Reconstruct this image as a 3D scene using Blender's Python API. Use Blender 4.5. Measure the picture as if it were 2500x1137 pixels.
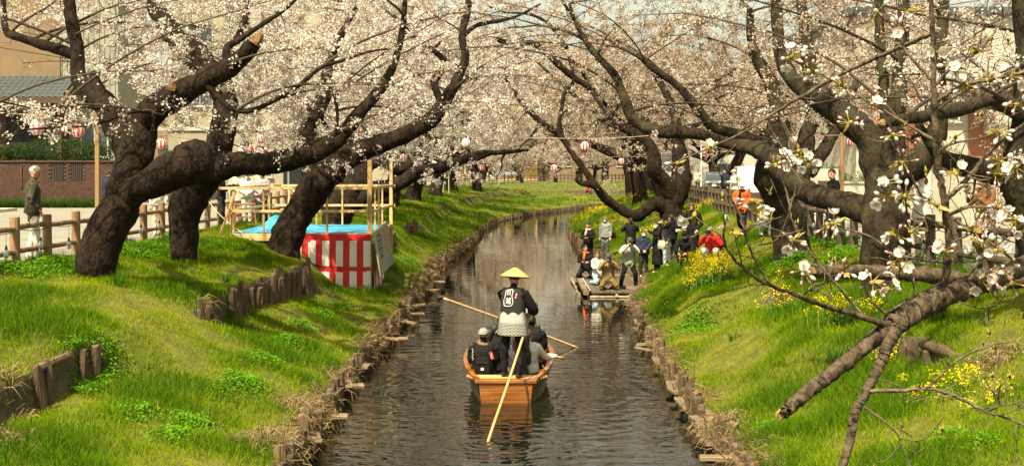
import bpy, bmesh, math, random
import numpy as np
from mathutils import Vector, Matrix, noise as mnoise
SC = bpy.context.scene
COL = SC.collection
for _o in list(bpy.data.objects): bpy.data.objects.remove(_o)
R = math.radians
# ------------------------------------------------------------------ camera, light
FOC, CAMZ, HY = 3200.0, 3.85, 412.0          # focal length in photo pixels, eye height over the water, horizon row
cd = bpy.data.cameras.new("camera"); cam = bpy.data.objects.new("camera", cd); COL.objects.link(cam)
cam.location = (0, 0, CAMZ); cam.rotation_euler = (R(90), 0, 0)
cd.sensor_width = 36.0; cd.lens = 36.0*FOC/2500.0
cd.shift_y = -(1137/2 - HY)/2500.0
cd.clip_start = 0.1; cd.clip_end = 3000
cd.dof.use_dof = True; cd.dof.focus_distance = 22.0; cd.dof.aperture_fstop = 40.0
SC.camera = cam
SUN_EL, SUN_AZ = 57.0, 206.0                 # azimuth clockwise from +Y, where the sun stands
sdir = Vector((math.sin(R(SUN_AZ))*math.cos(R(SUN_EL)), math.cos(R(SUN_AZ))*math.cos(R(SUN_EL)), math.sin(R(SUN_EL))))
ld = bpy.data.lights.new("sun", 'SUN'); ld.energy = 5.0; ld.angle = R(0.6); ld.color = (1.0, 0.89, 0.64)
sun = bpy.data.objects.new("sun", ld); COL.objects.link(sun)
sun.rotation_euler = sdir.to_track_quat('Z', 'Y').to_euler()
w = bpy.data.worlds.new("World"); SC.world = w; w.use_nodes = True
nt = w.node_tree; nt.nodes.clear()
sky = nt.nodes.new('ShaderNodeTexSky'); sky.sky_type = 'NISHITA'; sky.sun_disc = False
sky.sun_elevation = R(SUN_EL); sky.sun_rotation = R(SUN_AZ); sky.air_density = 1.0; sky.dust_density = 3.0; sky.ozone_density = 1.0
tint = nt.nodes.new('ShaderNodeMix'); tint.data_type = 'RGBA'; tint.blend_type = 'MULTIPLY'; tint.inputs[0].default_value = 1.0
tint.inputs[7].default_value = (0.98, 0.95, 0.72, 1)
hsv = nt.nodes.new('ShaderNodeHueSaturation'); hsv.inputs['Saturation'].default_value = .30; hsv.inputs['Value'].default_value = 1.15
bg = nt.nodes.new('ShaderNodeBackground'); bg.inputs[1].default_value = 0.1
wo = nt.nodes.new('ShaderNodeOutputWorld')
nt.links.new(sky.outputs[0], hsv.inputs['Color']); nt.links.new(hsv.outputs[0], tint.inputs[6]); nt.links.new(tint.outputs[2], bg.inputs[0]); nt.links.new(bg.outputs[0], wo.inputs[0])
SC.view_settings.view_transform = 'Standard'; SC.view_settings.look = 'None'
SC.view_settings.exposure = 0.95; SC.view_settings.gamma = 1.0; SC.view_settings.use_curve_mapping = False
SC.cycles.max_bounces = 7; SC.cycles.diffuse_bounces = 3; SC.cycles.glossy_bounces = 3; SC.cycles.transmission_bounces = 4
SC.cycles.transparent_max_bounces = 6; SC.cycles.sample_clamp_indirect = 6; SC.cycles.caustics_reflective = False; SC.cycles.caustics_refractive = False

def P(px, py, d):                            # a photo pixel at a distance -> a point of the place
    return Vector(((px-1250)*d/FOC, d, CAMZ-(py-HY)*d/FOC))
def proj(v):
    v = np.asarray(v); d = np.maximum(v[..., 1], .05)
    return 1250+v[..., 0]*FOC/d, HY+(CAMZ-v[..., 2])*FOC/d, d
rng = np.random.default_rng(7); rnd = random.Random(7)

# ------------------------------------------------------------------ object helpers
def tag(o, label=None, cat=None, group=None, kind=None):
    if label: o['label'] = label
    if cat: o['category'] = cat
    if group: o['group'] = group
    if kind: o['kind'] = kind
    return o
def empty(name, loc, rz=0.0, label=None, cat=None, group=None):
    o = bpy.data.objects.new(name, None); COL.objects.link(o); o.empty_display_size = .1
    o.location = loc; o.rotation_euler = (0, 0, rz)
    return tag(o, label, cat, group)
def children(o): return [c for c in bpy.data.objects if c.parent == o]
def copy_tree(o, parent=None, kids=None):
    c = o.copy(); COL.objects.link(c); c.parent = parent
    for ch in (o.children if kids is None else kids): copy_tree(ch, c)
    return c
def np_mesh(name, V, faces, mats, cols=None, midx=None, smooth=False, uv=None):
    me = bpy.data.meshes.new(name); V = np.asarray(V, np.float32)
    me.vertices.add(len(V)); me.vertices.foreach_set('co', V.ravel())
    faces = [np.asarray(f, np.int32) for f in faces if len(f)]
    lv = np.concatenate([f.ravel() for f in faces]); tot = np.concatenate([np.full(len(f), f.shape[1], np.int32) for f in faces])
    me.loops.add(len(lv)); me.loops.foreach_set('vertex_index', lv)
    me.polygons.add(len(tot)); st = np.concatenate([[0], np.cumsum(tot)[:-1]]).astype(np.int32)
    me.polygons.foreach_set('loop_start', st)
    if midx is not None: me.polygons.foreach_set('material_index', np.asarray(midx, np.int32))
    me.polygons.foreach_set('use_smooth', np.full(len(tot), smooth))
    if cols is not None:
        a = me.color_attributes.new('col', 'FLOAT_COLOR', 'POINT'); C4 = np.ones((len(V), 4), np.float32); C4[:, :3] = cols
        a.data.foreach_set('color', C4.ravel())
    if uv is not None:
        ul = me.uv_layers.new(name='UVMap'); ul.data.foreach_set('uv', np.asarray(uv, np.float32)[lv].ravel())
    for m in (mats if isinstance(mats, (list, tuple)) else [mats]): me.materials.append(m)
    me.update(calc_edges=True); me.validate()
    return me
def obj(name, me, parent=None, loc=None):
    o = bpy.data.objects.new(name, me); COL.objects.link(o)
    if parent: o.parent = parent
    if loc is not None: o.location = loc
    return o

def frames(pts):
    pts = np.asarray(pts, float); T = np.gradient(pts, axis=0); T /= np.linalg.norm(T, axis=1)[:, None]+1e-9
    ref = np.array([0, 0, 1.]) if abs(T[0][2]) < .9 else np.array([1., 0, 0])
    N = np.zeros_like(T); n = np.cross(T[0], ref); n /= np.linalg.norm(n); N[0] = n
    for i in range(1, len(T)):
        n = n-T[i]*np.dot(n, T[i]); n /= np.linalg.norm(n)+1e-9; N[i] = n
    return T, N, np.cross(T, N)
def tube_arrays(pts, rad, n, cap=True, gnarl=0.0, gs=3.0, seed=0.0):
    pts = np.asarray(pts, float); rad = np.broadcast_to(np.asarray(rad, float), (len(pts),))
    T, N, B = frames(pts); a = np.arange(n)*2*np.pi/n
    ring = N[:, None, :]*np.cos(a)[None, :, None]+B[:, None, :]*np.sin(a)[None, :, None]
    r = np.repeat(rad[:, None], n, 1)
    if gnarl:
        base = pts[:, None, :]+ring*r[:, :, None]
        for i in range(len(pts)):
            for j in range(n):
                p = base[i, j]; q = Vector((p[0]*gs+seed, p[1]*gs, p[2]*gs*.55))
                r[i, j] *= 1+gnarl*(mnoise.noise(q)+.55*mnoise.noise(q*2.7)+.3*mnoise.noise(q*6.1))
    V = (pts[:, None, :]+ring*r[:, :, None]).reshape(-1, 3)
    i = np.arange(len(pts)-1)[:, None]*n; j = np.arange(n)[None, :]; k = (j+1) % n
    F = np.stack([i+j, i+k, i+n+k, i+n+j], -1).reshape(-1, 4)
    tris = []
    if cap:
        V = np.vstack([V, pts[:1], pts[-1:]]); c0 = len(V)-2; c1 = len(V)-1; L = (len(pts)-1)*n
        tris = [[c0, (q+1) % n, q] for q in range(n)]+[[c1, L+q, L+(q+1) % n] for q in range(n)]
    return V, F, np.array(tris, int).reshape(-1, 3)
def spline(pts, m):
    """Catmull-Rom through rows of any width; m samples per span"""
    p = np.asarray(pts, float)
    if len(p) < 3:
        t = np.linspace(0, 1, m*(len(p)-1)+1)[:, None]; return p[0]*(1-t)+p[-1]*t
    q = np.vstack([2*p[0]-p[1], p, 2*p[-1]-p[-2]]); out = []
    for i in range(1, len(q)-2):
        a, b, c, d = q[i-1:i+3]
        for t in np.arange(m)/m:
            out.append(.5*((2*b)+(c-a)*t+(2*a-5*b+4*c-d)*t*t+(3*b-a-3*c+d)*t**3))
    out.append(p[-1]); return np.array(out)

class MB:
    def __init__(s): s.v, s.f, s.m, s.n = [], [], [], 0
    def add(s, V, F, mat=0):
        s.v.append(np.asarray(V, float).reshape(-1, 3))
        for q in F: s.f.append(tuple(int(i)+s.n for i in q)); s.m.append(mat)
        s.n += len(s.v[-1]); return s
    def box(s, c, size, rot=None, mat=0, taper=1.0):
        x, y, z = (k/2 for k in size)
        V = np.array([[-x, -y, -z], [x, -y, -z], [x, y, -z], [-x, y, -z], [-x*taper, -y*taper, z], [x*taper, -y*taper, z], [x*taper, y*taper, z], [-x*taper, y*taper, z]])
        if rot is not None:
            M = np.array((Matrix.Rotation(rot, 3, 'Z') if isinstance(rot, (int, float)) else rot)); V = V@M.T
        return s.add(V+np.asarray(c, float), [(0, 3, 2, 1), (4, 5, 6, 7), (0, 1, 5, 4), (1, 2, 6, 5), (2, 3, 7, 6), (3, 0, 4, 7)], mat)
    def bar(s, a, b, w_, t_, mat=0, up=(0, 0, 1)):
        a, b = Vector(a), Vector(b); d = b-a; L = d.length; d.normalize(); u = Vector(up)
        if abs(d.dot(u)) > .98: u = Vector((0, 1, 0))
        x = d.cross(u).normalized(); z = x.cross(d)
        return s.box((a+b)/2, (w_, L, t_), np.array([[x[i], d[i], z[i]] for i in range(3)]), mat)
    def tube(s, pts, rad, n=8, mat=0, cap=True, gnarl=0, gs=3.0, seed=0.):
        V, F, Tt = tube_arrays(pts, rad, n, cap, gnarl, gs, seed); k = s.n; s.add(V, F, mat)
        for q in Tt: s.f.append(tuple(int(i)+k for i in q)); s.m.append(mat)
        return s
    def cyl(s, a, b, r0, r1=None, n=10, mat=0): return s.tube([a, b], [r0, r0 if r1 is None else r1], n, mat)
    def ell(s, c, r, nu=12, nv=8, mat=0, rot=None, top=1.0, bot=-1.0):
        V, F = [], []; ph = np.linspace(math.asin(bot), math.asin(top), nv+1)
        for p in ph:
            for q in range(nu):
                a = 2*np.pi*q/nu; V.append((r[0]*math.cos(p)*math.cos(a), r[1]*math.cos(p)*math.sin(a), r[2]*math.sin(p)))
        for i in range(nv):
            for q in range(nu): k = (q+1) % nu; F.append((i*nu+q, i*nu+k, (i+1)*nu+k, (i+1)*nu+q))
        V = np.array(V)
        if rot is not None: V = V@np.array(rot).T
        return s.add(V+np.asarray(c, float), F, mat)
    def lathe(s, prof, n=16, c=(0, 0, 0), mat=0, rot=None, mats=None):
        V, F, M = [], [], []
        for r, z in prof:
            for q in range(n): a = 2*np.pi*q/n; V.append((r*math.cos(a), r*math.sin(a), z))
        V = np.array(V, float)
        if rot is not None: V = V@np.array(rot).T
        k0 = s.n; s.add(V+np.asarray(c, float), [], mat)
        for i in range(len(prof)-1):
            for q in range(n):
                k = (q+1) % n; s.f.append((k0+i*n+q, k0+i*n+k, k0+(i+1)*n+k, k0+(i+1)*n+q)); s.m.append(mats(q, i) if mats else mat)
        return s
    def grid(s, G, mat=0, flip=False):
        G = np.asarray(G, float); a, b = G.shape[:2]; F = []
        for i in range(a-1):
            for j in range(b-1):
                q = (i*b+j, i*b+j+1, (i+1)*b+j+1, (i+1)*b+j); F.append(q[::-1] if flip else q)
        return s.add(G.reshape(-1, 3), F, mat)
    def mesh(s, name, mats, off=None, smooth=False, bevel=0.0):
        V = np.vstack(s.v)
        if off is not None: V = V-np.asarray(off, float)
        me = bpy.data.meshes.new(name); me.from_pydata(V.tolist(), [], s.f)
        for m in (mats if isinstance(mats, (list, tuple)) else [mats]): me.materials.append(m)
        me.polygons.foreach_set('material_index', s.m)
        if bevel:
            bm = bmesh.new(); bm.from_mesh(me)
            bmesh.ops.bevel(bm, geom=[e for e in bm.edges if len(e.link_faces) == 2 and e.calc_face_angle(0) > .6], offset=bevel, segments=1, affect='EDGES'); bm.to_mesh(me); bm.free()
        me.polygons.foreach_set('use_smooth', [bool(smooth)]*len(me.polygons)); me.update(); return me
    def build(s, name, mats, parent=None, smooth=False, bevel=0.0, world=True, loc=None):
        """parts: with world=True the points are world points and the (unrotated) parent's location is taken off"""
        off = None
        if parent is not None and world: off = Vector(parent.location) if parent.parent is None else Vector(parent.location)+Vector(parent.parent.location)
        if parent is None and loc is not None: off = loc
        return obj(name, s.mesh(name, mats, off, smooth, bevel), parent, loc if parent is None else None)

# ------------------------------------------------------------------ materials
MATS = {}
def M(name, c1, c2=None, scale=6.0, rough=.7, bump=0.0, bscale=None, stretch=(1, 1, 1), metal=0.0, detail=5, spec=.5, lo=.35, hi=.65, coat=0, coords='Object'):
    if name in MATS: return MATS[name]
    m = bpy.data.materials.new(name); m.use_nodes = True; n = m.node_tree.nodes; l = m.node_tree.links
    b = n['Principled BSDF']; b.inputs['Base Color'].default_value = (*c1, 1); b.inputs['Roughness'].default_value = rough
    b.inputs['Metallic'].default_value = metal; b.inputs['Specular IOR Level'].default_value = spec; b.inputs['Coat Weight'].default_value = coat
    tc = n.new('ShaderNodeTexCoord'); mp = n.new('ShaderNodeMapping'); mp.inputs['Scale'].default_value = stretch; l.new(tc.outputs[coords], mp.inputs[0])
    if c2 is not None:
        t = n.new('ShaderNodeTexNoise'); t.inputs['Scale'].default_value = scale; t.inputs['Detail'].default_value = detail; t.inputs['Roughness'].default_value = .62
        l.new(mp.outputs[0], t.inputs[0]); r = n.new('ShaderNodeValToRGB'); l.new(t.outputs[0], r.inputs[0])
        r.color_ramp.elements[0].position = lo; r.color_ramp.elements[1].position = hi
        r.color_ramp.elements[0].color = (*c1, 1); r.color_ramp.elements[1].color = (*c2, 1); l.new(r.outputs[0], b.inputs['Base Color'])
    if bump:
        t2 = n.new('ShaderNodeTexNoise'); t2.inputs['Scale'].default_value = bscale or scale*3; t2.inputs['Detail'].default_value = 6; l.new(mp.outputs[0], t2.inputs[0])
        bp = n.new('ShaderNodeBump'); bp.inputs['Strength'].default_value = min(1, bump); bp.inputs['Distance'].default_value = .02*max(1, bump); l.new(t2.outputs[0], bp.inputs['Height']); l.new(bp.outputs[0], b.inputs['Normal'])
    MATS[name] = m; return m
def leafy(name, trans=.4, rough=.6, spec=.2):
    """petals and blades: colour from the 'col' attribute, light passes through"""
    m = bpy.data.materials.new(name); m.use_nodes = True; n = m.node_tree.nodes; l = m.node_tree.links; b = n['Principled BSDF']
    at = n.new('ShaderNodeAttribute'); at.attribute_name = 'col'; b.inputs['Roughness'].default_value = rough; b.inputs['Specular IOR Level'].default_value = spec
    tr = n.new('ShaderNodeBsdfTranslucent'); mx = n.new('ShaderNodeMixShader'); mx.inputs[0].default_value = trans
    l.new(at.outputs['Color'], b.inputs['Base Color']); l.new(at.outputs['Color'], tr.inputs[0]); l.new(b.outputs[0], mx.inputs[1]); l.new(tr.outputs[0], mx.inputs[2])
    l.new(mx.outputs[0], n['Material Output'].inputs[0]); MATS[name] = m; return m
m_petal = leafy('petal', .4, .6, .2); m_blade = leafy('blade', .38, .85, .04); m_straw = leafy('straw', .15, .8, .1)
# ------------------------------------------------------------------ the river bed and its banks
YS = np.arange(-30, 700, .5)
def _sm(Y, X, k=9):
    v = np.interp(YS, Y, X); kk = np.ones(k)/k; return np.convolve(np.pad(v, k//2, mode='edge'), kk, 'valid')
_xl = _sm([-30, 17, 23, 30, 34, 41, 50, 58, 65, 83, 96, 109, 123, 132, 140, 150, 156, 162, 170], [-2.8, -2.82, -2.96, -2.78, -2.8, -2.72, -2.85, -2.5, -2.1, -1.8, -.9, 1.7, 5.8, 8.8, 14, 25, 50, 150, 600])
_xr = _sm([-30, 17, 20.6, 24, 27.5, 32, 35.5, 38, 39.5, 46, 50, 69, 80, 90, 100, 110, 118, 122, 126, 131], [2.8, 2.87, 2.83, 2.92, 3.0, 3.2, 3.3, 3.6, 4.25, 4.25, 3.6, 3.3, 3.5, 4.0, 5.2, 8, 13, 25, 80, 600])
_fl = _sm([-30, 120, 135, 150, 165, 175, 180, 186], [-8.75, -8.7, -8.3, -7.2, -5, 6, 25, 600])
_fr = _sm([-30, 15, 20, 25, 30, 45, 65, 90, 100, 108, 114, 118, 122], [8.2, 7.75, 7.4, 7.1, 7.2, 8.0, 8.7, 10, 11.5, 14.5, 24, 60, 600])
def xl(y): return np.interp(y, YS, _xl)
def xr(y): return np.interp(y, YS, _xr)
def fl(y): return np.interp(y, YS, _fl)
def fr(y): return np.interp(y, YS, _fr)
STREET = 2.15
def terr_l(y): # terrace edge: distance from the water, low, high, width of the step
    ut = np.interp(y, [14, 17, 22, 26, 30, 31, 33, 36, 42, 56, 74, 91, 118, 145, 170], [3.25, 3.15, 2.6, 2.35, 2.05, 2.1, 3.0, 2.9, 1.35, 1.9, 2.5, 2.9, 6.5, 17, 40])
    zt = np.interp(y, [14, 17, 22, 30, 33, 36, 42, 56, 90], [1.34, 1.36, 1.46, 1.6, 1.72, 1.7, 1.5, 1.42, 1.4])
    zb = np.interp(y, [14, 17, 22, 30, 33, 36, 42, 56, 90], [.86, .88, .95, 1.02, .72, .68, 1.0, .94, .92])
    w_ = np.interp(y, [10, 18.2, 19.3, 22.0, 22.6, 30.6, 32, 40, 41.5, 49, 50, 53, 54, 60, 61, 200], [.06, .06, 1.3, 1.3, .06, .06, 1.2, 1.0, .06, .06, .5, .5, .06, .06, .5, .5])
    return ut, zb, zt, w_
def terr_r(y):
    ut = np.interp(y, [14, 18, 25, 30, 60], [2.9, 2.75, 2.4, 2.3, 3.0]); zt = np.interp(y, [14, 18, 25, 40, 90], [1.45, 1.45, 1.5, 1.35, 1.4])
    w_ = np.interp(y, [10, 16.2, 16.8, 18.8, 19.4, 24, 24.4, 26.6, 27.2, 200], [1.2, 1.2, .06, .06, 1.2, 1.2, .06, .06, 1.3, 1.3])
    return ut, zt-.36, zt, w_
def bump_z(x, y): return .05*np.sin(x*1.7+y*.6)+.035*np.sin(x*3.1-y*1.3+1)+.02*np.sin(x*5.3+y*4.1)
def hgt(x, y):
    """height of the ground at a point (water = 0)"""
    x, y = np.asarray(x, float), np.asarray(y, float)
    def side(u, uf, T):
        ut, zb, zt, w_ = T; ut = np.minimum(ut, np.maximum(uf-.9, .5)); a = np.maximum(ut-w_, .3)
        z = np.where(u < a, .34+(zb-.34)*np.clip(u/a, 0, 1)**1.1, np.where(u < ut, zb+(zt-zb)*(u-a)/np.maximum(ut-a, 1e-3), zt+(STREET-.03-zt)*np.clip((u-ut)/np.maximum(uf-.3-ut, .1), 0, 1)**.8))
        amt = np.clip(u/.4, 0, 1)*np.clip((uf-u)/.6, 0, 1)
        return np.where(u >= uf-.02, STREET, z+bump_z(x, y)*amt)
    L = side(xl(y)-x, xl(y)-fl(y), terr_l(y)); Rr = side(x-xr(y), fr(y)-xr(y), terr_r(y))
    return np.where(x < xl(y), L, np.where(x > xr(y), Rr, -.7))
def ground_hit(px, py):
    d = np.arange(12, 300, .05); X = (px-1250)*d/FOC; Z = CAMZ-(py-HY)*d/FOC; G = hgt(X, d)
    k = np.argmax(Z <= G); return Vector((X[k], d[k], float(G[k])))
def plane_hit(px, py, z):
    d = (CAMZ-z)*FOC/(py-HY); return Vector(((px-1250)*d/FOC, d, z))
yrows = np.concatenate([np.arange(-6, 8, 1.0), np.arange(8, 45, .25), np.arange(45, 100, .6), np.arange(100, 190, 1.2), np.arange(190, 240, 8)])
m_soil = M('grass_soil', (.060, .066, .006), (.13, .135, .008), scale=3.0, rough=.95, bump=1.0, bscale=40)
m_road = M('street_asphalt', (.20, .185, .15), (.27, .25, .205), scale=1.2, rough=.9, bump=.3, bscale=60, detail=8)
m_kerbside = M('earth_edge', (.05, .036, .02), (.11, .085, .045), scale=8, rough=.95, bump=1.0, bscale=25)
def bank(name, side):
    G = []
    for y in yrows:
        e, f, T = (xl(y), fl(y), terr_l(y)) if side < 0 else (xr(y), fr(y), terr_r(y))
        uf = abs(f-e) if (f-e)*side > 0 else 1.0
        ut = min(float(T[0]), uf-.9); a = max(ut-float(T[3]), .3)
        us = np.concatenate([[0.0, .02], np.linspace(.08, a, 12)[:], np.linspace(a, ut, 4)[1:], np.linspace(ut, uf, 12)[1:]])
        X = e+side*us; Z = hgt(X-side*1e-4*(us > a), np.full_like(X, y)); Z[-1] = STREET-.004; row = [(e, y, -.9)]+[(x, y, z) for x, z in zip(X, Z)]
        row[1] = (e, y, .3); G.append(row)
    b = MB(); b.grid(G, 0, flip=(side > 0))
    nn = len(G[0])-1; b.m = [1 if (i % nn) == 0 else 0 for i in range(len(b.m))]
    o = b.build(name, [m_soil, m_kerbside], smooth=True); tag(o, kind='structure')
    for p in o.data.polygons:
        if abs(p.normal.z) < .45: p.material_index = 1     # bare earth where the bank is stepped
    return o
bank('grass_bank', -1); bank('grass_bank', 1)
def street(name, side):
    G = []
    for y in np.concatenate([[-30, 0], yrows[yrows < 186], [260, 700]]):
        f = fl(y) if side < 0 else fr(y)
        if side < 0: G.append([(min(f, 400), y, STREET), (min(f, 400)-3, y, STREET), (-400, y, STREET)])
        else:
            if y > 122: break
            G.append([(min(f, 300), y, STREET), (min(f, 300)+3, y, STREET), (420, y, STREET)])
    b = MB(); b.grid(G, 0, flip=(side > 0)); return tag(b.build(name, m_road), kind='structure')
street('street', -1); street('street', 1)
b = MB(); b.box((0, 300, -1.0), (1600, 1400, .1)); tag(b.build('river_bed', M('river_mud', (.03, .028, .018), rough=1)), kind='structure')
# water: dark, glossy, with long low ripples and a fan of rings round the boat and its pole
def make_water():
    m = bpy.data.materials.new('river_water'); m.use_nodes = True; n = m.node_tree.nodes; l = m.node_tree.links; b = n['Principled BSDF']
    b.inputs['Base Color'].default_value = (.004, .006, .0035, 1); b.inputs['Roughness'].default_value = .012; b.inputs['IOR'].default_value = 1.33; b.inputs['Specular IOR Level'].default_value = .75
    tc = n.new('ShaderNodeTexCoord')
    def nz(sx, sy, sc, det, rot=0):
        mp = n.new('ShaderNodeMapping'); mp.inputs['Scale'].default_value = (sx, sy, 1); mp.inputs['Rotation'].default_value = (0, 0, rot); l.new(tc.outputs['Object'], mp.inputs[0])
        t = n.new('ShaderNodeTexNoise'); t.inputs['Scale'].default_value = sc; t.inputs['Detail'].default_value = det; t.inputs['Roughness'].default_value = .5; t.inputs['Distortion'].default_value = .4; l.new(mp.outputs[0], t.inputs[0]); return t.outputs[0]
    def mth(op, a, c=None):
        q = n.new('ShaderNodeMath'); q.operation = op
        for i, s_ in enumerate((a, c)):
            if s_ is None: continue
            if isinstance(s_, (int, float)): q.inputs[i].default_value = s_
            else: l.new(s_, q.inputs[i])
        return q.outputs[0]
    h = mth('ADD', mth('MULTIPLY', nz(.45, 1.5, 1.5, 1), 1.0), mth('MULTIPLY', nz(.8, 2.6, 3.4, 1, .12), .30))
    def rings(cx, cy, freq, fall):
        mp = n.new('ShaderNodeMapping'); mp.inputs['Location'].default_value = (-cx, -cy, 0); l.new(tc.outputs['Object'], mp.inputs[0])
        ln = n.new('ShaderNodeVectorMath'); ln.operation = 'LENGTH'; l.new(mp.outputs[0], ln.inputs[0]); d = ln.outputs['Value']
        s_ = mth('SINE', mth('MULTIPLY', mth('ADD', d, mth('MULTIPLY', nz(1, 1, .9, 2), .55)), freq)); e = mth('POWER', 2.718, mth('MULTIPLY', d, -fall)); return mth('MULTIPLY', s_, e)
    h = mth('ADD', h, mth('MULTIPLY', rings(-.1, 22.6, 17.0, .22), .26)); h = mth('ADD', h, mth('MULTIPLY', rings(-.36, 18.4, 24.0, .5), .22))
    # calmer far up the river
    sp = n.new('ShaderNodeSeparateXYZ'); l.new(tc.outputs['Object'], sp.inputs[0]); mr = n.new('ShaderNodeMapRange'); l.new(sp.outputs[1], mr.inputs[0])
    mr.inputs[1].default_value = 18; mr.inputs[2].default_value = 44; mr.inputs[3].default_value = .46; mr.inputs[4].default_value = .09
    pt = n.new('ShaderNodeMapRange'); l.new(nz(.35, .5, .55, 2, .4), pt.inputs[0]); pt.inputs[1].default_value = .36; pt.inputs[2].default_value = .62; pt.inputs[3].default_value = .35; pt.inputs[4].default_value = 1.15
    bp = n.new('ShaderNodeBump'); bp.inputs['Distance'].default_value = .034; l.new(mth('MULTIPLY', mr.outputs[0], pt.outputs[0]), bp.inputs['Strength']); l.new(h, bp.inputs['Height']); l.new(bp.outputs[0], b.inputs['Normal']); return m
b = MB(); b.grid([[(-30, -30, 0), (600, -30, 0)], [(-30, 400, 0), (600, 400, 0)]]); tag(b.build('river_water', make_water()), kind='structure')

# ------------------------------------------------------------------ grass
def pnoise(x, y, s, seed):
    g = np.random.default_rng(seed).random((64, 64)); u = np.asarray(x)*s; v = np.asarray(y)*s; i = np.floor(u).astype(int); j = np.floor(v).astype(int); f = u-i; k = v-j
    f = f*f*(3-2*f); k = k*k*(3-2*k); A = lambda a, c: g[a % 64, c % 64]
    return (A(i, j)*(1-f)+A(i+1, j)*f)*(1-k)+(A(i, j+1)*(1-f)+A(i+1, j+1)*f)*k
def tallness(x, y):
    t = pnoise(x, y, .55, 1)*.6+pnoise(x, y, 1.6, 2)*.4
    return t
def bank_points(side, y0, y1, n, r):
    y = y0+(y1-y0)*r.random(n)
    e, f = (xl(y), fl(y)) if side < 0 else (xr(y), fr(y))
    u = r.random(n); x = e+(f-e)*u; keep = ((f-e)*side > .5); return x[keep], y[keep]
def blades(name, pts, hts, wid, cols, lean=.45, r=rng, seg2=True, mat=None):
    n = len(pts); a = r.random(n)*2*np.pi; w_ = np.stack([np.cos(a), np.sin(a), np.zeros(n)], 1)*(wid[:, None]/2)
    b_ = r.random(n)*2*np.pi; ln = (r.random(n)**.7)*lean; dv = np.stack([np.cos(b_)*ln, np.sin(b_)*ln, np.ones(n)], 1); dv /= np.linalg.norm(dv, axis=1)[:, None]
    base = pts-np.array([0, 0, .02]); k = np.arange(n)
    if seg2:
        mid = base+dv*hts[:, None]*.55; d2 = dv+np.stack([np.cos(b_)*ln*1.3, np.sin(b_)*ln*1.3, -ln*.55], 1); tip = mid+d2*hts[:, None]*.5
        V = np.stack([base-w_, base+w_, mid+w_*.8, mid-w_*.8, tip], 1).reshape(-1, 3)
        me = np_mesh(name, V, [np.stack([k*5, k*5+1, k*5+2, k*5+3], 1), np.stack([k*5+3, k*5+2, k*5+4], 1)], mat or m_blade, np.repeat(cols, 5, 0))
    else:
        V = np.stack([base-w_, base+w_, base+dv*hts[:, None]], 1).reshape(-1, 3)
        me = np_mesh(name, V, [np.stack([k*3, k*3+1, k*3+2], 1)], mat or m_blade, np.repeat(cols, 3, 0))
    return tag(obj(name, me), kind='stuff')
LIME, MID, DEEP, DRY = np.array([.345, .345, .003]), np.array([.18, .275, .004]), np.array([.085, .175, .005]), np.array([.30, .22, .06])
def grass_cols(x, y, t, r):
    n = len(x); c = np.where((t < .5)[:, None], LIME+(MID-LIME)*np.clip((t-.25)/.25, 0, 1)[:, None], MID+(DEEP-MID)*np.clip((t-.5)/.16, 0, 1)[:, None])
    c = c*(.72+.56*r.random(n))[:, None]; d = r.random(n) < .03; c[d] = DRY*(.7+.5*r.random(d.sum()))[:, None]; return c
for side in (-1, 1):
    r = np.random.default_rng(11+side)
    for (y0, y1, n, hs, ws, s2) in ((8.5, 22, 115000, 1.0, .009, True), (22, 34, 72000, 1.0, .011, True), (34, 60, 80000, 1.15, .018, False), (60, 120, 50000, 1.2, .04, False), (120, 182, 26000, 1.3, .07, False)):
        x, y = bank_points(side, y0, y1, n, r)
        if not len(x): continue
        if side > 0 and y0 >= 120: continue
        t = tallness(x, y); px_, py_, _ = proj(np.stack([x, y, hgt(x, y)], 1)); k = (px_ > -120) & (px_ < 2620) & (py_ < 1250)
        x, y, t = x[k], y[k], t[k]; h = (.045+.17*np.clip((t-.3)/.4, 0, 1)**1.6)*hs*(.6+.8*r.random(len(x)))
        blades('grass', np.stack([x, y, hgt(x, y)], 1), h, ws*(.6+.8*r.random(len(x))), grass_cols(x, y, t, r), .5, r, s2)
# leafy weeds: low parsley-like patches, each leaf a small folded quad
def leaf_quads(name, C, size, cols, r, flat=.6, mat=None, aspect=.55):
    n = len(C); a = r.random(n)*2*np.pi; el = (r.random(n)-.35)*flat*2
    u = np.stack([np.cos(a)*np.cos(el), np.sin(a)*np.cos(el), np.sin(el)], 1); v = np.stack([-np.sin(a), np.cos(a), (r.random(n)-.5)*.8], 1)
    s_ = size[:, None]; k = np.arange(n)
    V = np.stack([C-u*s_*.5, C+v*s_*aspect*.5+np.array([0, 0, .1])*s_, C+u*s_*.5, C-v*s_*aspect*.5+np.array([0, 0, .1])*s_], 1).reshape(-1, 3)
    return np_mesh(name, V, [np.stack([k*4, k*4+1, k*4+2, k*4+3], 1)], mat or m_blade, np.repeat(cols, 4, 0))
def weeds(spots, name='weeds', colr=((.10, .26, .012), (.17, .34, .02)), dens=1.0):
    r = np.random.default_rng(5); C, S, K = [], [], []
    for px, py, rad, hh in spots:
        g = ground_hit(px, py); n = int(900*rad*rad*6*dens)
        q = r.normal(size=(n, 2))*rad*.5; x = g.x+q[:, 0]; y = g.y+q[:, 1]*1.4; t = r.random(n)
        ok = (x < xl(y)-.1) | (x > xr(y)+.1); x, y, t = x[ok], y[ok], t[ok]
        C.append(np.stack([x, y, hgt(x, y)+hh*t**.6*(1-.5*np.clip(np.hypot(q[ok, 0], q[ok, 1])/rad, 0, 1))+.02], 1)); S.append(.035+.045*r.random(len(x)))
        c = np.array(colr[0])+(np.array(colr[1])-np.array(colr[0]))*r.random(len(x))[:, None]; K.append(c)
    return tag(obj(name, leaf_quads(name, np.vstack(C), np.concatenate(S), np.vstack(K), r)), kind='stuff')
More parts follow.
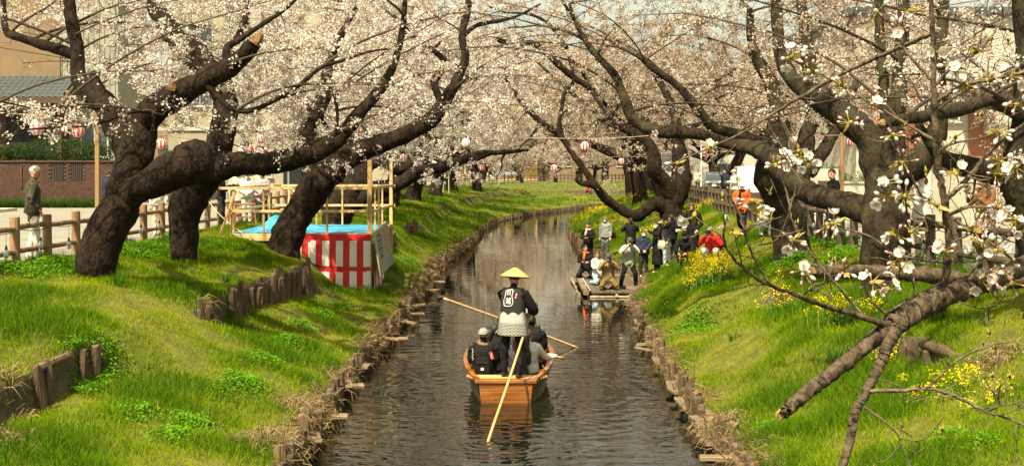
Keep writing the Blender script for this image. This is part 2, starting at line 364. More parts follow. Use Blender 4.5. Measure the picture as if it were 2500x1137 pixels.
weeds([(790, 775, .28, .16), (740, 805, .3, .2), (700, 845, .33, .2), (650, 885, .3, .15), (830, 752, .25, .12), (620, 880, .2, .1), (470, 1040, .3, .12), (430, 1070, .3, .1), (600, 935, .35, .1), (540, 960, .25, .07),
       (960, 655, .35, .15), (1000, 640, .4, .15), (950, 690, .3, .12), (330, 625, .5, .22), (380, 610, .5, .24), (420, 590, .4, .25), (520, 600, .5, .15), (40, 660, .6, .16), (140, 650, .5, .18), (260, 905, .3, .12), (200, 950, .3, .12), (330, 1010, .3, .1),
       (1930, 640, .5, .2), (2040, 640, .5, .3), (2060, 600, .6, .3), (2330, 640, .6, .25), (1700, 800, .5, .07), (1870, 1050, .2, .08), (2320, 1080, .2, .14), (2400, 1090, .2, .12), (1660, 1010, .15, .08)])
# ------------------------------------------------------------------ cherry trees
def bark(name, c1, c2, moss=None, sc=7.0):
    m = M(name, c1, c2, scale=sc, rough=.92, bump=3.0, bscale=16, stretch=(1, 1, .55), spec=.2, lo=.38, hi=.68)
    if moss:
        n, l = m.node_tree.nodes, m.node_tree.links; b = n['Principled BSDF']; t = n.new('ShaderNodeTexNoise'); t.inputs['Scale'].default_value = 2.3; t.inputs['Detail'].default_value = 7
        tc = n.new('ShaderNodeTexCoord'); l.new(tc.outputs['Object'], t.inputs[0]); r = n.new('ShaderNodeValToRGB'); r.color_ramp.elements[0].position = .52; r.color_ramp.elements[1].position = .66; l.new(t.outputs[0], r.inputs[0])
        mx = n.new('ShaderNodeMix'); mx.data_type = 'RGBA'; src = b.inputs['Base Color'].links[0].from_socket; l.new(r.outputs[0], mx.inputs[0]); l.new(src, mx.inputs[6]); mx.inputs[7].default_value = (*moss, 1); l.new(mx.outputs[2], b.inputs['Base Color'])
    return m
m_bark = bark('cherry_bark_dark', (.009, .0055, .003), (.036, .022, .013))
m_barkg = bark('cherry_bark_grey', (.014, .010, .006), (.052, .037, .022), moss=(.052, .048, .020))
m_twig = M('twig_bark', (.026, .017, .010), (.075, .052, .030), scale=20, rough=.9)
m_cut = M('broken_wood', (.34, .20, .075), (.11, .06, .025), scale=30, rough=.85, bump=1.0, stretch=(1, 1, .3))
WHITE = [(.86, .80, .73), (.80, .71, .63), (.64, .52, .43), (.42, .26, .18), (.19, .10, .05)]
W_P = [.32, .26, .16, .15, .11]
TAN = [(.78, .70, .60), (.64, .51, .40), (.48, .34, .24), (.31, .19, .105), (.18, .105, .05)]
T_P = [.22, .22, .22, .19, .15]
LIMBS = []            # samples of big limbs (px, py, d, r_px): blossoms that would hide them are thinned out
def limb_world(pts, m=6):
    q = spline(pts, m); W = np.stack([(q[:, 0]-1250)*q[:, 2]/FOC, q[:, 2], CAMZ-(q[:, 1]-HY)*q[:, 2]/FOC], 1)
    return W, np.maximum(q[:, 3], .8)*q[:, 2]/FOC
def grow(skel, srad, att, r, main=.1, curve=.18, up=.12):
    """join every blossom point to the nearest wood already there by a curved branch"""
    nodes = np.array(skel); nrad = np.array(srad); m = int(len(att)*main); idx = r.permutation(len(att)); first = att[idx[:m]]; rest = att[idx[m:]]
    rest = rest[np.argsort(((rest[:, None, :]-nodes[None, ::3, :])**2).sum(-1).min(1))] if len(rest) else rest
    paths = []
    for a in np.vstack([first, rest]):
        d2 = ((nodes-a)**2).sum(1); i = int(np.argmin(d2)); p = nodes[i]; D = math.sqrt(d2[i])
        if D < .12: continue
        s = max(3, int(D/.22)); t = np.linspace(0, 1, s+1)[:, None]; c = (p+a)/2+r.normal(size=3)*curve*D+np.array([0, 0, up*D])
        q = p*(1-t)**2+2*c*t*(1-t)+a*t*t; q[1:-1] += r.normal(size=(s-1, 3))*.025*min(D, 2)
        r0 = min(nrad[i]*.66, .010+.022*D); rr = r0+(.0035-r0)*t[:, 0]**.8
        paths.append((q, np.maximum(rr, .0032))); nodes = np.vstack([nodes, q[1:]]); nrad = np.concatenate([nrad, np.maximum(rr[1:], .005)])
    return paths
def crown_meshes(paths, r, nfl, size, pal, pp, twl=.32, sides=4, keep=None, spread=.05, thick=1.0, buds=0.):
    V, Fq, n0 = [], [], 0; B, T = [], []
    for q, rad in paths:
        v, f, _ = tube_arrays(q, rad*thick, sides if rad[0] > .012 else 3, False); V.append(v); Fq.append(f+n0); n0 += len(v)
        L = np.linalg.norm(np.diff(q, axis=0), axis=1).sum(); k = max(2, int(L*9)); t = .22+.78*r.random(k); pos = t*(len(q)-1); i = np.minimum(pos.astype(int), len(q)-2); fr_ = (pos-i)[:, None]
        B.append(q[i]*(1-fr_)+q[i+1]*fr_); T.append((q[-1]-q[0])/max(L, .1))
    base = np.vstack(B); drift = np.repeat(np.array(T), [len(x) for x in B], 0)
    d = r.normal(size=base.shape)+drift*.8; d /= np.linalg.norm(d, axis=1)[:, None]; ln = twl*(.25+.75*r.random(len(base))); tip = base+d*ln[:, None]
    # thin side twigs as three-sided slivers
    a = np.cross(d, [0.3, .2, .9]); a /= np.linalg.norm(a, axis=1)[:, None]; b_ = np.cross(d, a); k = np.arange(len(base)); tr = .0056*thick
    S = []
    for e, rr in ((base, tr), (tip, tr*.55)):
        for j in range(3):
            an = j*2.094; S.append(e+(a*math.cos(an)+b_*math.sin(an))*rr)
    S = np.stack(S, 1).reshape(-1, 3)
    Fq.append(np.concatenate([np.stack([k*6+j, k*6+(j+1) % 3, k*6+3+(j+1) % 3, k*6+3+j], 1) for j in range(3)])+n0); V.append(S)
    twigs = np_mesh('branches', np.vstack(V), [np.vstack(Fq)], m_twig, smooth=True)
    # flowers: little cupped quads in clusters along and at the ends of the twigs
    nc = max(1, int(nfl/7.2)); ci = r.integers(0, len(base), nc); ct = (.35+.65*r.random(nc))[:, None]; cc = base[ci]*(1-ct)+tip[ci]*ct
    nz_ = np.array([mnoise.noise(Vector(c*1.15)) for c in cc]); kk = r.random(len(cc)) < np.clip(.62+1.5*nz_, .12, 1); cc = cc[kk]; nz2 = np.array([mnoise.noise(Vector(c*.55+7)) for c in cc])
    if keep is not None:
        kk = keep(cc); cc = cc[kk]; nz2 = nz2[kk]
    fl_n = r.integers(3, 20, len(cc)); C = np.repeat(cc, fl_n, 0); C = C+r.normal(size=C.shape)*spread
    cp = r.choice(len(pal), size=len(cc), p=pp); bd = r.random(len(cc)) < np.clip(nz2*1.2, 0, .5); cp[bd] = np.minimum(cp[bd]+2, 4); fp = np.repeat(cp, fl_n); mix = r.random(len(C)) < .35; fp = np.where(mix, r.choice(len(pal), size=len(C), p=pp), fp)
    cols = np.array(pal)[fp]*(.86+.2*r.random(len(C)))[:, None]; sz = size*np.where(fp >= 3, .42, .75+.5*r.random(len(C)))
    n = len(C); nrm = r.normal(size=(n, 3)); nrm /= np.linalg.norm(nrm, axis=1)[:, None]; u = np.cross(nrm, r.normal(size=(n, 3))); u /= np.linalg.norm(u, axis=1)[:, None]; v = np.cross(nrm, u)
    s_ = (sz/2)[:, None]; k = np.arange(n); q = .35
    Vf = np.stack([C-u*s_+nrm*s_*q, C-v*s_*.9-nrm*s_*q*.4, C+u*s_+nrm*s_*q, C+v*s_*.9-nrm*s_*q*.4], 1).reshape(-1, 3)
    fl_ = np_mesh('blossoms', Vf, [np.stack([k*4, k*4+1, k*4+2, k*4+3], 1)], m_petal, np.repeat(cols, 4, 0))
    return twigs, fl_
def attract(boxes, r):
    out = []
    for (x0, x1, y0, y1, d0, d1, n) in boxes:
        px = x0+(x1-x0)*r.random(n); py = y0+(y1-y0)*r.random(n); d = d0+(d1-d0)*r.random(n)
        out.append(np.stack([(px-1250)*d/FOC, d, CAMZ-(py-HY)*d/FOC], 1))
    return np.vstack(out)
def thin_front(cc, windows, r):
    px, py, d = proj(cc); k = np.ones(len(cc), bool)
    for (x0, x1, y0, y1, p) in windows:
        ins = (px > x0) & (px < x1) & (py > y0) & (py < y1); k &= ~(ins & (r.random(len(cc)) > p))
    if LIMBS:
        Lm = np.vstack(LIMBS); hid = np.zeros(len(cc), bool)
        for s in range(0, len(cc), 4000):
            e = slice(s, s+4000); D2 = (px[e, None]-Lm[None, :, 0])**2+(py[e, None]-Lm[None, :, 1])**2
            hid[e] = ((D2 < (Lm[None, :, 3]*1.05+4)**2) & (d[e, None] < Lm[None, :, 2]+.15)).any(1)
        k &= ~(hid & (r.random(len(cc)) > np.where(py < 300, .34, .16)))
    return k
def cherry_tree(label, trunk, limbs, boxes, nfl, size=.05, pal=WHITE, pp=W_P, seed=1, mat=None, windows=(), group='cherry trees along the river', sides=22, gn=.24, twl=.32, spread=.05, thick=1.0, ends=(), main=.2, roots=True, name='cherry_tree', nwhip=16):
    r = np.random.default_rng(seed); W0, R0 = limb_world(trunk, 10); base = Vector(W0[0]); base.z = float(hgt(base.x, base.y))
    t = empty(name, base, 0, label, 'tree', group); mb = MB()
    if roots: # flare into the ground
        R0 = R0.copy(); R0[:4] *= np.array([1.16, 1.10, 1.05, 1.02]); W0 = np.vstack([W0[:1]-np.array([0, 0, .35]), W0]); R0 = np.concatenate([[R0[0]*1.15], R0])
    mb.tube(W0, R0, sides, 0, True, gn, 2.4, seed); sk, sr = [W0], [R0]
    for li in limbs:
        W_, R_ = limb_world(li, 9); mb.tube(W_, R_, max(7, sides-3), 0, True, gn, 3.0, seed+3); sk.append(W_); sr.append(R_)
    mb.build('trunk', mat or m_bark, t, smooth=True)
    for (px, py, d, rp, ax) in ends:            # pale broken or sawn wood
        c = P(px, py, d); s = rp*d/FOC; e = MB(); ax = Vector(ax).normalized(); e.tube([c-ax*s*.7, c, c+ax*s*1.1], [s*1.04, s*.95, s*.35], 9, 0, True, .3, 14, seed); e.build('broken_end', m_cut, t, smooth=False)
    whips = []
    if boxes:      # long arching shoots
        S_, Q_ = np.vstack(sk), np.concatenate(sr); px_, py_, _ = proj(S_); c_ = np.where(~((px_ > 540) & (px_ < 660) & (py_ > 60) & (py_ < 150)) & (py_ < 330) & (py_ > -60) & (Q_ < .22))[0]
        for _ in range(nwhip if len(c_) else 0):
            p0 = S_[r.choice(c_)]; sgn = r.choice([-1, 1]); L = 1.6+2.6*r.random(); d0 = np.array([sgn*(.5+.6*r.random()), r.normal()*.5, .25+.7*r.random()]); d0 /= np.linalg.norm(d0); t_ = np.linspace(0, 1, 12)[:, None]
            q_ = p0+d0*L*t_+np.array([sgn*.35, 0, -.55*r.random()-.05])*L*t_**2*.8+np.cumsum(r.normal(size=(12, 3))*.025, 0)*t_; whips.append((q_, (.026-.021*t_[:, 0])*(.7+.6*r.random())))
            sk.append(q_); sr.append(whips[-1][1])
    sk = np.vstack(sk); sr = np.concatenate(sr)
    if boxes:
        att = attract(boxes, r); paths = grow(sk, sr, att, r, main)+whips; nfl = int(nfl*.74)
        for q_, r_ in paths:
            if r_[0] > .013: a_, b_, c_ = proj(q_); LIMBS.append(np.stack([a_, b_, c_, np.maximum(r_*FOC/c_*.9, 1.0)-2.5], 1)[::2])
        tw, fl_ = crown_meshes(paths, r, nfl, size, pal, pp, twl, 5, lambda c: thin_front(c, windows, r), spread, thick)
        for nm, me in (('branches', tw), ('blossoms', fl_)):
            o = obj(nm, me, t); o.matrix_parent_inverse = Matrix.Translation(-Vector(t.location)); o['kind'] = 'stuff'
    return t
def reg(*ls):
    for li in ls:
        q = spline(li, 8); LIMBS.append(q[:, :4])
HOUSE = [(-200, 190, 95, 240, .12), (-200, 200, 235, 275, .5), (-200, 235, 365, 900, .0), (0, 60, 270, 370, .25), (235, 420, 335, 900, .04), (180, 275, 330, 500, .02), (420, 1000, 425, 900, .0), (330, 420, 330, 420, .3)]
# front left: leaning trunk, a great lopped knob to the right, a broken limb reaching up over the river
t1 = [(240, 702, 23.1, 34), (234, 640, 23.1, 48), (262, 560, 23.1, 46), (298, 492, 23.1, 45), (316, 430, 23.2, 41), (338, 360, 23.3, 39), (352, 296, 23.4, 35)]
t1a = [(296, 490, 23.1, 34), (360, 452, 22.9, 37), (420, 418, 22.7, 46), (466, 398, 22.6, 47), (502, 392, 22.6, 44), (516, 390, 22.6, 34)]
t1b = [(348, 300, 23.4, 34), (400, 250, 23.2, 36), (450, 222, 22.9, 31), (508, 193, 22.6, 27), (560, 165, 22.4, 23), (592, 138, 22.2, 20), (622, 106, 22.0, 17)]
t1c = [(322, 400, 23.3, 32), (296, 330, 23.5, 32), (262, 262, 23.7, 33), (218, 222, 23.8, 24), (192, 190, 23.9, 19), (188, 120, 24, 17), (176, 60, 24, 16), (168, 0, 24, 15), (160, -90, 24, 12)]
t1d = [(190, 138, 24, 15), (150, 122, 24, 14), (100, 108, 24, 13), (50, 92, 24, 11), (18, 78, 24.2, 9), (10, 40, 24.3, 7), (6, -40, 24.4, 5)]
t1e = [(255, 255, 23.6, 20), (238, 210, 23.7, 15), (226, 178, 23.8, 11)]
t1f = [(395, 282, 22.9, 4.5), (340, 272, 22.5, 4), (290, 285, 22.2, 3.6), (220, 306, 22, 3), (130, 312, 21.8, 2.4), (40, 318, 21.6, 1.8)]
t1g = [(265, 268, 23.2, 4), (190, 262, 22.6, 3.2), (110, 268, 22.2, 2.6), (10, 250, 22, 2), (-60, 240, 21.8, 1.6)]
t1h = [(560, 170, 22.4, 11), (552, 120, 22.6, 9), (580, 100, 22.8, 8), (640, 60, 23, 6), (700, 20, 23.3, 4), (760, -40, 23.5, 3)]
t1i = [(505, 205, 22.5, 9), (560, 262, 22.4, 7), (620, 268, 22.3, 6), (720, 215, 22.2, 5.5), (785, 165, 22.1, 5), (840, 147, 22, 4), (900, 127, 21.9, 3), (945, 120, 21.8, 2)]
# second: bends over the stage
t2 = [(454, 655, 27.6, 28), (448, 600, 27.6, 35), (446, 540, 27.6, 39), (458, 490, 27.6, 41), (490, 440, 27.6, 42), (520, 410, 27.5, 40)]
t2a = [(505, 420, 27.5, 40), (570, 402, 27.3, 31), (640, 398, 27.2, 28), (706, 390, 27.2, 27), (760, 372, 27.2, 26), (812, 348, 27.3, 22), (850, 312, 27.4, 19), (884, 268, 27.6, 16), (925, 222, 27.8, 13), (958, 165, 28, 10), (980, 90, 28.2, 8), (990, 0, 28.4, 6)]
t2b = [(500, 430, 27.6, 42), (535, 350, 27.8, 34), (552, 280, 28, 30), (540, 215, 28.2, 30), (490, 150, 28.4, 33), (440, 105, 28.6, 28), (405, 60, 28.8, 24), (372, 0, 29, 20), (350, -80, 29, 16)]
t2c = [(545, 240, 28.1, 18), (560, 170, 28.3, 13), (575, 110, 28.6, 11), (600, 40, 28.9, 9), (610, -60, 29, 6)]
t2d = [(815, 345, 27.2, 5), (824, 290, 27.1, 4.5), (816, 230, 27, 4), (800, 180, 27, 3)]
t3 = [(688, 612, 32.9, 34), (708, 560, 33, 37), (738, 510, 33.1, 37), (768, 462, 33.2, 36), (798, 424, 33.3, 38)]
t3a = [(790, 430, 33.3, 42), (848, 384, 33.4, 30), (905, 360, 33.5, 26), (962, 340, 33.6, 22), (1020, 314, 33.8, 20), (1060, 285, 34, 20), (1090, 240, 34.2, 15), (1118, 190, 34.5, 12), (1136, 140, 34.8, 10), (1128, 90, 35, 9), (1140, 30, 35.2, 9), (1150, -40, 35.4, 6)]
t3b = [(775, 445, 33.3, 30), (752, 385, 33.6, 24), (748, 330, 33.9, 20), (780, 260, 34.2, 19), (796, 215, 34.4, 17), (802, 160, 34.6, 12), (830, 90, 35, 9), (870, 20, 35.2, 6)]
t3c = [(1080, 255, 34.1, 10), (1060, 200, 34.4, 9), (1085, 150, 34.6, 8), (1010, 90, 34.8, 7), (960, 40, 35, 5)]
t3d = [(1128, 90, 35, 7), (1165, 62, 35.1, 5.5), (1215, 52, 35.2, 4.5), (1262, 40, 35.3, 3.5), (1320, 10, 35.4, 2)]
t4 = [(812, 588, 43.5, 34), (826, 530, 43.6, 38), (850, 480, 43.7, 36), (872, 440, 43.8, 34), (880, 400, 44, 30)]
t4a = [(850, 500, 43.7, 24), (905, 476, 43.6, 20), (960, 455, 43.6, 17), (1020, 422, 43.7, 16), (1080, 408, 43.8, 14), (1130, 390, 44, 11), (1165, 376, 44.3, 9), (1220, 372, 44.6, 7), (1290, 366, 45, 3.5)]
t4b = [(880, 405, 44, 26), (925, 385, 44.2, 19), (975, 415, 44.2, 16), (1000, 400, 44.4, 12), (1025, 350, 44.8, 9), (1080, 260, 45.4, 7), (1150, 180, 46, 5)]
t4c = [(1030, 418, 43.7, 6), (1046, 370, 43.8, 5), (1062, 345, 43.8, 4)]
# right bank
r1 = [(2158, 690, 22.0, 44), (2150, 620, 22.0, 48), (2158, 540, 22.0, 54), (2160, 470, 22.1, 50), (2155, 420, 22.2, 45)]
r1a = [(2150, 520, 22.0, 38), (2090, 505, 22.4, 33), (2020, 486, 23.2, 28), (1960, 462, 24, 27), (1915, 420, 24.7, 27), (1880, 385, 25.3, 26), (1840, 360, 25.8, 19), (1780, 352, 26, 15), (1715, 330, 26.1, 14), (1650, 322, 26.1, 15), (1590, 318, 26.2, 14), (1545, 290, 26.3, 13), (1524, 240, 26.4, 12), (1505, 190, 26.5, 10), (1470, 150, 26.6, 8), (1440, 115, 26.7, 7), (1412, 70, 26.8, 5), (1390, 10, 27, 3.5)]
r1b = [(2155, 430, 22.2, 42), (2130, 350, 22.3, 38), (2070, 290, 22.5, 34), (2000, 240, 22.8, 28), (1940, 200, 23.2, 21), (1905, 130, 23.5, 16), (1898, 60, 23.8, 14), (1890, -60, 24, 11)]
r1c = [(2165, 430, 22.2, 32), (2185, 350, 22.4, 24), (2192, 260, 22.6, 19), (2198, 150, 22.8, 17), (2205, 40, 23, 16), (2210, -80, 23.2, 13)]
r1d = [(2180, 440, 22.1, 42), (2240, 400, 21.8, 34), (2280, 350, 21.7, 27), (2292, 260, 21.7, 19), (2290, 160, 21.8, 17), (2300, 60, 22, 15), (2310, -80, 22.2, 12)]
r1e = [(2160, 400, 22.3, 26), (2164, 320, 22.5, 16), (2160, 240, 22.7, 14), (2152, 140, 22.9, 13), (2146, 20, 23.1, 11), (2140, -60, 23.2, 9)]
r2 = [(1938, 655, 28.3, 44), (1934, 600, 28.3, 42), (1925, 540, 28.3, 40), (1905, 480, 28.2, 40), (1880, 430, 28, 38), (1890, 370, 28, 34), (1905, 280, 28.4, 24), (1880, 200, 28.8, 18), (1840, 120, 29, 12), (1830, 20, 29, 8)]
r2a = [(1870, 360, 27.6, 22), (1800, 330, 27.4, 14), (1740, 310, 27.2, 13), (1700, 262, 27, 11), (1650, 205, 27, 9), (1590, 165, 27, 7), (1555, 130, 27, 5)]
r3 = [(1648, 545, 54, 36), (1640, 510, 54, 28), (1655, 470, 54, 24), (1662, 430, 54.2, 22), (1660, 390, 54.4, 20), (1655, 340, 54.6, 15), (1640, 260, 55, 11), (1600, 180, 55.5, 8)]
r3a = [(1640, 520, 54, 22), (1600, 498, 53.8, 18), (1556, 526, 53.5, 15), (1510, 508, 53.4, 12), (1474, 480, 53.2, 11), (1450, 452, 53, 9), (1420, 448, 53, 6), (1405, 440, 53, 3)]
r3b = [(1465, 468, 53.2, 9), (1430, 420, 53.4, 8), (1396, 372, 53.6, 8), (1366, 330, 53.8, 7.5), (1318, 296, 54, 7), (1274, 250, 54.2, 6), (1255, 222, 54.4, 5), (1232, 190, 54.6, 3)]
r3c = [(1372, 335, 53.8, 6), (1366, 295, 53.8, 5.5), (1378, 230, 54, 5), (1400, 195, 54.2, 4.5), (1385, 120, 54.5, 3.5)]
r3d = [(1650, 500, 54, 22), (1628, 450, 53.8, 20), (1600, 415, 53.6, 18), (1592, 365, 53.6, 15), (1560, 330, 53.8, 11), (1500, 300, 54, 8), (1440, 215, 54.5, 5)]
r3e = [(1440, 215, 54.5, 7), (1395, 185, 54.4, 8), (1345, 142, 54.3, 8), (1305, 108, 54.2, 7.5), (1240, 104, 54.1, 7), (1190, 95, 54, 6), (1150, 122, 54, 3)]
r3f = [(1385, 120, 54.5, 5), (1340, 60, 54.6, 4), (1290, 35, 54.6, 3.2), (1230, 30, 54.6, 2.4), (1180, 10, 54.6, 1.6)]
r4 = [(1950, 520, 36, 28), (1958, 430, 36, 25), (1968, 340, 36.2, 22), (1985, 260, 36.4, 19), (1975, 160, 36.8, 18), (1960, 40, 37, 14), (1950, -60, 37, 10)]
r4a = [(1970, 420, 36.1, 24), (2010, 370, 36.2, 17), (2050, 300, 36.5, 13), (2090, 200, 37, 9)]
r7 = [(2560, 760, 17, 50), (2545, 640, 17, 52), (2520, 520, 17, 56), (2500, 440, 17, 60), (2505, 360, 17, 50), (2520, 250, 17, 44), (2515, 100, 17, 36), (2500, -60, 17, 30)]
r7a = [(2515, 300, 17, 26), (2470, 262, 16.8, 20), (2420, 245, 16.6, 18), (2360, 262, 16.4, 16), (2290, 278, 16.2, 15), (2220, 290, 16, 14), (2150, 302, 15.9, 12)]
r7b = [(2500, 420, 17, 36), (2420, 420, 16.9, 30), (2340, 400, 16.8, 24), (2290, 372, 16.7, 16), (2240, 300, 16.6, 9)]
for _l in ((91, 311, 27, 20), (191, 320, 30, 15), (394, 352, 33, 15), (592, 367, 40, 12), (617, 364, 40, 12), (645, 369, 40, 12), (877, 321, 36, 13), (840, 381, 44, 6), (985, 386, 52, 11), (1138, 350, 42, 14), (1177, 410, 74, 9), (1428, 358, 42, 14), (1352, 411, 60, 11), (1517, 395, 60, 11), (2077, 347, 30, 12), (1940, 342, 40, 7)): LIMBS.append(np.array([_l], float))
reg(t1, t1a, t1b, t1c, t1d, t1e, t2, t2a, t2b, t2c, t3, t3a, t3b, t4, t4a)
reg([(x, y, d, r_*.7) for x, y, d, r_ in r1], [(x, y, d, r_*.8) for x, y, d, r_ in r1a], r1b, r2a, r3, r3a, r3b, r3d, [(x, y, d, r_*.7) for x, y, d, r_ in r1c], [(x, y, d, r_*.7) for x, y, d, r_ in r1d], r7a)
cherry_tree('gnarled leaning cherry nearest on the left bank with a lopped knob and a broken limb', t1, [t1a, t1b, t1c, t1d, t1e, t1f, t1g, t1h, t1i],
    [(-150, 330, -130, 110, 24, 28, 110), (150, 640, -130, 200, 23, 29, 150), (350, 720, -60, 260, 22.5, 28, 90), (-60, 330, 250, 345, 21.5, 23.5, 60), (360, 620, 240, 330, 22, 25, 50)], 62000, .052, seed=21, windows=HOUSE, ends=[(628, 97, 21.95, 16, (.55, -.1, .75)), (420, 210, 22.62, 11, (.1, -.5, .85))])
cherry_tree('dark bent cherry behind the gnarled one with a long limb over the stage', t2, [t2a, t2b, t2c, t2d],
    [(330, 760, -140, 330, 27.5, 33, 230), (560, 1000, -120, 330, 26.5, 31, 190), (520, 900, 300, 400, 26, 28.5, 80), (450, 1000, -340, -120, 27, 33, 60)], 84000, .055, seed=22, windows=HOUSE)
cherry_tree('thick cherry whose trunk leans against the striped stage', t3, [t3a, t3b, t3c, t3d],
    [(620, 1060, -140, 330, 33, 40, 210), (850, 1260, -120, 420, 32.5, 40, 210), (780, 960, 385, 445, 31.5, 33, 50), (800, 1200, -340, -120, 32, 40, 80)], 92000, .058, seed=23, windows=HOUSE+[(1190, 1340, -20, 60, .15)])
cherry_tree('cherry behind the stage with one low limb reaching over the river', t4, [t4a, t4b, t4c],
    [(900, 1240, 150, 440, 43, 50, 170), (820, 1300, -120, 240, 44, 54, 170), (960, 1180, 400, 450, 42.5, 45, 30), (900, 1220, -320, -100, 43, 52, 70)], 80000, .068, seed=24, windows=HOUSE+[(1190, 1340, -20, 60, .15)], sides=11)
tan2 = dict(pal=TAN, pp=T_P, twl=.3)
cherry_tree('massive mossy cherry on the right bank forking into several upright limbs', r1, [r1a, r1b, r1c, r1d, r1e],
    [(1850, 2520, -120, 230, 21, 27, 230), (1380, 1950, -60, 330, 25, 29, 170), (2200, 2520, 250, 400, 20, 24, 40), (1390, 2000, -340, -60, 24, 30, 125)], 48000, .046, seed=31, mat=m_barkg, thick=1.1, spread=.04, **tan2)
cherry_tree('straight grey cherry trunk beside the crouching onlookers', r2, [r2a], [(1560, 2100, -120, 320, 27, 34, 240), (1450, 1900, -340, -100, 28, 36, 90)], 44000, .046, seed=32, mat=m_barkg, spread=.04, **tan2)
cherry_tree('cherry with a limb dipping into a low U above the photographers', r3, [r3a, r3b, r3c, r3d, r3e, r3f],
    [(1220, 1750, 0, 420, 53, 62, 300), (1300, 1660, 280, 440, 52, 58, 60), (1430, 1500, 440, 480, 52.5, 54, 10), (1190, 1430, 300, 425, 52, 56, 60), (1340, 1700, -300, 20, 52, 64, 120)], 72000, .062, seed=33, mat=m_bark, sides=11, spread=.06, **tan2)
cherry_tree('tall cherry standing close behind the grey trunk near the street', r4, [r4a], [(1780, 2300, -120, 330, 36, 44, 170)], 26000, .06, seed=34, mat=m_barkg, sides=10, spread=.06, **tan2)
cherry_tree('dark cherry at the right edge with a broken grey limb held out level', r7, [r7a, r7b], [(2180, 2600, -100, 220, 16, 21, 90), (2380, 2560, 380, 560, 16.5, 18, 45)], 16000, .045, seed=35, mat=m_barkg, pal=WHITE, pp=W_P, spread=.04, ends=[(2152, 302, 15.85, 11, (-1, 0, -.05))])

# further trees down both banks: three templates, copied with their parts
def template(seed, label, lean, pal, pp, nfl):
    r = np.random.default_rng(seed); H = 9.0
    tr = np.array([(0, 0, -.3, .48), (lean*.1, 0, .4, .36), (lean*.35, .1, 1.4, .31), (lean*.8, .05, 2.6, .27), (lean*1.2, -.1, 3.6, .22)]); q = spline(tr, 6)
    t = empty('cherry_tree', (0, 0, 0), 0, label, 'tree', 'cherry trees along the river'); mb = MB(); mb.tube(q[:, :3], q[:, 3], 10, 0, True, .13, 2.4, seed); sk, sr = [q[:, :3]], [q[:, 3]]
    for k in range(7):
        a = k*2*np.pi/7+r.random(); p0 = q[int(14+r.integers(0, 10)), :3]; L = 3.4+2.2*r.random(); c, s = math.cos(a), math.sin(a); el = .1+.75*r.random()
        li = np.array([(*p0, .15), (p0[0]+c*L*.3, p0[1]+s*L*.3, p0[2]+.35+el*.6, .12), (p0[0]+c*L*.65, p0[1]+s*L*.65, p0[2]+.6+el*1.7, .08), (p0[0]+c*L, p0[1]+s*L, p0[2]+.7+el*3.2, .035)]); lq = spline(li, 6)
        mb.tube(lq[:, :3], lq[:, 3], 7, 0, True, .12, 3, seed); sk.append(lq[:, :3]); sr.append(lq[:, 3])
    mb.build('trunk', m_bark, t, smooth=True)
    n = 330; v = r.normal(size=(n, 3)); v /= np.linalg.norm(v, axis=1)[:, None]; v *= (r.random(n)**.45)[:, None]; att = v*np.array([5.2, 5.2, 3.0])+np.array([lean*1.2, 0, 5.6]); att[:, 2] -= .12*np.hypot(att[:, 0], att[:, 1])
    paths = grow(np.vstack(sk), np.concatenate(sr), att, r, .12); tw, f_ = crown_meshes(paths, r, nfl, .078, pal, pp, .42, 4, None, .09, 1.6)
    for nm, me in (('branches', tw), ('blossoms', f_)): o = obj(nm, me, t); o['kind'] = 'stuff'
    return t
tm = [template(51, '', 1.2, WHITE, W_P, 46000), template(52, '', .6, TAN, T_P, 40000), template(53, '', 1.5, TAN, T_P, 38000)]
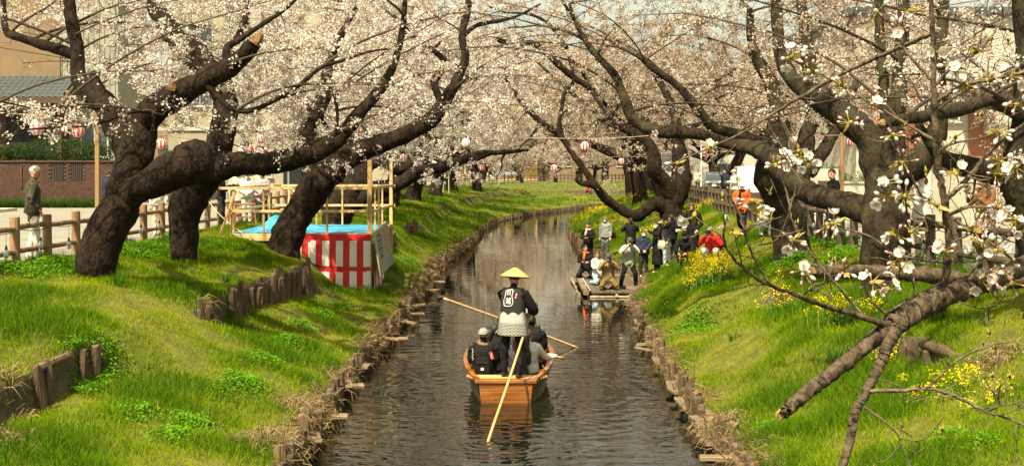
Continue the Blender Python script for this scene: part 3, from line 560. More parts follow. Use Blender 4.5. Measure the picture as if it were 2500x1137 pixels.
far = [  # template, x, y, scale, turn, label
    (0, -7.4, 54, 1.15, 0, 'stout cherry trunk on the left bank just past the stage'), (0, -6.9, 62, 1.25, 1.9, 'second stout cherry past the stage on the left bank'), (0, -6.7, 71, 1.3, .4, 'third cherry past the stage beside the terraced grass'),
    (0, -6.4, 84, 1.4, 5.9, 'left bank cherry where the young stakes begin'), (0, -6.0, 101, 1.4, .5, 'left bank cherry before the river bends'), (0, -5.2, 116, 1.4, 4, 'left bank cherry at the start of the bend'), (1, -3.5, 134, 1.4, 3, 'cherry on the outside of the bend near the far fence'),
    (0, 4.0, 178, 1.5, 1.5, 'cherry just behind the distant picket fence'), (1, 13, 183, 1.5, 4.5, 'second cherry just behind the distant picket fence'), (1, 1.0, 184, 1.5, 2, 'far cherry behind the fence in front of the yellow house'), (0, 9.5, 188, 1.5, 5, 'far cherry right of the yellow house beyond the fence'), (2, 16, 170, 1.4, 1, 'far cherry on the inner side of the bend'), (2, -4.5, 182, 1.4, 1, 'far cherry at the left corner of the yellow house'),
    (2, 7.6, 64, 1.15, 3.1, 'right bank cherry just behind the tree with the low U limb'), (1, 7.6, 77, 1.25, 2.9, 'second cherry behind the low U limb on the right bank'), (1, 8.3, 90, 1.3, 3.4, 'third cherry along the right bank near the grey car'), (2, 11, 102, 1.35, 3.0, 'right bank cherry where the street turns'),
    (1, 18.5, 118, 1.4, 2.2, 'right street cherry far beyond the grey car'), (2, 15, 92, 1.2, .3, 'cherry across the right street behind the white van'), (1, 22, 108, 1.3, .9, 'cherry across the right street beyond the signpost'),
    (2, 14.5, 70, 1.1, 4.4, 'cherry across the right street opposite the fence'), (1, 13.5, 50, .95, 5.2, 'cherry by the pale wall across the right street'), (0, -17.5, 88, 1.2, 2.0, 'cherry across the left street beyond the garage'), (0, -14, 120, 1.3, .7, 'cherry across the left street near the bend'),
    (2, 27, 150, 1.4, 1.3, 'distant cherry on the far right beyond the bend'), (1, -9, 172, 1.4, .2, 'distant cherry left of the yellow house'),
    (0, -3.5, 158, .66, .6, 'small young cherry at the left end of the picket fence'), (1, 1.2, 163, .62, 2.2, 'small young cherry in front of the white sedan'), (0, 5.6, 166, .64, 4.1, 'small young cherry right of the white sedan'), (1, 10.2, 164, .7, 5.4, 'small young cherry near the right end of the picket fence')]
for i, (k, x, y, s, a, lab) in enumerate(far):
    o = copy_tree(tm[k]); o['label'] = lab; o.location = (x, y, float(hgt(x, y))); o.scale = (s, s, s); o.rotation_euler = (0, 0, a)
for t in tm:
    for c in list(t.children): bpy.data.objects.remove(c)
    bpy.data.objects.remove(t)
# ------------------------------------------------------------------ stakes and boards that hold the banks
m_stake = M('weathered_stake', (.095, .057, .027), (.25, .168, .088), scale=9, rough=.9, bump=1.2, bscale=30, stretch=(1, 1, .2))
m_staked = M('wet_dark_stake', (.050, .030, .015), (.15, .096, .05), scale=9, rough=.85, bump=1.2, bscale=30, stretch=(1, 1, .2))
m_plank = M('old_plank', (.13, .09, .05), (.28, .20, .12), scale=6, rough=.9, bump=1.0, bscale=40, stretch=(.15, 1, 1))
def stake_meshes(n, r0, h, mats, seed):
    r = random.Random(seed); out = []
    for i in range(n):
        mb = MB(); k = r.choice([5, 6, 7]); rr = r0*(.8+.45*r.random()); hh = h*(.8+.4*r.random()); V, F = [], []
        ph = [r.random()*.35 for _ in range(k)]; st = [1+.28*(r.random()-.5) for _ in range(k)]
        for lv, (z, s) in enumerate(((-.75*h, 1.0), (hh*.55, 1.0), (hh*.93, .95))):
            for j in range(k):
                a = 2*math.pi*j/k+ph[j]; q = rr*s*st[j]; V.append((q*math.cos(a), q*math.sin(a), z+(hh*.16*(ph[j]-.17)/.35 if lv == 2 else 0)))
        V.append((0, 0, hh*.97)); 
        for lv in range(2):
            for j in range(k): F.append((lv*k+j, lv*k+(j+1) % k, (lv+1)*k+(j+1) % k, (lv+1)*k+j))
        for j in range(k): F.append((2*k+j, 2*k+(j+1) % k, 3*k))
        mb.add(V, F); out.append(mb.mesh('stake', r.choice(mats)))
    return out
sm_water = stake_meshes(10, .062, .42, [m_stake, m_staked], 3); sm_terr = stake_meshes(7, .062, .50, [m_staked, m_staked, m_stake, m_staked], 4)
pl_me = []
for i in range(4):
    mb = MB(); L = .34+.12*i; mb.box((0, 0, 0), (L, .13, .05), None, 0, .96); mb.box((L*.3, .02, .012), (L*.3, .1, .045)); pl_me.append(mb.mesh('plank', m_plank, bevel=.006))
def revetment(side, y0, y1, label, seed):
    r = random.Random(seed); t = empty('stake_wall', (xl(y0) if side < 0 else xr(y0), y0, 0), 0, label, 'revetment', 'stake walls along the water'); y = y0; n = 0; k = 0
    while y < y1 and n < 285:
        e = xl(y) if side < 0 else xr(y); step = .125+.06*r.random()+.004*(y-y0)
        if not (side > 0 and 39.2 < y < 44 and r.random() < .4):
            o = obj('stake', r.choice(sm_water), t); x = e-side*(.02+.05*r.random()); o.location = Vector((x, y, .06*r.random()-.02))-t.location
            o.rotation_euler = (r.gauss(0, .06), side*(.10+r.gauss(0, .13)), r.random()*6); s = .85+.35*r.random(); o.scale = (s, s, .8+.45*r.random()); n += 1
        if r.random() < .13 and y < 46:   # boards: ledges that stick out over the water, others lie along it
            o = obj('plank', r.choice(pl_me), t); out = r.random() < .55; L = .12+.14*r.random()
            o.location = Vector((e-side*(.14+L*.5 if out else .16), y, .13+.14*r.random()))-t.location; o.rotation_euler = (r.gauss(0, .1), r.gauss(0, .08), r.gauss(0, .22) if out else R(90)+r.gauss(0, .2)); k += 1
        y += step
    # the rest of the row, too small to pick apart, as one mesh
    mb = MB(); yy = y; lim = 150 if side < 0 else 112
    while yy < lim:
        e = float(xl(yy) if side < 0 else xr(yy)); h = .26+.14*r.random(); q = .09*(1+yy/150)
        mb.box((e-side*.05, yy, h/2-.15), (q, q*.9, h+.3), r.random(), r.choice([0, 1]), .9); sl = abs(float((xl(yy+.5)-xl(yy-.5)) if side < 0 else (xr(yy+.5)-xr(yy-.5)))); yy += .19*(1+yy/200)/math.sqrt(1+sl*sl)
    o = mb.build('far_stakes', [m_stake, m_staked], t); o['kind'] = 'stuff'
    return t
revetment(-1, 14.2, 66, 'uneven wooden stakes and boards holding up the left grass bank at the water', 5)
revetment(1, 15.0, 70, 'uneven wooden stakes and boards holding up the right grass bank at the water', 6)
def terrace(pts, n, label, seed, hs=1.0, over=.12):
    r = random.Random(seed); q = spline(np.array(pts, float), 12); L = np.concatenate([[0], np.cumsum(np.linalg.norm(np.diff(q, axis=0), axis=1))])
    t = empty('stake_row', (*q[0, :2], float(hgt(*q[0, :2]))), 0, label, 'retaining stakes', 'stake rows stepping the grass banks')
    for i in range(n):
        s = L[-1]*(i+.5)/n+r.gauss(0, .03); x = np.interp(s, L, q[:, 0]); y = np.interp(s, L, q[:, 1]); z = np.interp(s, L, q[:, 2])
        if r.random() < .08: continue
        o = obj('stake', r.choice(sm_terr), t); o.location = Vector((x+r.gauss(0, .025), y, z-.50*hs+r.gauss(0, .045)))-t.location; o.rotation_euler = (r.gauss(0, .05), r.gauss(0, .06), r.random()*6); o.scale = (.95+.25*r.random(),)*2+(hs*(.9+.25*r.random()),)
    return t
def edge_l(y0, y1, off=.04): return [(float(xl(y)-terr_l(y)[0]+off+.04), y, float(terr_l(y)[2])+.03) for y in np.linspace(y0, y1, 8)]
def edge_r(y0, y1): return [(float(xr(y)+terr_r(y)[0]-.05), y, float(terr_r(y)[2])+.03) for y in np.linspace(y0, y1, 6)]
t = terrace(edge_l(16.2, 18.4), 5, 'short row of old stakes at the near edge of the left terrace', 7, 1.08)
mb = MB(); a, b_ = edge_l(16.6, 17.6)[0], edge_l(16.6, 17.6)[-1]; mb.cyl((a[0]-.1, a[1], a[2]-.06), (b_[0]-.1, b_[1], b_[2]-.04), .06, .05, 8); mb.build('log', m_stake, t)
terrace(edge_l(22.4, 23.6), 6, 'cluster of dark stakes at the corner of the left terrace', 8, .95); terrace(edge_l(24.6, 30.9), 34, 'long close row of stakes below the leaning cherry and the stage', 9)
terrace(edge_l(42, 48.8), 20, 'stake row just right of the stage', 10, .85); terrace(edge_l(54.2, 59.8), 16, 'small stake row halfway up the far left grass slope', 11, .85)
for (y0, y1, n, lab) in ((66, 72, 9, 'broken stake row on the far left slope before the bend'), (78, 86, 12, 'farther broken stake row on the left slope'), (96, 128, 40, 'distant stake row rounding the outside of the bend')): terrace(edge_l(y0, y1), n, lab, int(y0), .8)
terrace(edge_r(24.4, 26.5), 7, 'mossy stakes among yellow flowers on the right slope', 12, .8)
t = terrace(edge_r(17, 18.6), 4, 'rotten stakes and a fallen log beside the long grass tuft', 13, .8)
mb = MB(); g1, g2 = ground_hit(2255, 860), ground_hit(2400, 905); mb.tube(spline([(g1.x, g1.y, g1.z+.08), (g1.x*.55+g2.x*.45, g1.y*.5+g2.y*.5, g1.z+.07), (g2.x, g2.y, g2.z+.03)], 6), [.075]*6+[.055]*7, 10, 0, True, .35, 9, 3); mb.build('log', m_staked, t, smooth=True)
for (px, py, lab) in ((1405, 560, ''),): pass
# dead grass and roots hanging over the stakes
def straw_band(side, y0, y1, n, seed):
    r = np.random.default_rng(seed); y = y0+(y1-y0)*r.random(n)**1.3; cl = pnoise(np.zeros(n), y, .9, 40+side) ; k = r.random(n) < np.clip((cl-.22)*2.4, .1, 1); y = y[k]; n = len(y)
    e = xl(y) if side < 0 else xr(y); u = r.normal(size=n)*.14+.06; x = e+side*u; z = np.where(u > 0, hgt(x, y), .3)+.02+.06*r.random(n); z = np.where(u < 0, .12+.28*r.random(n), z)
    a = r.normal(size=(n, 3))*np.array([.5, 1.0, .35])+np.array([-side*.5, 0, -.05]); a /= np.linalg.norm(a, axis=1)[:, None]; L = (.10+.26*r.random(n)**2)[:, None]; wv = np.cross(a, r.normal(size=(n, 3))); wv /= np.linalg.norm(wv, axis=1)[:, None]; wv *= (.0035+.0035*r.random(n))[:, None]*(1+np.maximum(0, y-25)/30)[:, None]
    p = np.stack([x, y, z], 1); m_ = p+a*L*.55+np.array([0, 0, .05])*L; e_ = p+a*L+np.array([0, 0, -.32])*L; q = np.arange(n)
    V = np.stack([p-wv, p+wv, m_+wv*.8, m_-wv*.8, e_], 1).reshape(-1, 3); c = np.array([.13, .085, .04])+(np.array([.29, .21, .10])-np.array([.13, .085, .04]))*r.random(n)[:, None]
    return tag(obj('dry_grass', np_mesh('dry_grass', V, [np.stack([q*5, q*5+1, q*5+2, q*5+3], 1), np.stack([q*5+3, q*5+2, q*5+4], 1)], m_straw, np.repeat(c, 5, 0))), kind='stuff')
straw_band(-1, 14, 70, 13000, 61); straw_band(1, 14.5, 60, 8000, 62)
def straw_heap(px, py, rad, n, seed):
    r = np.random.default_rng(seed); g = ground_hit(px, py); o = r.normal(size=(n, 2))*rad*.6; x, y = g.x+o[:, 0], g.y+o[:, 1]; z = hgt(x, y)+.12*r.random(n)*np.exp(-(o**2).sum(1)/rad**2); z = np.where(z < 0, .1+.2*r.random(n), z)
    a = r.normal(size=(n, 3))*np.array([1, 1, .3]); a /= np.linalg.norm(a, axis=1)[:, None]; L = (.12+.3*r.random(n))[:, None]; wv = np.cross(a, r.normal(size=(n, 3))); wv /= np.linalg.norm(wv, axis=1)[:, None]; wv *= .005
    p = np.stack([x, y, z], 1); m_ = p+a*L*.5+np.array([0, 0, .06]); e_ = p+a*L-np.array([0, 0, .05]); q = np.arange(n); V = np.stack([p-wv, p+wv, m_+wv, m_-wv, e_], 1).reshape(-1, 3)
    c = np.array([.17, .115, .055])+np.array([.20, .155, .085])*r.random(n)[:, None]
    return tag(obj('dry_grass', np_mesh('dry_grass', V, [np.stack([q*5, q*5+1, q*5+2, q*5+3], 1), np.stack([q*5+3, q*5+2, q*5+4], 1)], m_straw, np.repeat(c, 5, 0))), kind='stuff')
straw_heap(650, 1085, .3, 800, 71); straw_heap(720, 1000, .2, 300, 72); straw_heap(10, 1080, .2, 160, 73); straw_heap(2440, 880, .22, 260, 74); straw_heap(1760, 1060, .25, 500, 75); straw_heap(500, 765, .2, 260, 76); straw_heap(20, 935, .2, 140, 77)
# long-leaved tufts and yellow rape flowers, each a plant of its own
def tuft(px, py, n, hh, label, col=((.05, .13, .01), (.12, .22, .02)), seed=1, name='grass_tuft', wid=.014):
    r = np.random.default_rng(seed); g = ground_hit(px, py); t = empty(name, g, 0, label, 'plant'); a = r.random(n)*6.283; ln = .25+.9*r.random(n); h = hh*(.6+.5*r.random(n)); ra = .07*np.sqrt(r.random(n))
    V, F, C = [], [], []
    for i in range(n):
        d = np.array([math.cos(a[i]), math.sin(a[i]), 0]); s = np.array([-d[1], d[0], 0])*wid/2; p = d*ra[i]; c = np.array(col[0])+(np.array(col[1])-np.array(col[0]))*r.random()
        for t_ in (0, .35, .7, 1.0): q = p+d*ln[i]*h[i]*t_**1.8*.75+np.array([0, 0, h[i]*(t_-.38*ln[i]*t_**2.2)-.02]); w_ = (1-.85*t_**2); V += [q-s*w_, q+s*w_]; C += [c, c]
        for j in range(3): k = i*8+j*2; F.append((k, k+1, k+3, k+2))
    o = obj('leaves', np_mesh('leaves', np.array(V), [np.array(F)], m_blade, np.array(C)), t); o['kind'] = 'stuff'; return t
tuft(2065, 800, 130, .62, 'broad clump of long strap leaves behind the hanging broken branch', seed=1)
tuft(2290, 790, 150, .6, 'dark upright tuft of long leaves above the fallen log', ((.03, .09, .012), (.08, .16, .02)), 2)
tuft(2040, 900, 90, .42, 'low tuft of strap leaves under the hanging broken branch', seed=3); tuft(1790, 830, 40, .25, 'small grass tuft on the open right slope', seed=4)
tuft(552, 690, 40, .28, 'narcissus-like tuft above the long stake row', ((.03, .10, .02), (.06, .15, .04)), 5); tuft(2380, 640, 80, .5, 'leafy tuft at the foot of the right log fence', seed=6); tuft(2050, 555, 60, .4, 'green sprout below the dark railing', ((.10, .24, .02), (.16, .32, .03)), 7)
tuft(290, 700, 90, .36, 'dark tall grass at the foot of the gnarled cherry', ((.03, .10, .008), (.07, .17, .012)), 8, wid=.010); tuft(560, 790, 90, .26, 'dark lush grass under the long stake row', ((.03, .10, .008), (.07, .17, .012)), 9, wid=.010)
m_stem = M('green_stem', (.10, .20, .03), (.16, .26, .05), rough=.7)
def rape(px, py, n, hh, rad, label, seed):
    r = np.random.default_rng(seed); g = ground_hit(px, py); t = empty('rape_plant', g, 0, label, 'flowers', 'clumps of yellow rape flowers'); st = MB(); C, K, LC, LK = [], [], [], []
    for i in range(n):
        q = r.normal(size=2)*rad*.5; z = float(hgt(g.x+q[0], g.y+q[1]))-g.z; h = hh*(.55+.5*r.random()); tip = np.array([q[0]+r.normal()*.05, q[1]+r.normal()*.05, z+h])
        if i % 2 == 0: st.cyl((q[0], q[1], z-.03), tip, .006, .004, 3)
        m_ = r.integers(12, 26); C.append(tip+r.normal(size=(m_, 3))*np.array([.038, .038, .045])); K.append(np.array([.74, .60, .010])*(.8+.35*r.random(m_))[:, None])
        for _ in range(4): LC.append(np.array([q[0], q[1], z+h*r.random()*.75])+r.normal(size=3)*.04); LK.append(np.array([.10, .22, .02])*(.7+.6*r.random()))
    st.build('stems', m_stem, t, world=False)['kind'] = 'stuff'
    o = obj('flowers', leaf_quads('flowers', np.vstack(C), .022+.018*r.random(len(np.vstack(C))), np.vstack(K), r, 1.0, m_petal, .9), t); o['kind'] = 'stuff'
    o = obj('leaves', leaf_quads('leaves', np.array(LC), .05+.05*r.random(len(LC)), np.array(LK), r), t); o['kind'] = 'stuff'; return t
for (px, py, n, hh, rad, lab) in ((1735, 695, 110, .62, .62, 'big yellow rape clump in front of the man in the red jacket'), (1700, 660, 40, .5, .35, 'rape flowers at the left shoulder of the big yellow clump'), (1448, 545, 80, .8, .9, 'yellow rape clump at the water bend behind the scarf photographer'), (1430, 515, 60, .8, 1.1, 'yellow rape patch farthest up the right bank'),
    (1560, 560, 70, .75, 1.0, 'yellow rape flowers behind the man seen from the back'), (1500, 560, 60, .7, .9, 'yellow rape flowers behind the grey puffer jacket'), (1600, 585, 40, .6, .6, 'yellow rape flowers behind the woman with the beige bag'), (1545, 500, 60, .7, 1.4, 'yellow rape patch under the low U limb'), (1715, 520, 30, .5, 1.0, 'scattered yellow rape below the right railing'), (1905, 770, 34, .42, .3, 'rape flowers left of the mossy stakes'), (2030, 800, 44, .45, .35, 'rape flowers in front of the mossy stakes'), (2200, 880, 34, .25, .4, 'low yellow flowers beneath the split branch'),
    (2320, 960, 34, .22, .45, 'low yellow flowers right of the bare hanging twig'), (2430, 1000, 20, .22, .4, 'yellow flowers nearest the right edge'), (2130, 770, 20, .25, .3, 'yellow flowers tucked behind the split branch'), (1900, 690, 12, .2, .2, 'few yellow flowers by the grey trunk')): rape(px, py, int(n*(1.7 if px < 1850 else .6)), hh, rad, lab, int(px))

# ------------------------------------------------------------------ log fences
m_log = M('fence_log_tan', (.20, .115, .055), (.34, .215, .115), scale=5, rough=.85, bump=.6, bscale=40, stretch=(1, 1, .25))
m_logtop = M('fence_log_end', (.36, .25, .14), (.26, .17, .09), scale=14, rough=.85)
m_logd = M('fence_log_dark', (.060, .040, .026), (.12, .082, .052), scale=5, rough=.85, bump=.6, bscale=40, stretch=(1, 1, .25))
def log_fence(label, fx, ys, r_post, h_post, rails, mats, seed=1, r_rail=.055, post_n=12):
    r = random.Random(seed); t = empty('log_fence', (float(fx(ys[0])), ys[0], STREET), 0, label, 'fence'); posts = {}
    mb = MB(); mb.lathe([(r_post*1.04, -.5), (r_post, h_post-.012), (r_post*.9, h_post)], post_n); mb.lathe([(r_post*.9, h_post), (0.001, h_post+.004)], post_n, mat=1); pm = mb.mesh('post', mats, smooth=False)
    for y in ys:
        o = obj('post', pm, t); o.location = Vector((float(fx(y)), y, STREET+r.gauss(0, .012)))-t.location; o.rotation_euler = (r.gauss(0, .015), r.gauss(0, .015), r.random()*6)
    for a, b_ in zip(ys[:-1], ys[1:]):
        for z in rails:
            d = r.gauss(0, .01); mb = MB(); mb.cyl((float(fx(a)), a, STREET+z+d), (float(fx(b_)), b_, STREET+z+d), r_rail, r_rail*.96, 9); mb.build('rail', mats[0], t, smooth=False)
    return t
yl = [19.7, 21.3]+[22.9+1.6*i for i in range(22)]
log_fence('tan log fence with round posts and two rails along the left street', lambda y: fl(y)+.05, yl, .085, .86, (.66, .25), [m_log, m_logtop], 1, .05)
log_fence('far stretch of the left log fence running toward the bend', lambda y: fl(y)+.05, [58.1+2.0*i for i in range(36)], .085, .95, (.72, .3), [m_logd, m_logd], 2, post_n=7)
log_fence('dark brown log railing along the right street', lambda y: fr(y)-.1, [15.5+1.15*i for i in range(50)], .085, .92, (.74, .34), [m_logd, m_logd], 3, .06, 9)
def far_fence():
    t = empty('picket_fence', (2, 176, STREET), 0, 'distant pale picket fence on the outside of the river bend', 'fence'); b_ = MB(); b_.box((0, 0, .45), (.16, .14, 1.15)); pm = b_.mesh('picket', m_logd)
    for i in range(50):
        x = -6.5+.5*i; o = obj('picket', pm, t); y = float(np.interp(x, [-6.5, 0, 6, 12, 20], [168, 174.5, 175.5, 177, 180]))-.6; o.location = Vector((x, y, STREET))-t.location
    for z in (.4, .8):
        mb = MB(); mb.tube([(x, float(np.interp(x, [-6.5, 0, 6, 12, 20], [168, 174.5, 175.5, 177, 180]))-.6, STREET+z) for x in (-6.5, 0, 6, 12, 18)], .05, 6); mb.build('rail', m_logd, t)
far_fence()
# strings of bulbs on the fences: a cable with guarded clear bulbs
m_cable = M('black_cable', (.02, .018, .016), rough=.6); m_socket = M('bulb_socket', (.03, .03, .03), rough=.5)
m_bulb = bpy.data.materials.new('bulb_glass'); m_bulb.use_nodes = True; _b = m_bulb.node_tree.nodes['Principled BSDF']; _b.inputs['Base Color'].default_value = (.75, .85, .88, 1); _b.inputs['Roughness'].default_value = .12; _b.inputs['Transmission Weight'].default_value = .55
bl = MB(); bl.lathe([(.004, 0), (.022, -.02), (.043, -.06), (.05, -.1), (.042, -.14), (.022, -.165), (.002, -.172)], 10); bulb_me = bl.mesh('bulb', m_bulb, smooth=True)
so = MB(); so.lathe([(.004, .05), (.018, .045), (.024, 0), (.024, -.02), (.002, -.02)], 8); sock_me = so.mesh('socket', m_socket)
gu = MB()
for k in range(4):
    a = k*math.pi/2; c, s = math.cos(a), math.sin(a); gu.tube([(.025*c, .025*s, -.005), (.056*c, .056*s, -.07), (.056*c, .056*s, -.13), (.01*c, .01*s, -.185)], .0022, 3)
guard_me = gu.mesh('wire_guard', m_cable)
def bulb_string(label, fx, ys, z, drop, seed):
    r = random.Random(seed); t = empty('light_string', (float(fx(ys[0])), ys[0], STREET+z), 0, label, 'string lights'); pts = []
    for a, b_ in zip(ys[:-1], ys[1:]):
        for k in range(4): u = k/4; y = a+(b_-a)*u; pts.append((float(fx(y)), y, STREET+z-.05*math.sin(math.pi*u)))
    MB().tube(pts, .008, 4).build('cable', m_cable, t)
    for a, b_ in zip(ys[:-1], ys[1:]):
        y = a+(b_-a)*(.55+.1*r.random()); x = float(fx(y)); d = drop*(.8+.5*r.random()); zz = STREET+z-.05-d
        MB().cyl((x, y, STREET+z-.04), (x, y, zz+.04), .004, None, 4).build('cord', m_cable, t)
        o = obj('bulb', bulb_me, t, Vector((x, y, zz))-t.location)
        for nm, me in (('socket', sock_me), ('wire_guard', guard_me)): obj(nm, me, o)
bulb_string('black cable of clear guarded bulbs strung along the tan left fence', lambda y: fl(y)+.15, yl[:14], .64, .22, 3)
bulb_string('black cable of clear guarded bulbs strung along the dark right railing', lambda y: fr(y)-.2, [16+1.15*i for i in range(16)], .68, .2, 4)
# ------------------------------------------------------------------ the little landing stage
m_deck = M('deck_board', (.075, .052, .032), (.14, .10, .065), scale=4, rough=.85, bump=.5, bscale=40, stretch=(1, .12, 1))
m_bamboo = M('bamboo', (.46, .33, .15), (.60, .46, .24), scale=10, rough=.5, stretch=(1, 1, .2))
m_bamboow = M('weathered_bamboo', (.30, .23, .13), (.46, .37, .22), scale=10, rough=.7)
m_postw = M('wet_post', (.10, .075, .045), (.20, .155, .10), scale=8, rough=.9, bump=.8, stretch=(1, 1, .3))
m_dot = M('pale_rope', (.72, .68, .58), rough=.8)
DZ = .17; D0, D1, DX0, DX1 = 39.3, 46.2, 2.38, 4.12
def dock():
    t = empty('landing_stage', (3.1, 39.3, 0), 0, 'low wooden landing stage on posts where the photographers kneel', 'dock'); r = random.Random(2)
    n = 9; w_ = (DX1-DX0)/n
    for i in range(n): MB().box((DX0+w_*(i+.5), (D0+D1)/2+r.gauss(0, .02), DZ-.03), (w_-.012, D1-D0, .06)).build('deck_board', m_deck, t, bevel=.006)
    for y in (D0+.12, D0+1.6, D0+3.4, D0+5.2, D1-.2): MB().box(((DX0+DX1)/2, y, DZ-.12), (DX1-DX0-.04, .09, .11)).build('joist', m_postw, t)
    for y in (D0+.15, D0+1.7, D0+3.5, D0+5.3):
        for x in (DX0+.06, DX0+.85): MB().cyl((x, y, -.75), (x+.01, y, DZ-.07), .065, .06, 9).build('post', m_postw, t)
    MB().bar((DX0-.16, D0-.1, DZ-.04), (DX0-.12, D1-.6, DZ-.02), .16, .12).build('edge_beam', m_plank, t, bevel=.01)
    for i in range(24): MB().ell((DX0-.03+r.gauss(0, .012), D0+.05+i*.27, DZ+.035), (.02, .024, .02), 6, 4).build('rope_knot', m_dot, t)
    for (a, b_, q) in (((DX0-.05, D0-.12, .02), (DX1-.4, D0-.16, .03), .035), ((DX0+.18, D0-.2, -.10), (DX0+.95, D0-.14, -.03), .035), ((DX0+.75, D0-.25, DZ-.10), (DX0+.78, D0+1.0, DZ-.12), .045), ((DX0+1.32, D0-.25, DZ-.10), (DX0+1.35, D0+1.0, DZ-.12), .045), ((DX0-.36, D0-.3, .0), (DX0-.33, D1-1, .08), .03)):
        MB().tube([a, tuple((Vector(a)+Vector(b_))/2), b_], q, 9).build('bamboo_pole', m_bamboow, t, smooth=False)
    for (x, y, h) in ((DX0-.36, D0+.1, .14), (DX0-.36, D0+2.2, .16), (DX0-.3, D0+4.5, .16), (DX0-.45, D0+.9, .2)): MB().cyl((x, y, -.75), (x+.02, y, h), .03, .028, 8).build('mooring_stick', m_bamboow, t)
    MB().bar((DX0+1.02, D0-.3, -.2), (DX0+1.2, D0-.15, .12), .12, .05).build('brace', m_plank, t)
dock()
# ------------------------------------------------------------------ festival stage
m_pine = M('new_pine', (.56, .36, .15), (.66, .46, .22), scale=4, rough=.6, stretch=(1, 1, .12), bump=.2, bscale=30)
m_pined = M('older_pine', (.42, .25, .10), (.54, .35, .16), scale=4, rough=.65, stretch=(1, 1, .12))
m_red = M('red_cloth', (.62, .022, .016), (.55, .018, .014), scale=2, rough=.75, bump=.3, bscale=6); m_white = M('white_cloth', (.78, .74, .68), (.70, .66, .60), scale=2, rough=.8, bump=.3, bscale=6)
SF, SB, SX0, SX1, SZ = 34.9, 40.6, -7.55, -3.72, 2.14
def stage():
    t = empty('festival_stage', (-5.6, 34.9, float(hgt(-5.6, 34.9))), 0, 'new pine platform with open railings standing out from the left bank', 'stage')
    MB().box(((SX0+SX1)/2, (SF+SB)/2, SZ-.07), (SX1-SX0, SB-SF, .10)).build('platform', m_pine, t, bevel=.008)
    def post(x, y, z0, z1, w_=.05, mt=None, d=.05): MB().box((x, y, (z0+z1)/2), (w_, d, z1-z0)).build('post', mt or m_pine, t, bevel=.004)
    G = lambda x, y: float(hgt(x, y))-.2
    post(SX1-.07, SF+.05, SZ-1.7, 4.67, .115, m_pined, .115); post(SX1-.02, SB-.06, .6, 4.15, .10, m_pine, .10)
    for x in (-7.42, -6.62, -4.93): post(x, SF+.03, SZ-.12, 3.32, .055, m_pined)
    for x in (-6.9, -6.05, -5.25, -4.45): post(x, SB-.03, SZ-.02, 3.3, .05)
    for y in (SF+1.0, SF+2.0, SF+3.0): post(SX1-.03, y, SZ-.02, 3.28, .05)
    for y in (SF+.1, SB-.1): post(SX0+.05, y, SZ-.6, 3.3, .055, m_pined)
    for (x, y) in ((SX0+.3, SF+.3), (-5.6, SF+.3), (-4.6, SF+.4), (-5.2, SB-.3), (-4.2, SB-.3)): post(x, y, G(x, y), SZ-.12, .09, m_pined, .09)
    def rail(a, b_, w_=.05, h=.07): MB().bar(a, b_, w_, h).build('rail', m_pine, t, bevel=.004)
    for z in (3.33, 2.72):
        rail((SX0-.25 if z > 3 else SX0, SF-.005, z), (SX1-.13, SF-.005, z)); rail((SX0, SB+.005, z), (SX1+.1, SB+.005, z)); rail((SX1+.015, SF+.12, z+.002), (SX1+.015, SB-.12, z+.002)); rail((SX0-.01, SF+.1, z-.003), (SX0-.01, SB-.1, z-.003))
    MB().bar((-7.37, SF+.05, 3.26), (-7.75, SF-.25, 2.02), .055, .055).build('brace', m_pined, t, bevel=.004); MB().bar((-6.75, SB-.1, 3.2), (-6.35, SB-1.2, 2.25), .05, .05).build('brace', m_pined, t, bevel=.004)
    rail((SX0+.05, SF-.02, SZ-.16), (SX1-.2, SF-.02, SZ-.16), .05, .09); rail((SX1+.02, SF+.05, SZ-.02), (SX1+.02, SB, SZ-.02), .05, .1)
    MB().bar((-4.02, SF-.1, G(-4.0, SF)+.28), (-3.5, SF+1.9, G(-3.6, 36.8)+.34), .22, .06).build('footboard', m_plank, t)
stage()
# blue tarp crumpled on the deck
mt = M('blue_tarp_cloth', (.045, .34, .58), (.06, .40, .66), scale=3, rough=.45, bump=.5, bscale=10)
G = []
for i in range(26):
    row = []
    for j in range(46):
        u, v = i/25, j/45; x = SX0+.02+(SX1-SX0-.16)*v; y = SF+.10+(SB-SF-.2)*u
        hp = .42*math.exp(-((v-.24)/.07)**2-((u-.8)/.22)**2)+.26*math.exp(-((v-.12)/.06)**2-((u-.75)/.25)**2)
        z = SZ-.012+.012*abs(mnoise.noise(Vector((x*3, y*2, 1))))+hp*(1+.6*mnoise.noise(Vector((x*7, y*6, 3))))+.02*abs(mnoise.noise(Vector((x*9, y*3, 5))))
        row.append((x, y, z))
    G.append(row)
tag(MB().grid(G).build('blue_tarp', mt, loc=(-5.6, 36.9, SZ)), 'bright blue plastic tarp crumpled over the stage floor', 'tarp')
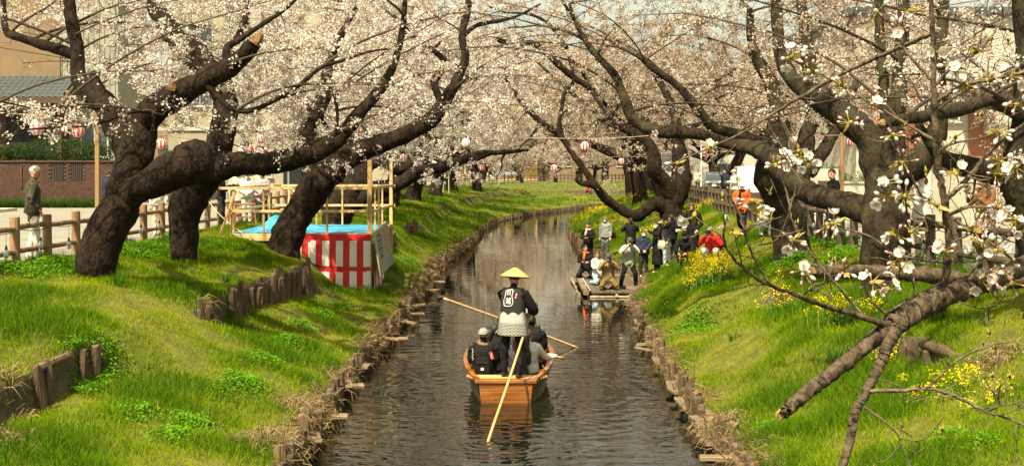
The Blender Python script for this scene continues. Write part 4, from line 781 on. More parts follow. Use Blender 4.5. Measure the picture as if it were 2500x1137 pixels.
# striped festival curtains, each cloth hung in shallow folds with the red band along its top
def curtain(x0, x1, y, z0f, z1, pitch, band, label, phase=0.0, axis='x', flow=0.0):
    n = 220; G, rows = [], 14; b = MB()
    for k in range(rows+1):
        v = k/rows; row = []
        for i in range(n+1):
            u = i/n; a = x0+(x1-x0)*u; zb = z0f(u); z = z1+(zb-z1)*v; f = .022*math.sin(a*9+3*v)*v+.018*mnoise.noise(Vector((a*2.2, v*2.0, phase)))*(.3+v)
            sw = flow*v*(1-u)
            row.append((a+sw*.0, y-.02-abs(f)-.01*v, z) if axis == 'x' else (y+.02+abs(f), a, z))
        G.append(row)
    b.grid(G, flip=(axis == 'x')); m_ = []
    for k in range(rows):
        for i in range(n):
            zc = (G[k][i][2]+G[k+1][i+1][2])/2; u = (i+.5)/n; top = z1-zc < band; s = ((x1-(x0+(x1-x0)*u))/pitch+phase) % 1.0
            m_.append(0 if top else (1 if s < .53 else 0))
    b.m = m_; o = b.build('striped_curtain', [m_red, m_white], loc=(x1 if axis == 'x' else y, y if axis == 'x' else x0, z0f(.5)), smooth=True); return tag(o, label, 'curtain', 'red and white curtains round the stage')
curtain(-6.2, SX1-.04, SF-.03, lambda u: np.interp(u, [0, .28, .45, 1], [1.72, 1.42, 1.27, 1.24]), SZ-.02, .365, .19, 'upper red and white striped curtain across the front of the stage')
curtain(-5.15, SX1-.04, SF-.05, lambda u: np.interp(u, [0, .2, .45, .9, .93, 1], [1.0, .86, .74, .64, .5, .42]), 1.25, .365, .13, 'lower red and white striped curtain reaching down to the grass')
curtain(SF, SF+2.6, SX1+.02, lambda u: np.interp(u, [0, .5, 1], [.42, .60, .75]), SZ-.1, .24, .16, 'narrow striped curtain on the river side of the stage', axis='y')
# painted board leaning on the river side of the stage
def sign_board():
    c = Vector((SX1+.14, SF+.75, 1.55)); t = empty('painted_board', c, 0, 'cream board with blue and orange brush lettering leaning on the stage side', 'sign board'); a = Vector((SX1+.26, SF-.35, 1.02)); W_, H_ = 1.75, 1.18
    ux = Vector((.10, 1, .14)).normalized(); uz = Vector((-.14, -.13, 1)).normalized(); nn = ux.cross(uz).normalized(); m_b = M('cream_board', (.44, .39, .26), (.36, .32, .22), scale=5, rough=.7); pt = lambda u, v, o=0: a+ux*W_*u+uz*H_*v+nn*o
    MB().add([pt(*q) for q in ((0, 0, -.03), (1, 0, -.03), (1, 1, -.03), (0, 1, -.03), (0, 0, .01), (1, 0, .01), (1, 1, .01), (0, 1, .01))], [(0, 3, 2, 1), (4, 5, 6, 7), (0, 1, 5, 4), (1, 2, 6, 5), (2, 3, 7, 6), (3, 0, 4, 7)]).build('board', m_b, t)
    bl, og, gy = M('blue_paint', (.06, .10, .14), rough=.7), M('orange_paint', (.50, .17, .05), rough=.7), M('grey_blue_print', (.17, .20, .22), (.32, .33, .30), scale=60, rough=.7)
    def strokes(name, mt_, L, w_=.035):
        b = MB()
        for (u0, v0, u1, v1) in L:
            p, q = pt(u0, v0, .014), pt(u1, v1, .014); d = (q-p).normalized(); s = d.cross(nn)*w_/2; b.add([p-s, q-s*.6, q+s*.6, p+s], [(0, 1, 2, 3)])
        b.build(name, mt_, t)['kind'] = 'stuff'
    strokes('blue_lettering', bl, [(.12, .88, .42, .84), (.27, .95, .25, .70), (.14, .75, .40, .73), (.15, .83, .13, .62), (.38, .82, .40, .60), (.2, .66, .34, .66), (.13, .56, .42, .55), (.28, .62, .26, .36), (.15, .48, .24, .38), (.40, .50, .30, .38), (.16, .36, .42, .36), (.14, .92, .16, .40)], .06)
    strokes('orange_lettering', og, [(.55, .88, .78, .84), (.66, .92, .62, .66), (.55, .74, .80, .72), (.57, .64, .76, .63), (.60, .60, .56, .44), (.76, .60, .78, .46), (.55, .48, .80, .46), (.67, .56, .66, .34), (.56, .38, .80, .36), (.86, .9, .86, .42), (.92, .86, .92, .5)], .05)
    b = MB(); b.add([pt(.04, .03, .013), pt(.97, .03, .013), pt(.97, .27, .013), pt(.04, .27, .013)], [(0, 1, 2, 3)]); b.build('print_panel', gy, t)
    strokes('panel_lines', M('pale_print', (.52, .52, .46), rough=.7), [(.1+.0*i, .06+.035*i, .7+.1*(i % 2), .06+.035*i) for i in range(6)], .014)
sign_board()
# rope from the stage brace over the fence, and stools on the street
tag(MB().tube(spline([P(500, 478, 36.5), P(528, 515, 36), P(560, 545, 35.5), P(600, 575, 34.2), P(625, 600, 33.6)], 6), .012, 4).build('rope', m_pine, loc=P(560, 545, 35.5)), 'pale rope slung from the fence down over the grass by the stage', 'rope')
m_stool = M('red_brown_wood', (.26, .085, .03), (.36, .13, .05), scale=5, rough=.5)
def stool(px, py, label):
    g = plane_hit(px, py, STREET); t = empty('stool', g, .3, label, 'stool', 'wooden stools on the left street'); h = .62
    MB().box((0, 0, h), (.62, .36, .05)).build('seat', m_stool, t, world=False, bevel=.006)
    for sx in (-1, 1):
        for sy in (-1, 1): MB().bar((sx*.26, sy*.14, h-.02), (sx*.31, sy*.17, 0), .04, .04).build('leg', m_stool, t, world=False)
    MB().bar((-.28, -.15, .25), (.28, -.15, .25), .03, .03).build('stretcher', m_stool, t, world=False)
stool(598, 548, 'red brown wooden stool in front of the women in white'); stool(535, 552, 'red brown wooden stool between the log fence and the stage brace')

# ------------------------------------------------------------------ paper lanterns on their lines
m_pink = M('pink_paper', (.82, .30, .40), rough=.7); m_lred = M('red_paper', (.74, .055, .035), rough=.7); m_lwhite = M('white_paper', (.86, .78, .74), rough=.7); m_lblack = M('lantern_ring', (.03, .02, .02), rough=.5); m_hot = M('hot_pink_paper', (.84, .20, .36), rough=.7)
for _m in (m_pink, m_lred, m_lwhite, m_hot): _m.node_tree.nodes['Principled BSDF'].inputs['Subsurface Weight'].default_value = .0
def lantern_parts(R0, H0, mc, ring):
    prof = []; k = 22
    for i in range(k+1):
        u = -1+2*i/k; r_ = R0*math.sqrt(max(0, 1-(u*.90)**2))*(1+(.018 if i % 2 else -.012)); prof.append((r_, H0*.5*u))
    b = MB(); b.lathe(prof, 32, mats=lambda q, i: 0 if (q//2) % 2 == 0 else 1); sh = b.mesh('paper_shade', [mc, m_lwhite], smooth=False)
    rg = MB(); e = R0*.45; rg.lathe([(e*.7, -.012), (e, -.012), (e, .012), (e*.7, .012), (e*.7, -.012)], 16); rm = rg.mesh('ring', m_lblack)
    return sh, rm
LM = {}
def lantern(px, py, d, rpx, colr, label, name='paper_lantern'):
    c = P(px, py, d); s = rpx*d/FOC; mc = {'pink': m_pink, 'red': m_lred, 'hot': m_hot}[colr]
    if colr not in LM: LM[colr] = lantern_parts(.17, .36, mc, m_lblack)
    t = empty(name, c, rnd.random()*6, label, 'lantern', 'paper lanterns strung over the river'); k = s/.17
    for nm, z in (('paper_shade', 0), ('top_ring', .175), ('bottom_ring', -.175)):
        o = obj(nm, LM[colr][0 if nm == 'paper_shade' else 1], t); o.location = (0, 0, z*k); o.scale = (k,)*3
    h = MB(); h.tube([(0, 0, .17*k), (.0, 0, .30*k)], .006*k, 4); h.build('hanger', m_cable, t, world=False)
    return c+Vector((0, 0, .30*k))
tops = {}
for (px, py, d, rp, colr, lab) in (
    (91, 311, 27, 18, 'hot', 'pink and white lantern hanging farthest left in front of the brick house'), (191, 320, 30, 15, 'red', 'red and white lantern just right of the farthest left pink one'), (394, 352, 33, 12.5, 'red', 'red and white lantern framed by the two limbs of the gnarled cherry'),
    (592, 367, 40, 10, 'pink', 'pale pink lantern leftmost of the three above the women in white'), (617, 364, 40, 10, 'red', 'red striped lantern in the middle of the three above the women in white'), (645, 369, 40, 10, 'hot', 'pink lantern rightmost of the three above the women in white'), (636, 340, 44, 10, 'red', 'red lantern half hidden in blossom above the row of three'),
    (877, 321, 36, 11, 'red', 'red and white lantern over the fork of the stage-side limb'), (840, 381, 44, 9, 'pink', 'pink lantern half hidden in blossom left of the tall stage post'), (985, 386, 52, 9.5, 'hot', 'pink lantern right of the tall stage post'), (1138, 350, 42, 11.5, 'pink', 'pink and white lantern hanging over the left edge of the river'),
    (1177, 410, 74, 7.5, 'red', 'small red lantern beside the far white car'), (1428, 358, 42, 11, 'red', 'red and white lantern hanging alone over the middle of the river'), (1352, 411, 60, 8.5, 'pink', 'pink lantern low beside the slanting right limb'), (1517, 395, 60, 8, 'red', 'small red and white lantern left of the mossy trunk'),
    (2077, 347, 30, 10, 'red', 'red lantern beside the brown pole on the right bank'), (1940, 342, 40, 8, 'pink', 'small pink lantern left of the tall grey trunk'), (1720, 370, 60, 8, 'red', 'red lantern half hidden above the grey car'), (1790, 366, 55, 7, 'pink', 'small pink lantern half hidden above the white puffer jacket')):
    tops[(px, py)] = lantern(px, py, d, rp, colr, lab)
m_line = M('lantern_line', (.55, .36, .28), rough=.7)
def line(pts, label, r_=.008, sag=.1):
    out = []
    for a, b_ in zip(pts[:-1], pts[1:]):
        for k in range(6): u = k/6; p = Vector(a).lerp(Vector(b_), u); p.z -= sag*4*u*(1-u)*.25; out.append(p)
    out.append(Vector(pts[-1])); return tag(MB().tube(out, r_, 4).build('lantern_line', m_line, loc=out[0]), label, 'line', 'lines the lanterns hang from')
line([P(838, 321, 42), P(960, 322, 42), tops[(1138, 350)], tops[(1428, 358)], P(1600, 330, 42)], 'thin line crossing the river with a pink and a red lantern')
line([P(880, 370, 60), P(1190, 398, 60), tops[(1352, 411)], tops[(1517, 395)], P(1660, 385, 60)], 'farther thin line crossing the river above the bend')
line([P(-40, 270, 27), tops[(91, 311)], tops[(191, 320)], P(238, 290, 31)], 'line from the farthest left lantern to the brown pole'); line([P(238, 292, 31), tops[(394, 352)], tops[(592, 367)], tops[(617, 364)], tops[(645, 369)], P(760, 345, 41)], 'line of lanterns along the left street')
line([P(800, 300, 36), tops[(877, 321)], P(990, 318, 36)], 'short line with one lantern by the tall stage post'); line([P(1640, 360, 60), tops[(1720, 370)], tops[(1790, 366)], tops[(1940, 342)], tops[(2077, 347)], P(2160, 330, 26)], 'line of lanterns along the right street')
m_pole = M('lantern_pole', (.27, .155, .06), (.36, .22, .09), scale=5, rough=.7, stretch=(1, 1, .1))
g = Vector(((238-1250)*31/FOC, 31, STREET)); t = empty('lantern_pole', g, 0, 'slim brown wooden pole beside the gnarled cherry on the left street', 'pole'); MB().box((g.x, g.y, STREET+1.5), (.095, .095, 3.1)).build('shaft', m_pole, t, bevel=.008); MB().box((g.x, g.y, STREET+3.07), (.13, .13, .04)).build('cap', m_pole, t)
def pole(px, d, h, label, rr=.06, mt_=None, bands=False):
    g = Vector(((px-1250)*d/FOC, d, STREET)); t = empty('pole', g, 0, label, 'pole'); MB().cyl((g.x, g.y, STREET-.2), (g.x, g.y, STREET+h), rr, rr*.9, 10).build('shaft', mt_ or m_pole, t)
    MB().lathe([(rr*.9, h), (rr*1.15, h), (rr*1.15, h+.04), (.001, h+.05)], 10, (g.x, g.y, STREET)).build('cap', mt_ or m_pole, t)
    if bands:
        for i, mm in enumerate((m_lred, M('yellow_band', (.72, .48, .04), rough=.5))): MB().lathe([(rr*1.03, .75+.16*i), (rr*1.06, .76+.16*i), (rr*1.06, .90+.16*i), (rr*1.03, .91+.16*i)], 10, (g.x, g.y, STREET)).build('band', mm, t)
    return t
pole(2056, 31, 2.5, 'brown wooden lantern pole with red and yellow bands behind the dark railing', .05, None, True)
m_conc = M('concrete_pole', (.40, .38, .33), (.48, .46, .40), scale=4, rough=.9)
pole(1163, 150, 11, 'grey concrete utility pole beyond the bend', .2, m_conc); pole(1712, 100, 4.5, 'white signpost beside the far grey car', .05, m_lwhite)
# ------------------------------------------------------------------ people: one continuous body each, posed by joints
def cloth(name, c, c2=None, rough=.8, sc=14, bump=.4): return M('cloth_'+name, c, c2 or tuple(k*1.55+.001 for k in c), scale=sc, rough=rough, bump=bump, bscale=9, spec=.18)
BLK = cloth('black', (.0065, .006, .006)); CHAR = cloth('charcoal', (.022, .021, .021)); NAVY = cloth('navy', (.016, .021, .042)); OLIVE = cloth('dark_olive', (.045, .040, .020), rough=.5); KHAKI = cloth('khaki', (.19, .135, .065)); BROWN = cloth('tobacco', (.12, .080, .020)); GREYV = cloth('grey_green', (.24, .25, .20)); WHT = cloth('white', (.52, .49, .42), (.60, .57, .50)); CREAM = cloth('cream', (.58, .50, .36), (.66, .58, .44)); DENIM = cloth('light_denim', (.26, .36, .42)); MINT = cloth('mint', (.30, .40, .34)); TROUS = cloth('pale_trousers', (.46, .43, .36)); REDJ = cloth('red', (.50, .018, .016)); ORJ = cloth('orange', (.62, .10, .02)); GREYP = cloth('grey_puffer', (.17, .175, .16)); MAUVE = cloth('mauve', (.33, .24, .26)); TANJ = cloth('tan', (.40, .25, .12)); BRN = cloth('chestnut', (.15, .065, .025)); DGREY = cloth('dark_grey', (.06, .06, .055)); PINKS = cloth('pink_scarf', (.60, .33, .33)); ORS = cloth('orange_scarf', (.70, .12, .02)); PURP = cloth('purple_print', (.009, .007, .012), (.10, .08, .115), sc=11); YEL = cloth('yellow_glove', (.62, .38, .03)); DENIMD = cloth('dark_denim', (.03, .05, .08)); SAGE = cloth('sage', (.14, .13, .07)); PATT = cloth('patterned', (.10, .10, .09), (.58, .54, .46), sc=10)
SKIN = M('skin', (.52, .30, .19), rough=.55); SKINP = M('skin_ruddy', (.58, .27, .17), rough=.55); HAIRB = M('black_hair', (.006, .005, .0045), (.016, .012, .010), scale=30, rough=.6, stretch=(1, 1, .1)); HAIRBR = M('brown_hair', (.030, .014, .008), (.075, .034, .018), scale=30, rough=.6, stretch=(1, 1, .1)); HAIRW = M('white_hair', (.42, .385, .33), rough=.7); HAIRG = M('grey_hair', (.24, .22, .19), rough=.7); MASK = M('mask_paper', (.82, .81, .78), rough=.8); EYE = M('dark_eye', (.012, .009, .008), rough=.3); LIP = M('lips', (.36, .13, .10), rough=.5); SHOE_B = M('black_shoe', (.014, .013, .012), rough=.5); SHOE_W = M('pale_shoe', (.55, .52, .45), rough=.6); SHOE_BL = M('blue_shoe', (.05, .11, .17), rough=.6); STRAW = M('straw_hat', (.50, .29, .085), (.62, .39, .14), scale=40, rough=.6, bump=.3, bscale=90); GREYH = cloth('grey_hat', (.20, .20, .18)); CAMB = M('camera_black', (.012, .012, .012), rough=.4); GLASS = M('lens_glass', (.02, .025, .04), rough=.08, spec=.9); WHLENS = M('pale_label', (.7, .7, .66), rough=.5)
J0 = {  # standing, facing +Y, metres for a 1.70 m person
    'pelvis': (0, 0, .92), 'waist': (0, .005, 1.06), 'chest': (0, .0, 1.26), 'shl': (0, -.01, 1.40), 'neck': (0, .0, 1.47), 'head': (0, .035, 1.585),
    'sL': (-.175, -.01, 1.395), 'eL': (-.225, -.03, 1.12), 'wL': (-.215, .06, .885), 'sR': (.175, -.01, 1.395), 'eR': (.225, -.03, 1.12), 'wR': (.215, .06, .885),
    'hL': (-.085, 0, .90), 'kL': (-.095, .03, .49), 'aL': (-.10, -.01, .085), 'hR': (.085, 0, .90), 'kR': (.095, .03, .49), 'aR': (.10, -.01, .085)}
def shift(names, d, J): 
    for n in names: J[n] = tuple(np.array(J[n])+np.array(d))
UP = ['pelvis', 'waist', 'chest', 'shl', 'neck', 'head', 'sL', 'eL', 'wL', 'sR', 'eR', 'wR', 'hL', 'hR']
def lean(J, ang, names=('waist', 'chest', 'shl', 'neck', 'head', 'sL', 'eL', 'wL', 'sR', 'eR', 'wR'), side=0.0):
    o = np.array(J['pelvis']); a = math.radians(ang); b = math.radians(side)
    for n in names:
        v = np.array(J[n])-o; y = v[1]*math.cos(a)+v[2]*math.sin(a); z = -v[1]*math.sin(a)+v[2]*math.cos(a); x = v[0]*math.cos(b)+z*math.sin(b); z = -v[0]*math.sin(b)+z*math.cos(b); J[n] = tuple(o+np.array([x, y, z]))
def pose(kind):
    J = dict(J0)
    if kind in ('photo', 'photo_stoop', 'photo_kneel', 'photo_crouch'):
        J.update(eL=(-.30, .13, 1.24), wL=(-.075, .23, 1.50), eR=(.30, .13, 1.24), wR=(.09, .23, 1.52))
    if kind == 'hold': J.update(eL=(-.24, .05, 1.13), wL=(-.10, .29, 1.16), eR=(.24, .05, 1.13), wR=(.11, .29, 1.16))
    if kind == 'clasp': J.update(eL=(-.24, .04, 1.13), wL=(-.05, .22, 1.0), eR=(.24, .04, 1.13), wR=(.06, .22, 1.0))
    if kind == 'reach': J.update(eL=(-.23, .16, 1.24), wL=(-.10, .40, 1.40))
    if kind == 'phone': J.update(eR=(.23, .12, 1.18), wR=(.10, .27, 1.42), eL=(-.23, .1, 1.16), wL=(-.05, .28, 1.36))
    if kind == 'pockets': J.update(eL=(-.27, -.09, 1.12), wL=(-.20, .06, .95), eR=(.27, -.09, 1.12), wR=(.20, .06, .95))
    if kind == 'photo_stoop':
        lean(J, 14); J.update(kL=(-.20, .12, .47), aL=(-.25, .0, .085), kR=(.19, .12, .47), aR=(.25, .0, .085)); shift(UP, (0, 0, -.07), J)
    if kind == 'walk': J.update(kL=(-.09, .18, .50), aL=(-.09, .16, .09), kR=(.10, -.05, .50), aR=(.10, -.38, .20)); shift(UP, (0, 0, -.03), J)
    if kind == 'wide': J.update(aL=(-.17, 0, .085), kL=(-.14, .03, .49), aR=(.17, 0, .085), kR=(.14, .03, .49))
    if kind in ('sit', 'sit_back'):
        shift(UP, (0, 0, -.66), J); J.update(kL=(-.13, .40, .36), aL=(-.12, .48, .07), kR=(.13, .40, .36), aR=(.12, .48, .07), eL=(-.23, .05, .50), wL=(-.13, .28, .42), eR=(.23, .05, .50), wR=(.13, .28, .42))
    if kind in ('kneel', 'photo_kneel'):
        shift(UP, (0, 0, -.60), J); J.update(hL=(-.10, 0, .32), hR=(.10, 0, .32), kL=(-.25, .36, .10), aL=(-.17, -.10, .07), kR=(.25, .36, .10), aR=(.17, -.10, .07))
        if kind == 'photo_kneel': lean(J, 10)
        else: J.update(eL=(-.23, .10, .56), wL=(-.10, .30, .56), eR=(.23, .10, .56), wR=(.11, .30, .56))
    if kind in ('crouch', 'photo_crouch'):
        shift(UP, (0, -.12, -.56), J); lean(J, 22); J.update(kL=(-.17, .25, .48), aL=(-.14, .02, .08), kR=(.17, .25, .48), aR=(.14, .02, .08))
        if kind == 'crouch': J.update(eL=(-.24, .22, .56), wL=(-.10, .40, .50), eR=(.24, .22, .56), wR=(.12, .40, .50))
    return J
def hand_geo(mb, w_, d, up, s, curl=.9):
    """a palm with four bent unequal fingers and a thumb from its side, radius of a finger about 9 mm"""
    d = Vector(d).normalized(); up = Vector(up); side = d.cross(up)
    if side.length < .05: side = d.cross(Vector((1, 0, 0)))
    side.normalize(); nrm = side.cross(d).normalized(); w_ = Vector(w_); rot = np.array([[side[i], d[i], nrm[i]] for i in range(3)])
    mb.ell(w_+d*.045*s, (.040*s, .055*s, .017*s), 8, 6, 0, rot)
    for k, (o, L) in enumerate(((-.029, .070), (-.010, .080), (.010, .075), (.028, .058))):
        a = w_+d*.080*s+side*o*s; b_ = a+(d*math.cos(curl*.5)-nrm*math.sin(curl*.5))*L*.5*s; c = b_+(d*math.cos(curl*1.5)-nrm*math.sin(curl*1.5))*L*.5*s
        mb.tube([a-d*.02*s, a, b_, c], [.0095*s, .0095*s, .0085*s, .007*s], 5)
    a = w_+d*.03*s-side*.036*s; b_ = a+(d*.6-side*.6-nrm*.45).normalized()*.035*s; mb.tube([a+side*.015*s, a, b_, b_+(d*.8-nrm*.55).normalized()*.03*s], [.012*s, .011*s, .010*s, .008*s], 5)
def person(label, foot, yaw, J, top=BLK, legs=BLK, shoe=SHOE_B, skin=SKIN, hair='short', hairm=HAIRB, hat=None, hatm=None, mask=False, face=True, height=1.66, bulk=1.0, coat=None, coatm=None, head_turn=(0, 0), scarf=None, glove=None, voxel=.021, group=None, rot_tilt=0, hem=0.05, lift=0.0, sleeve=None):
    """foot: where the feet (or seat) rest; yaw: degrees clockwise from looking away up the river"""
    s = height/1.70; t = empty('person', foot, -R(yaw), label, 'person', group); J = {k: np.array(v)*s for k, v in J.items()}; p = lambda k: Vector(J[k])
    b = MB(); seg = []
    def limb(ks, rs, mat, n=10):
        pts = [J[k] if isinstance(k, str) else np.array(k) for k in ks]; q = spline([(*a, r_*s) for a, r_ in zip(pts, rs)], 3); b.tube(q[:, :3], q[:, 3], n)
        for i in range(len(q)-1): seg.append((q[i, :3], q[i+1, :3], q[i, 3], mat))
    def loft(rows, mat):   # elliptical sections (centre, half width, half depth), turned with the shoulder line
        V, F, n = [], [], 16; ax = Vector(J['sR']-J['sL']).normalized()
        for c, a, d in rows:
            c = Vector(c)
            i = rows.index((tuple(c), a, d)) if False else None
            V.append((c, a*s, d*s))
        pts = []; 
        for i, (c, a, d) in enumerate(V):
            tg = (V[min(i+1, len(V)-1)][0]-V[max(i-1, 0)][0]).normalized(); sx = (ax-tg*ax.dot(tg)).normalized(); sy = tg.cross(sx)
            for k in range(n): th = 2*math.pi*k/n; pts.append(c+sx*a*math.cos(th)+sy*d*math.sin(th))
        for i in range(len(V)-1):
            for k in range(n): F.append((i*n+k, i*n+(k+1) % n, (i+1)*n+(k+1) % n, (i+1)*n+k))
        F.append(tuple(range(n))[::-1]); F.append(tuple((len(V)-1)*n+k for k in range(n))); b.add([tuple(q) for q in pts], F)
        for i in range(len(V)-1): seg.append((np.array(V[i][0]), np.array(V[i+1][0]), (V[i][1]+V[i][2])/2, mat))
    bk = bulk; pv, wa, ch, sh, nk, hd = (p(k) for k in ('pelvis', 'waist', 'chest', 'shl', 'neck', 'head')); dn = (pv-wa).normalized()
    loft([(pv+dn*.07*s, .13*bk, .10*bk), (pv, .165*bk, .118*bk)], 1)
    loft([(pv+dn*hem*s, (.188+hem*.25)*bk, (.142+hem*.2)*bk), (pv-dn*.08*s, .180*bk, .134*bk), (wa, .168*bk, .124*bk), (ch, .172*bk, .122*bk), ((ch+sh)/2, .178*bk, .115*bk), (sh, .135*bk, .085*bk), (sh+(nk-sh)*.6, .07, .065)], 0)
    limb(['neck', nk.lerp(hd, .5)], [.055, .054], 2)
    for S in 'LR':
        limb(['shl', 's'+S], [.07, .068*bk], 0); limb(['s'+S, 'e'+S], [.070*bk, .056*bk], 0 if sleeve is None else 4); limb(['e'+S, 'w'+S], [.056*bk, .043*bk], 0 if sleeve is None else 4)
        wv = Vector(J['w'+S]); fd = (wv-Vector(J['e'+S])).normalized(); limb([wv-fd*.01*s, wv+fd*.035*s], [.028, .027], 2)
        limb(['h'+S, 'k'+S], [.096*(.5+.5*bk), .070*(.4+.6*bk)], 1); limb(['k'+S, 'a'+S], [.070*(.4+.6*bk), .060*(.3+.7*bk)], 1)
        an = Vector(J['a'+S]); kn = Vector(J['k'+S]); sd = (kn-an).normalized(); fwd = Vector((0, 1, 0)); fwd = fwd-sd*fwd.dot(sd)*(.9 if sd.z < .75 else 0); fwd = fwd.normalized() if fwd.length > .2 else Vector((0, 0, -1))
        sole = an-sd*.045*s if sd.z > .5 else an-sd*.02*s
        limb([sole-fwd*.06*s, sole+fwd*.06*s, sole+fwd*.155*s-Vector((0, 0, .008*s))], [.042, .043, .030], 3, 8)
    # head: skull, jaw, nose, ears; looks where head_turn says (turn right, tilt down) in degrees
    Hm = Matrix.Rotation(-R(head_turn[0]), 3, 'Z')@Matrix.Rotation(-R(head_turn[1]), 3, 'X'); H = lambda x, y, z: hd+Hm@Vector((x*s, y*s, z*s)); rotn = np.array(Hm)
    b.ell(H(0, -.010, .025), (.076*s, .094*s, .092*s), 14, 10, 0, rotn); b.ell(H(0, .022, -.045), (.058*s, .068*s, .070*s), 12, 8, 0, rotn); b.ell(H(0, .094, -.012), (.014*s, .020*s, .024*s), 8, 6, 0, rotn)
    for e in (-1, 1): b.ell(H(e*.078, -.005, -.008), (.012*s, .022*s, .034*s), 8, 6, 0, rotn)
    seg.append((np.array(H(0, -.01, .03)), np.array(H(0, .02, -.06)), .085*s, 2))
    if coat is not None:   # a skirt or the tail of a long coat
        loft([(pv-dn*.03*s, .175*bk, .125*bk), (pv+dn*.12*s, .20*bk, .15*bk), (Vector((pv.x, pv.y+.01, coat*s)), .215*bk, .17*bk)], 4)
    me0 = b.mesh('body', SKIN); tmp = bpy.data.objects.new('tmp', me0); COL.objects.link(tmp); rm = tmp.modifiers.new('r', 'REMESH'); rm.mode = 'VOXEL'; rm.voxel_size = voxel*s; sm = tmp.modifiers.new('s', 'SMOOTH'); sm.factor = .5; sm.iterations = 2
    dg = bpy.context.evaluated_depsgraph_get(); me = bpy.data.meshes.new_from_object(tmp.evaluated_get(dg)); bpy.data.objects.remove(tmp); bpy.data.meshes.remove(me0); me.name = 'body'
    nv = len(me.vertices); co = np.empty(nv*3); me.vertices.foreach_get('co', co); co = co.reshape(-1, 3); npoly = len(me.polygons); cen = np.empty(npoly*3); me.polygons.foreach_get('center', cen); cen = cen.reshape(-1, 3)
    best = np.full(npoly, 9e9); mi = np.zeros(npoly, int)
    for a, c, r_, mt_ in seg:
        ab = c-a; tt = np.clip(((cen-a)@ab)/max(ab@ab, 1e-9), 0, 1); d = np.linalg.norm(cen-(a+tt[:, None]*ab), axis=1)-r_; k = d < best; best[k] = d[k]; mi[k] = mt_
    # folds in the cloth
    nn = np.empty(nv*3); me.vertices.foreach_get('normal', nn); nn = nn.reshape(-1, 3)
    hdist = np.linalg.norm(co-np.array(hd), axis=1); amt = np.where(hdist > .2*s, 1, 0)*.007*s
    f = np.sin(co[:, 2]*42+co[:, 0]*31+np.sin(co[:, 1]*23)*2)*.6+np.sin(co[:, 2]*19-co[:, 1]*37+co[:, 0]*11); co = co+nn*(f*amt)[:, None]
    hm = MB()
    for S in 'LR':
        wv = Vector(J['w'+S]); fd = (wv-Vector(J['e'+S])).normalized(); hand_geo(hm, wv+fd*.015*s, fd, (0, 0, 1) if abs(fd.z) < .8 else (0, 1, 0), s*1.05)
    polys = [tuple(q.vertices) for q in me.polygons]; V = np.vstack([co]+hm.v); polys += [tuple(i+nv for i in f_) for f_ in hm.f]
    m2 = bpy.data.meshes.new('body'); m2.from_pydata(V.tolist(), [], polys); m2.polygons.foreach_set('material_index', np.concatenate([mi, np.full(len(hm.f), 5)])); m2.polygons.foreach_set('use_smooth', [True]*len(polys))
    for m_ in (top, legs, skin, shoe, coatm or sleeve or top, glove or skin): m2.materials.append(m_)
    m2.update(); bpy.data.meshes.remove(me); obj('body', m2, t)
    # hair and hats follow the skull
    def part(name, mb, mt_, smooth=True): return mb.build(name, mt_, t, smooth=smooth, world=False)
    hb = MB()
    if hair in ('short', 'bob', 'long', 'tail'):
        V0 = []; nu, nw = 18, 9
        for i in range(nw+1):
            row = []
            for q in range(nu):
                a = 2*math.pi*q/nu; front = max(0, math.sin(a)); low = {'short': -.22, 'bob': -.95, 'long': -1.0, 'tail': -.55}[hair]; lo_ = low*(1-front**.6)+.42*front**.6; ph = math.asin(1)*(1-i/nw)+math.asin(max(-.98, lo_))*(i/nw); k = (1.0 if hat else 1.04)+.035*mnoise.noise(Vector((a*2, i*.7, s*9)))+.016*math.sin(a*9+i*.8)*(i/nw)
                row.append(H(.080*k*math.cos(ph)*math.cos(a), -.012+.099*k*math.cos(ph)*math.sin(a), .026+.100*k*math.sin(ph)))
            V0.append(row+[row[0]])
        hb.grid([[tuple(v) for v in r_] for r_ in V0])
        if hair == 'long': hb.tube([H(0, -.085, .03), H(0, -.115, -.06), H(.0, -.12, -.19), H(0, -.10, -.32)], [.07*s, .085*s, .08*s, .03*s], 10)
        if hair == 'bob': hb.tube([H(0, -.07, 0), H(0, -.085, -.06), H(0, -.08, -.12)], [.075*s, .08*s, .05*s], 10)
        if hair == 'tail': hb.tube([H(0, -.10, .03), H(0, -.15, .0), H(0, -.165, -.12), H(0, -.14, -.2)], [.03*s, .035*s, .03*s, .008*s], 8)
        part('hair', hb, hairm)
    if hat:
        hb = MB(); m_ = hatm or BLK
        if hat in ('cap', 'cap_back'):
            f = 1 if hat == 'cap' else -1; hb.ell(H(0, -.012, .045), (.094*s, .113*s, .092*s), 16, 6, 0, rotn, 1.0, -.05)
            hb.grid([[tuple(H(x*(.08-.012*k), f*(.075+.085*k/2*(1-abs(x)*.35)), .052-.012*k)) for x in np.linspace(-1, 1, 9)] for k in range(3)]); part('cap', hb, m_)
        elif hat == 'bucket':
            hb.lathe([(.001, .135), (.06, .132), (.084, .12), (.092, .05), (.135, .012), (.138, .008), (.09, .04)], 18, tuple(H(0, -.012, 0)), 0, rotn*s); part('bucket_hat', hb, m_)
        elif hat == 'cone':
            prof = [(.004, .215)]+[(.245*u, .215-.155*u**1.18) for u in np.linspace(.06, 1, 12)]+[(.246, .045), (.238, .043), (.10, .13)]; hb.lathe(prof, 30, tuple(H(0, .0, .0)), 0, rotn*s)
            part('straw_hat', hb, m_); kb = MB(); kb.lathe([(.001, .232), (.018, .228), (.022, .208), (.016, .205)], 8, tuple(H(0, 0, 0)), 0, rotn*s); part('hat_knot', kb, M('hat_knot', (.05, .03, .015)))
        elif hat == 'beanie':
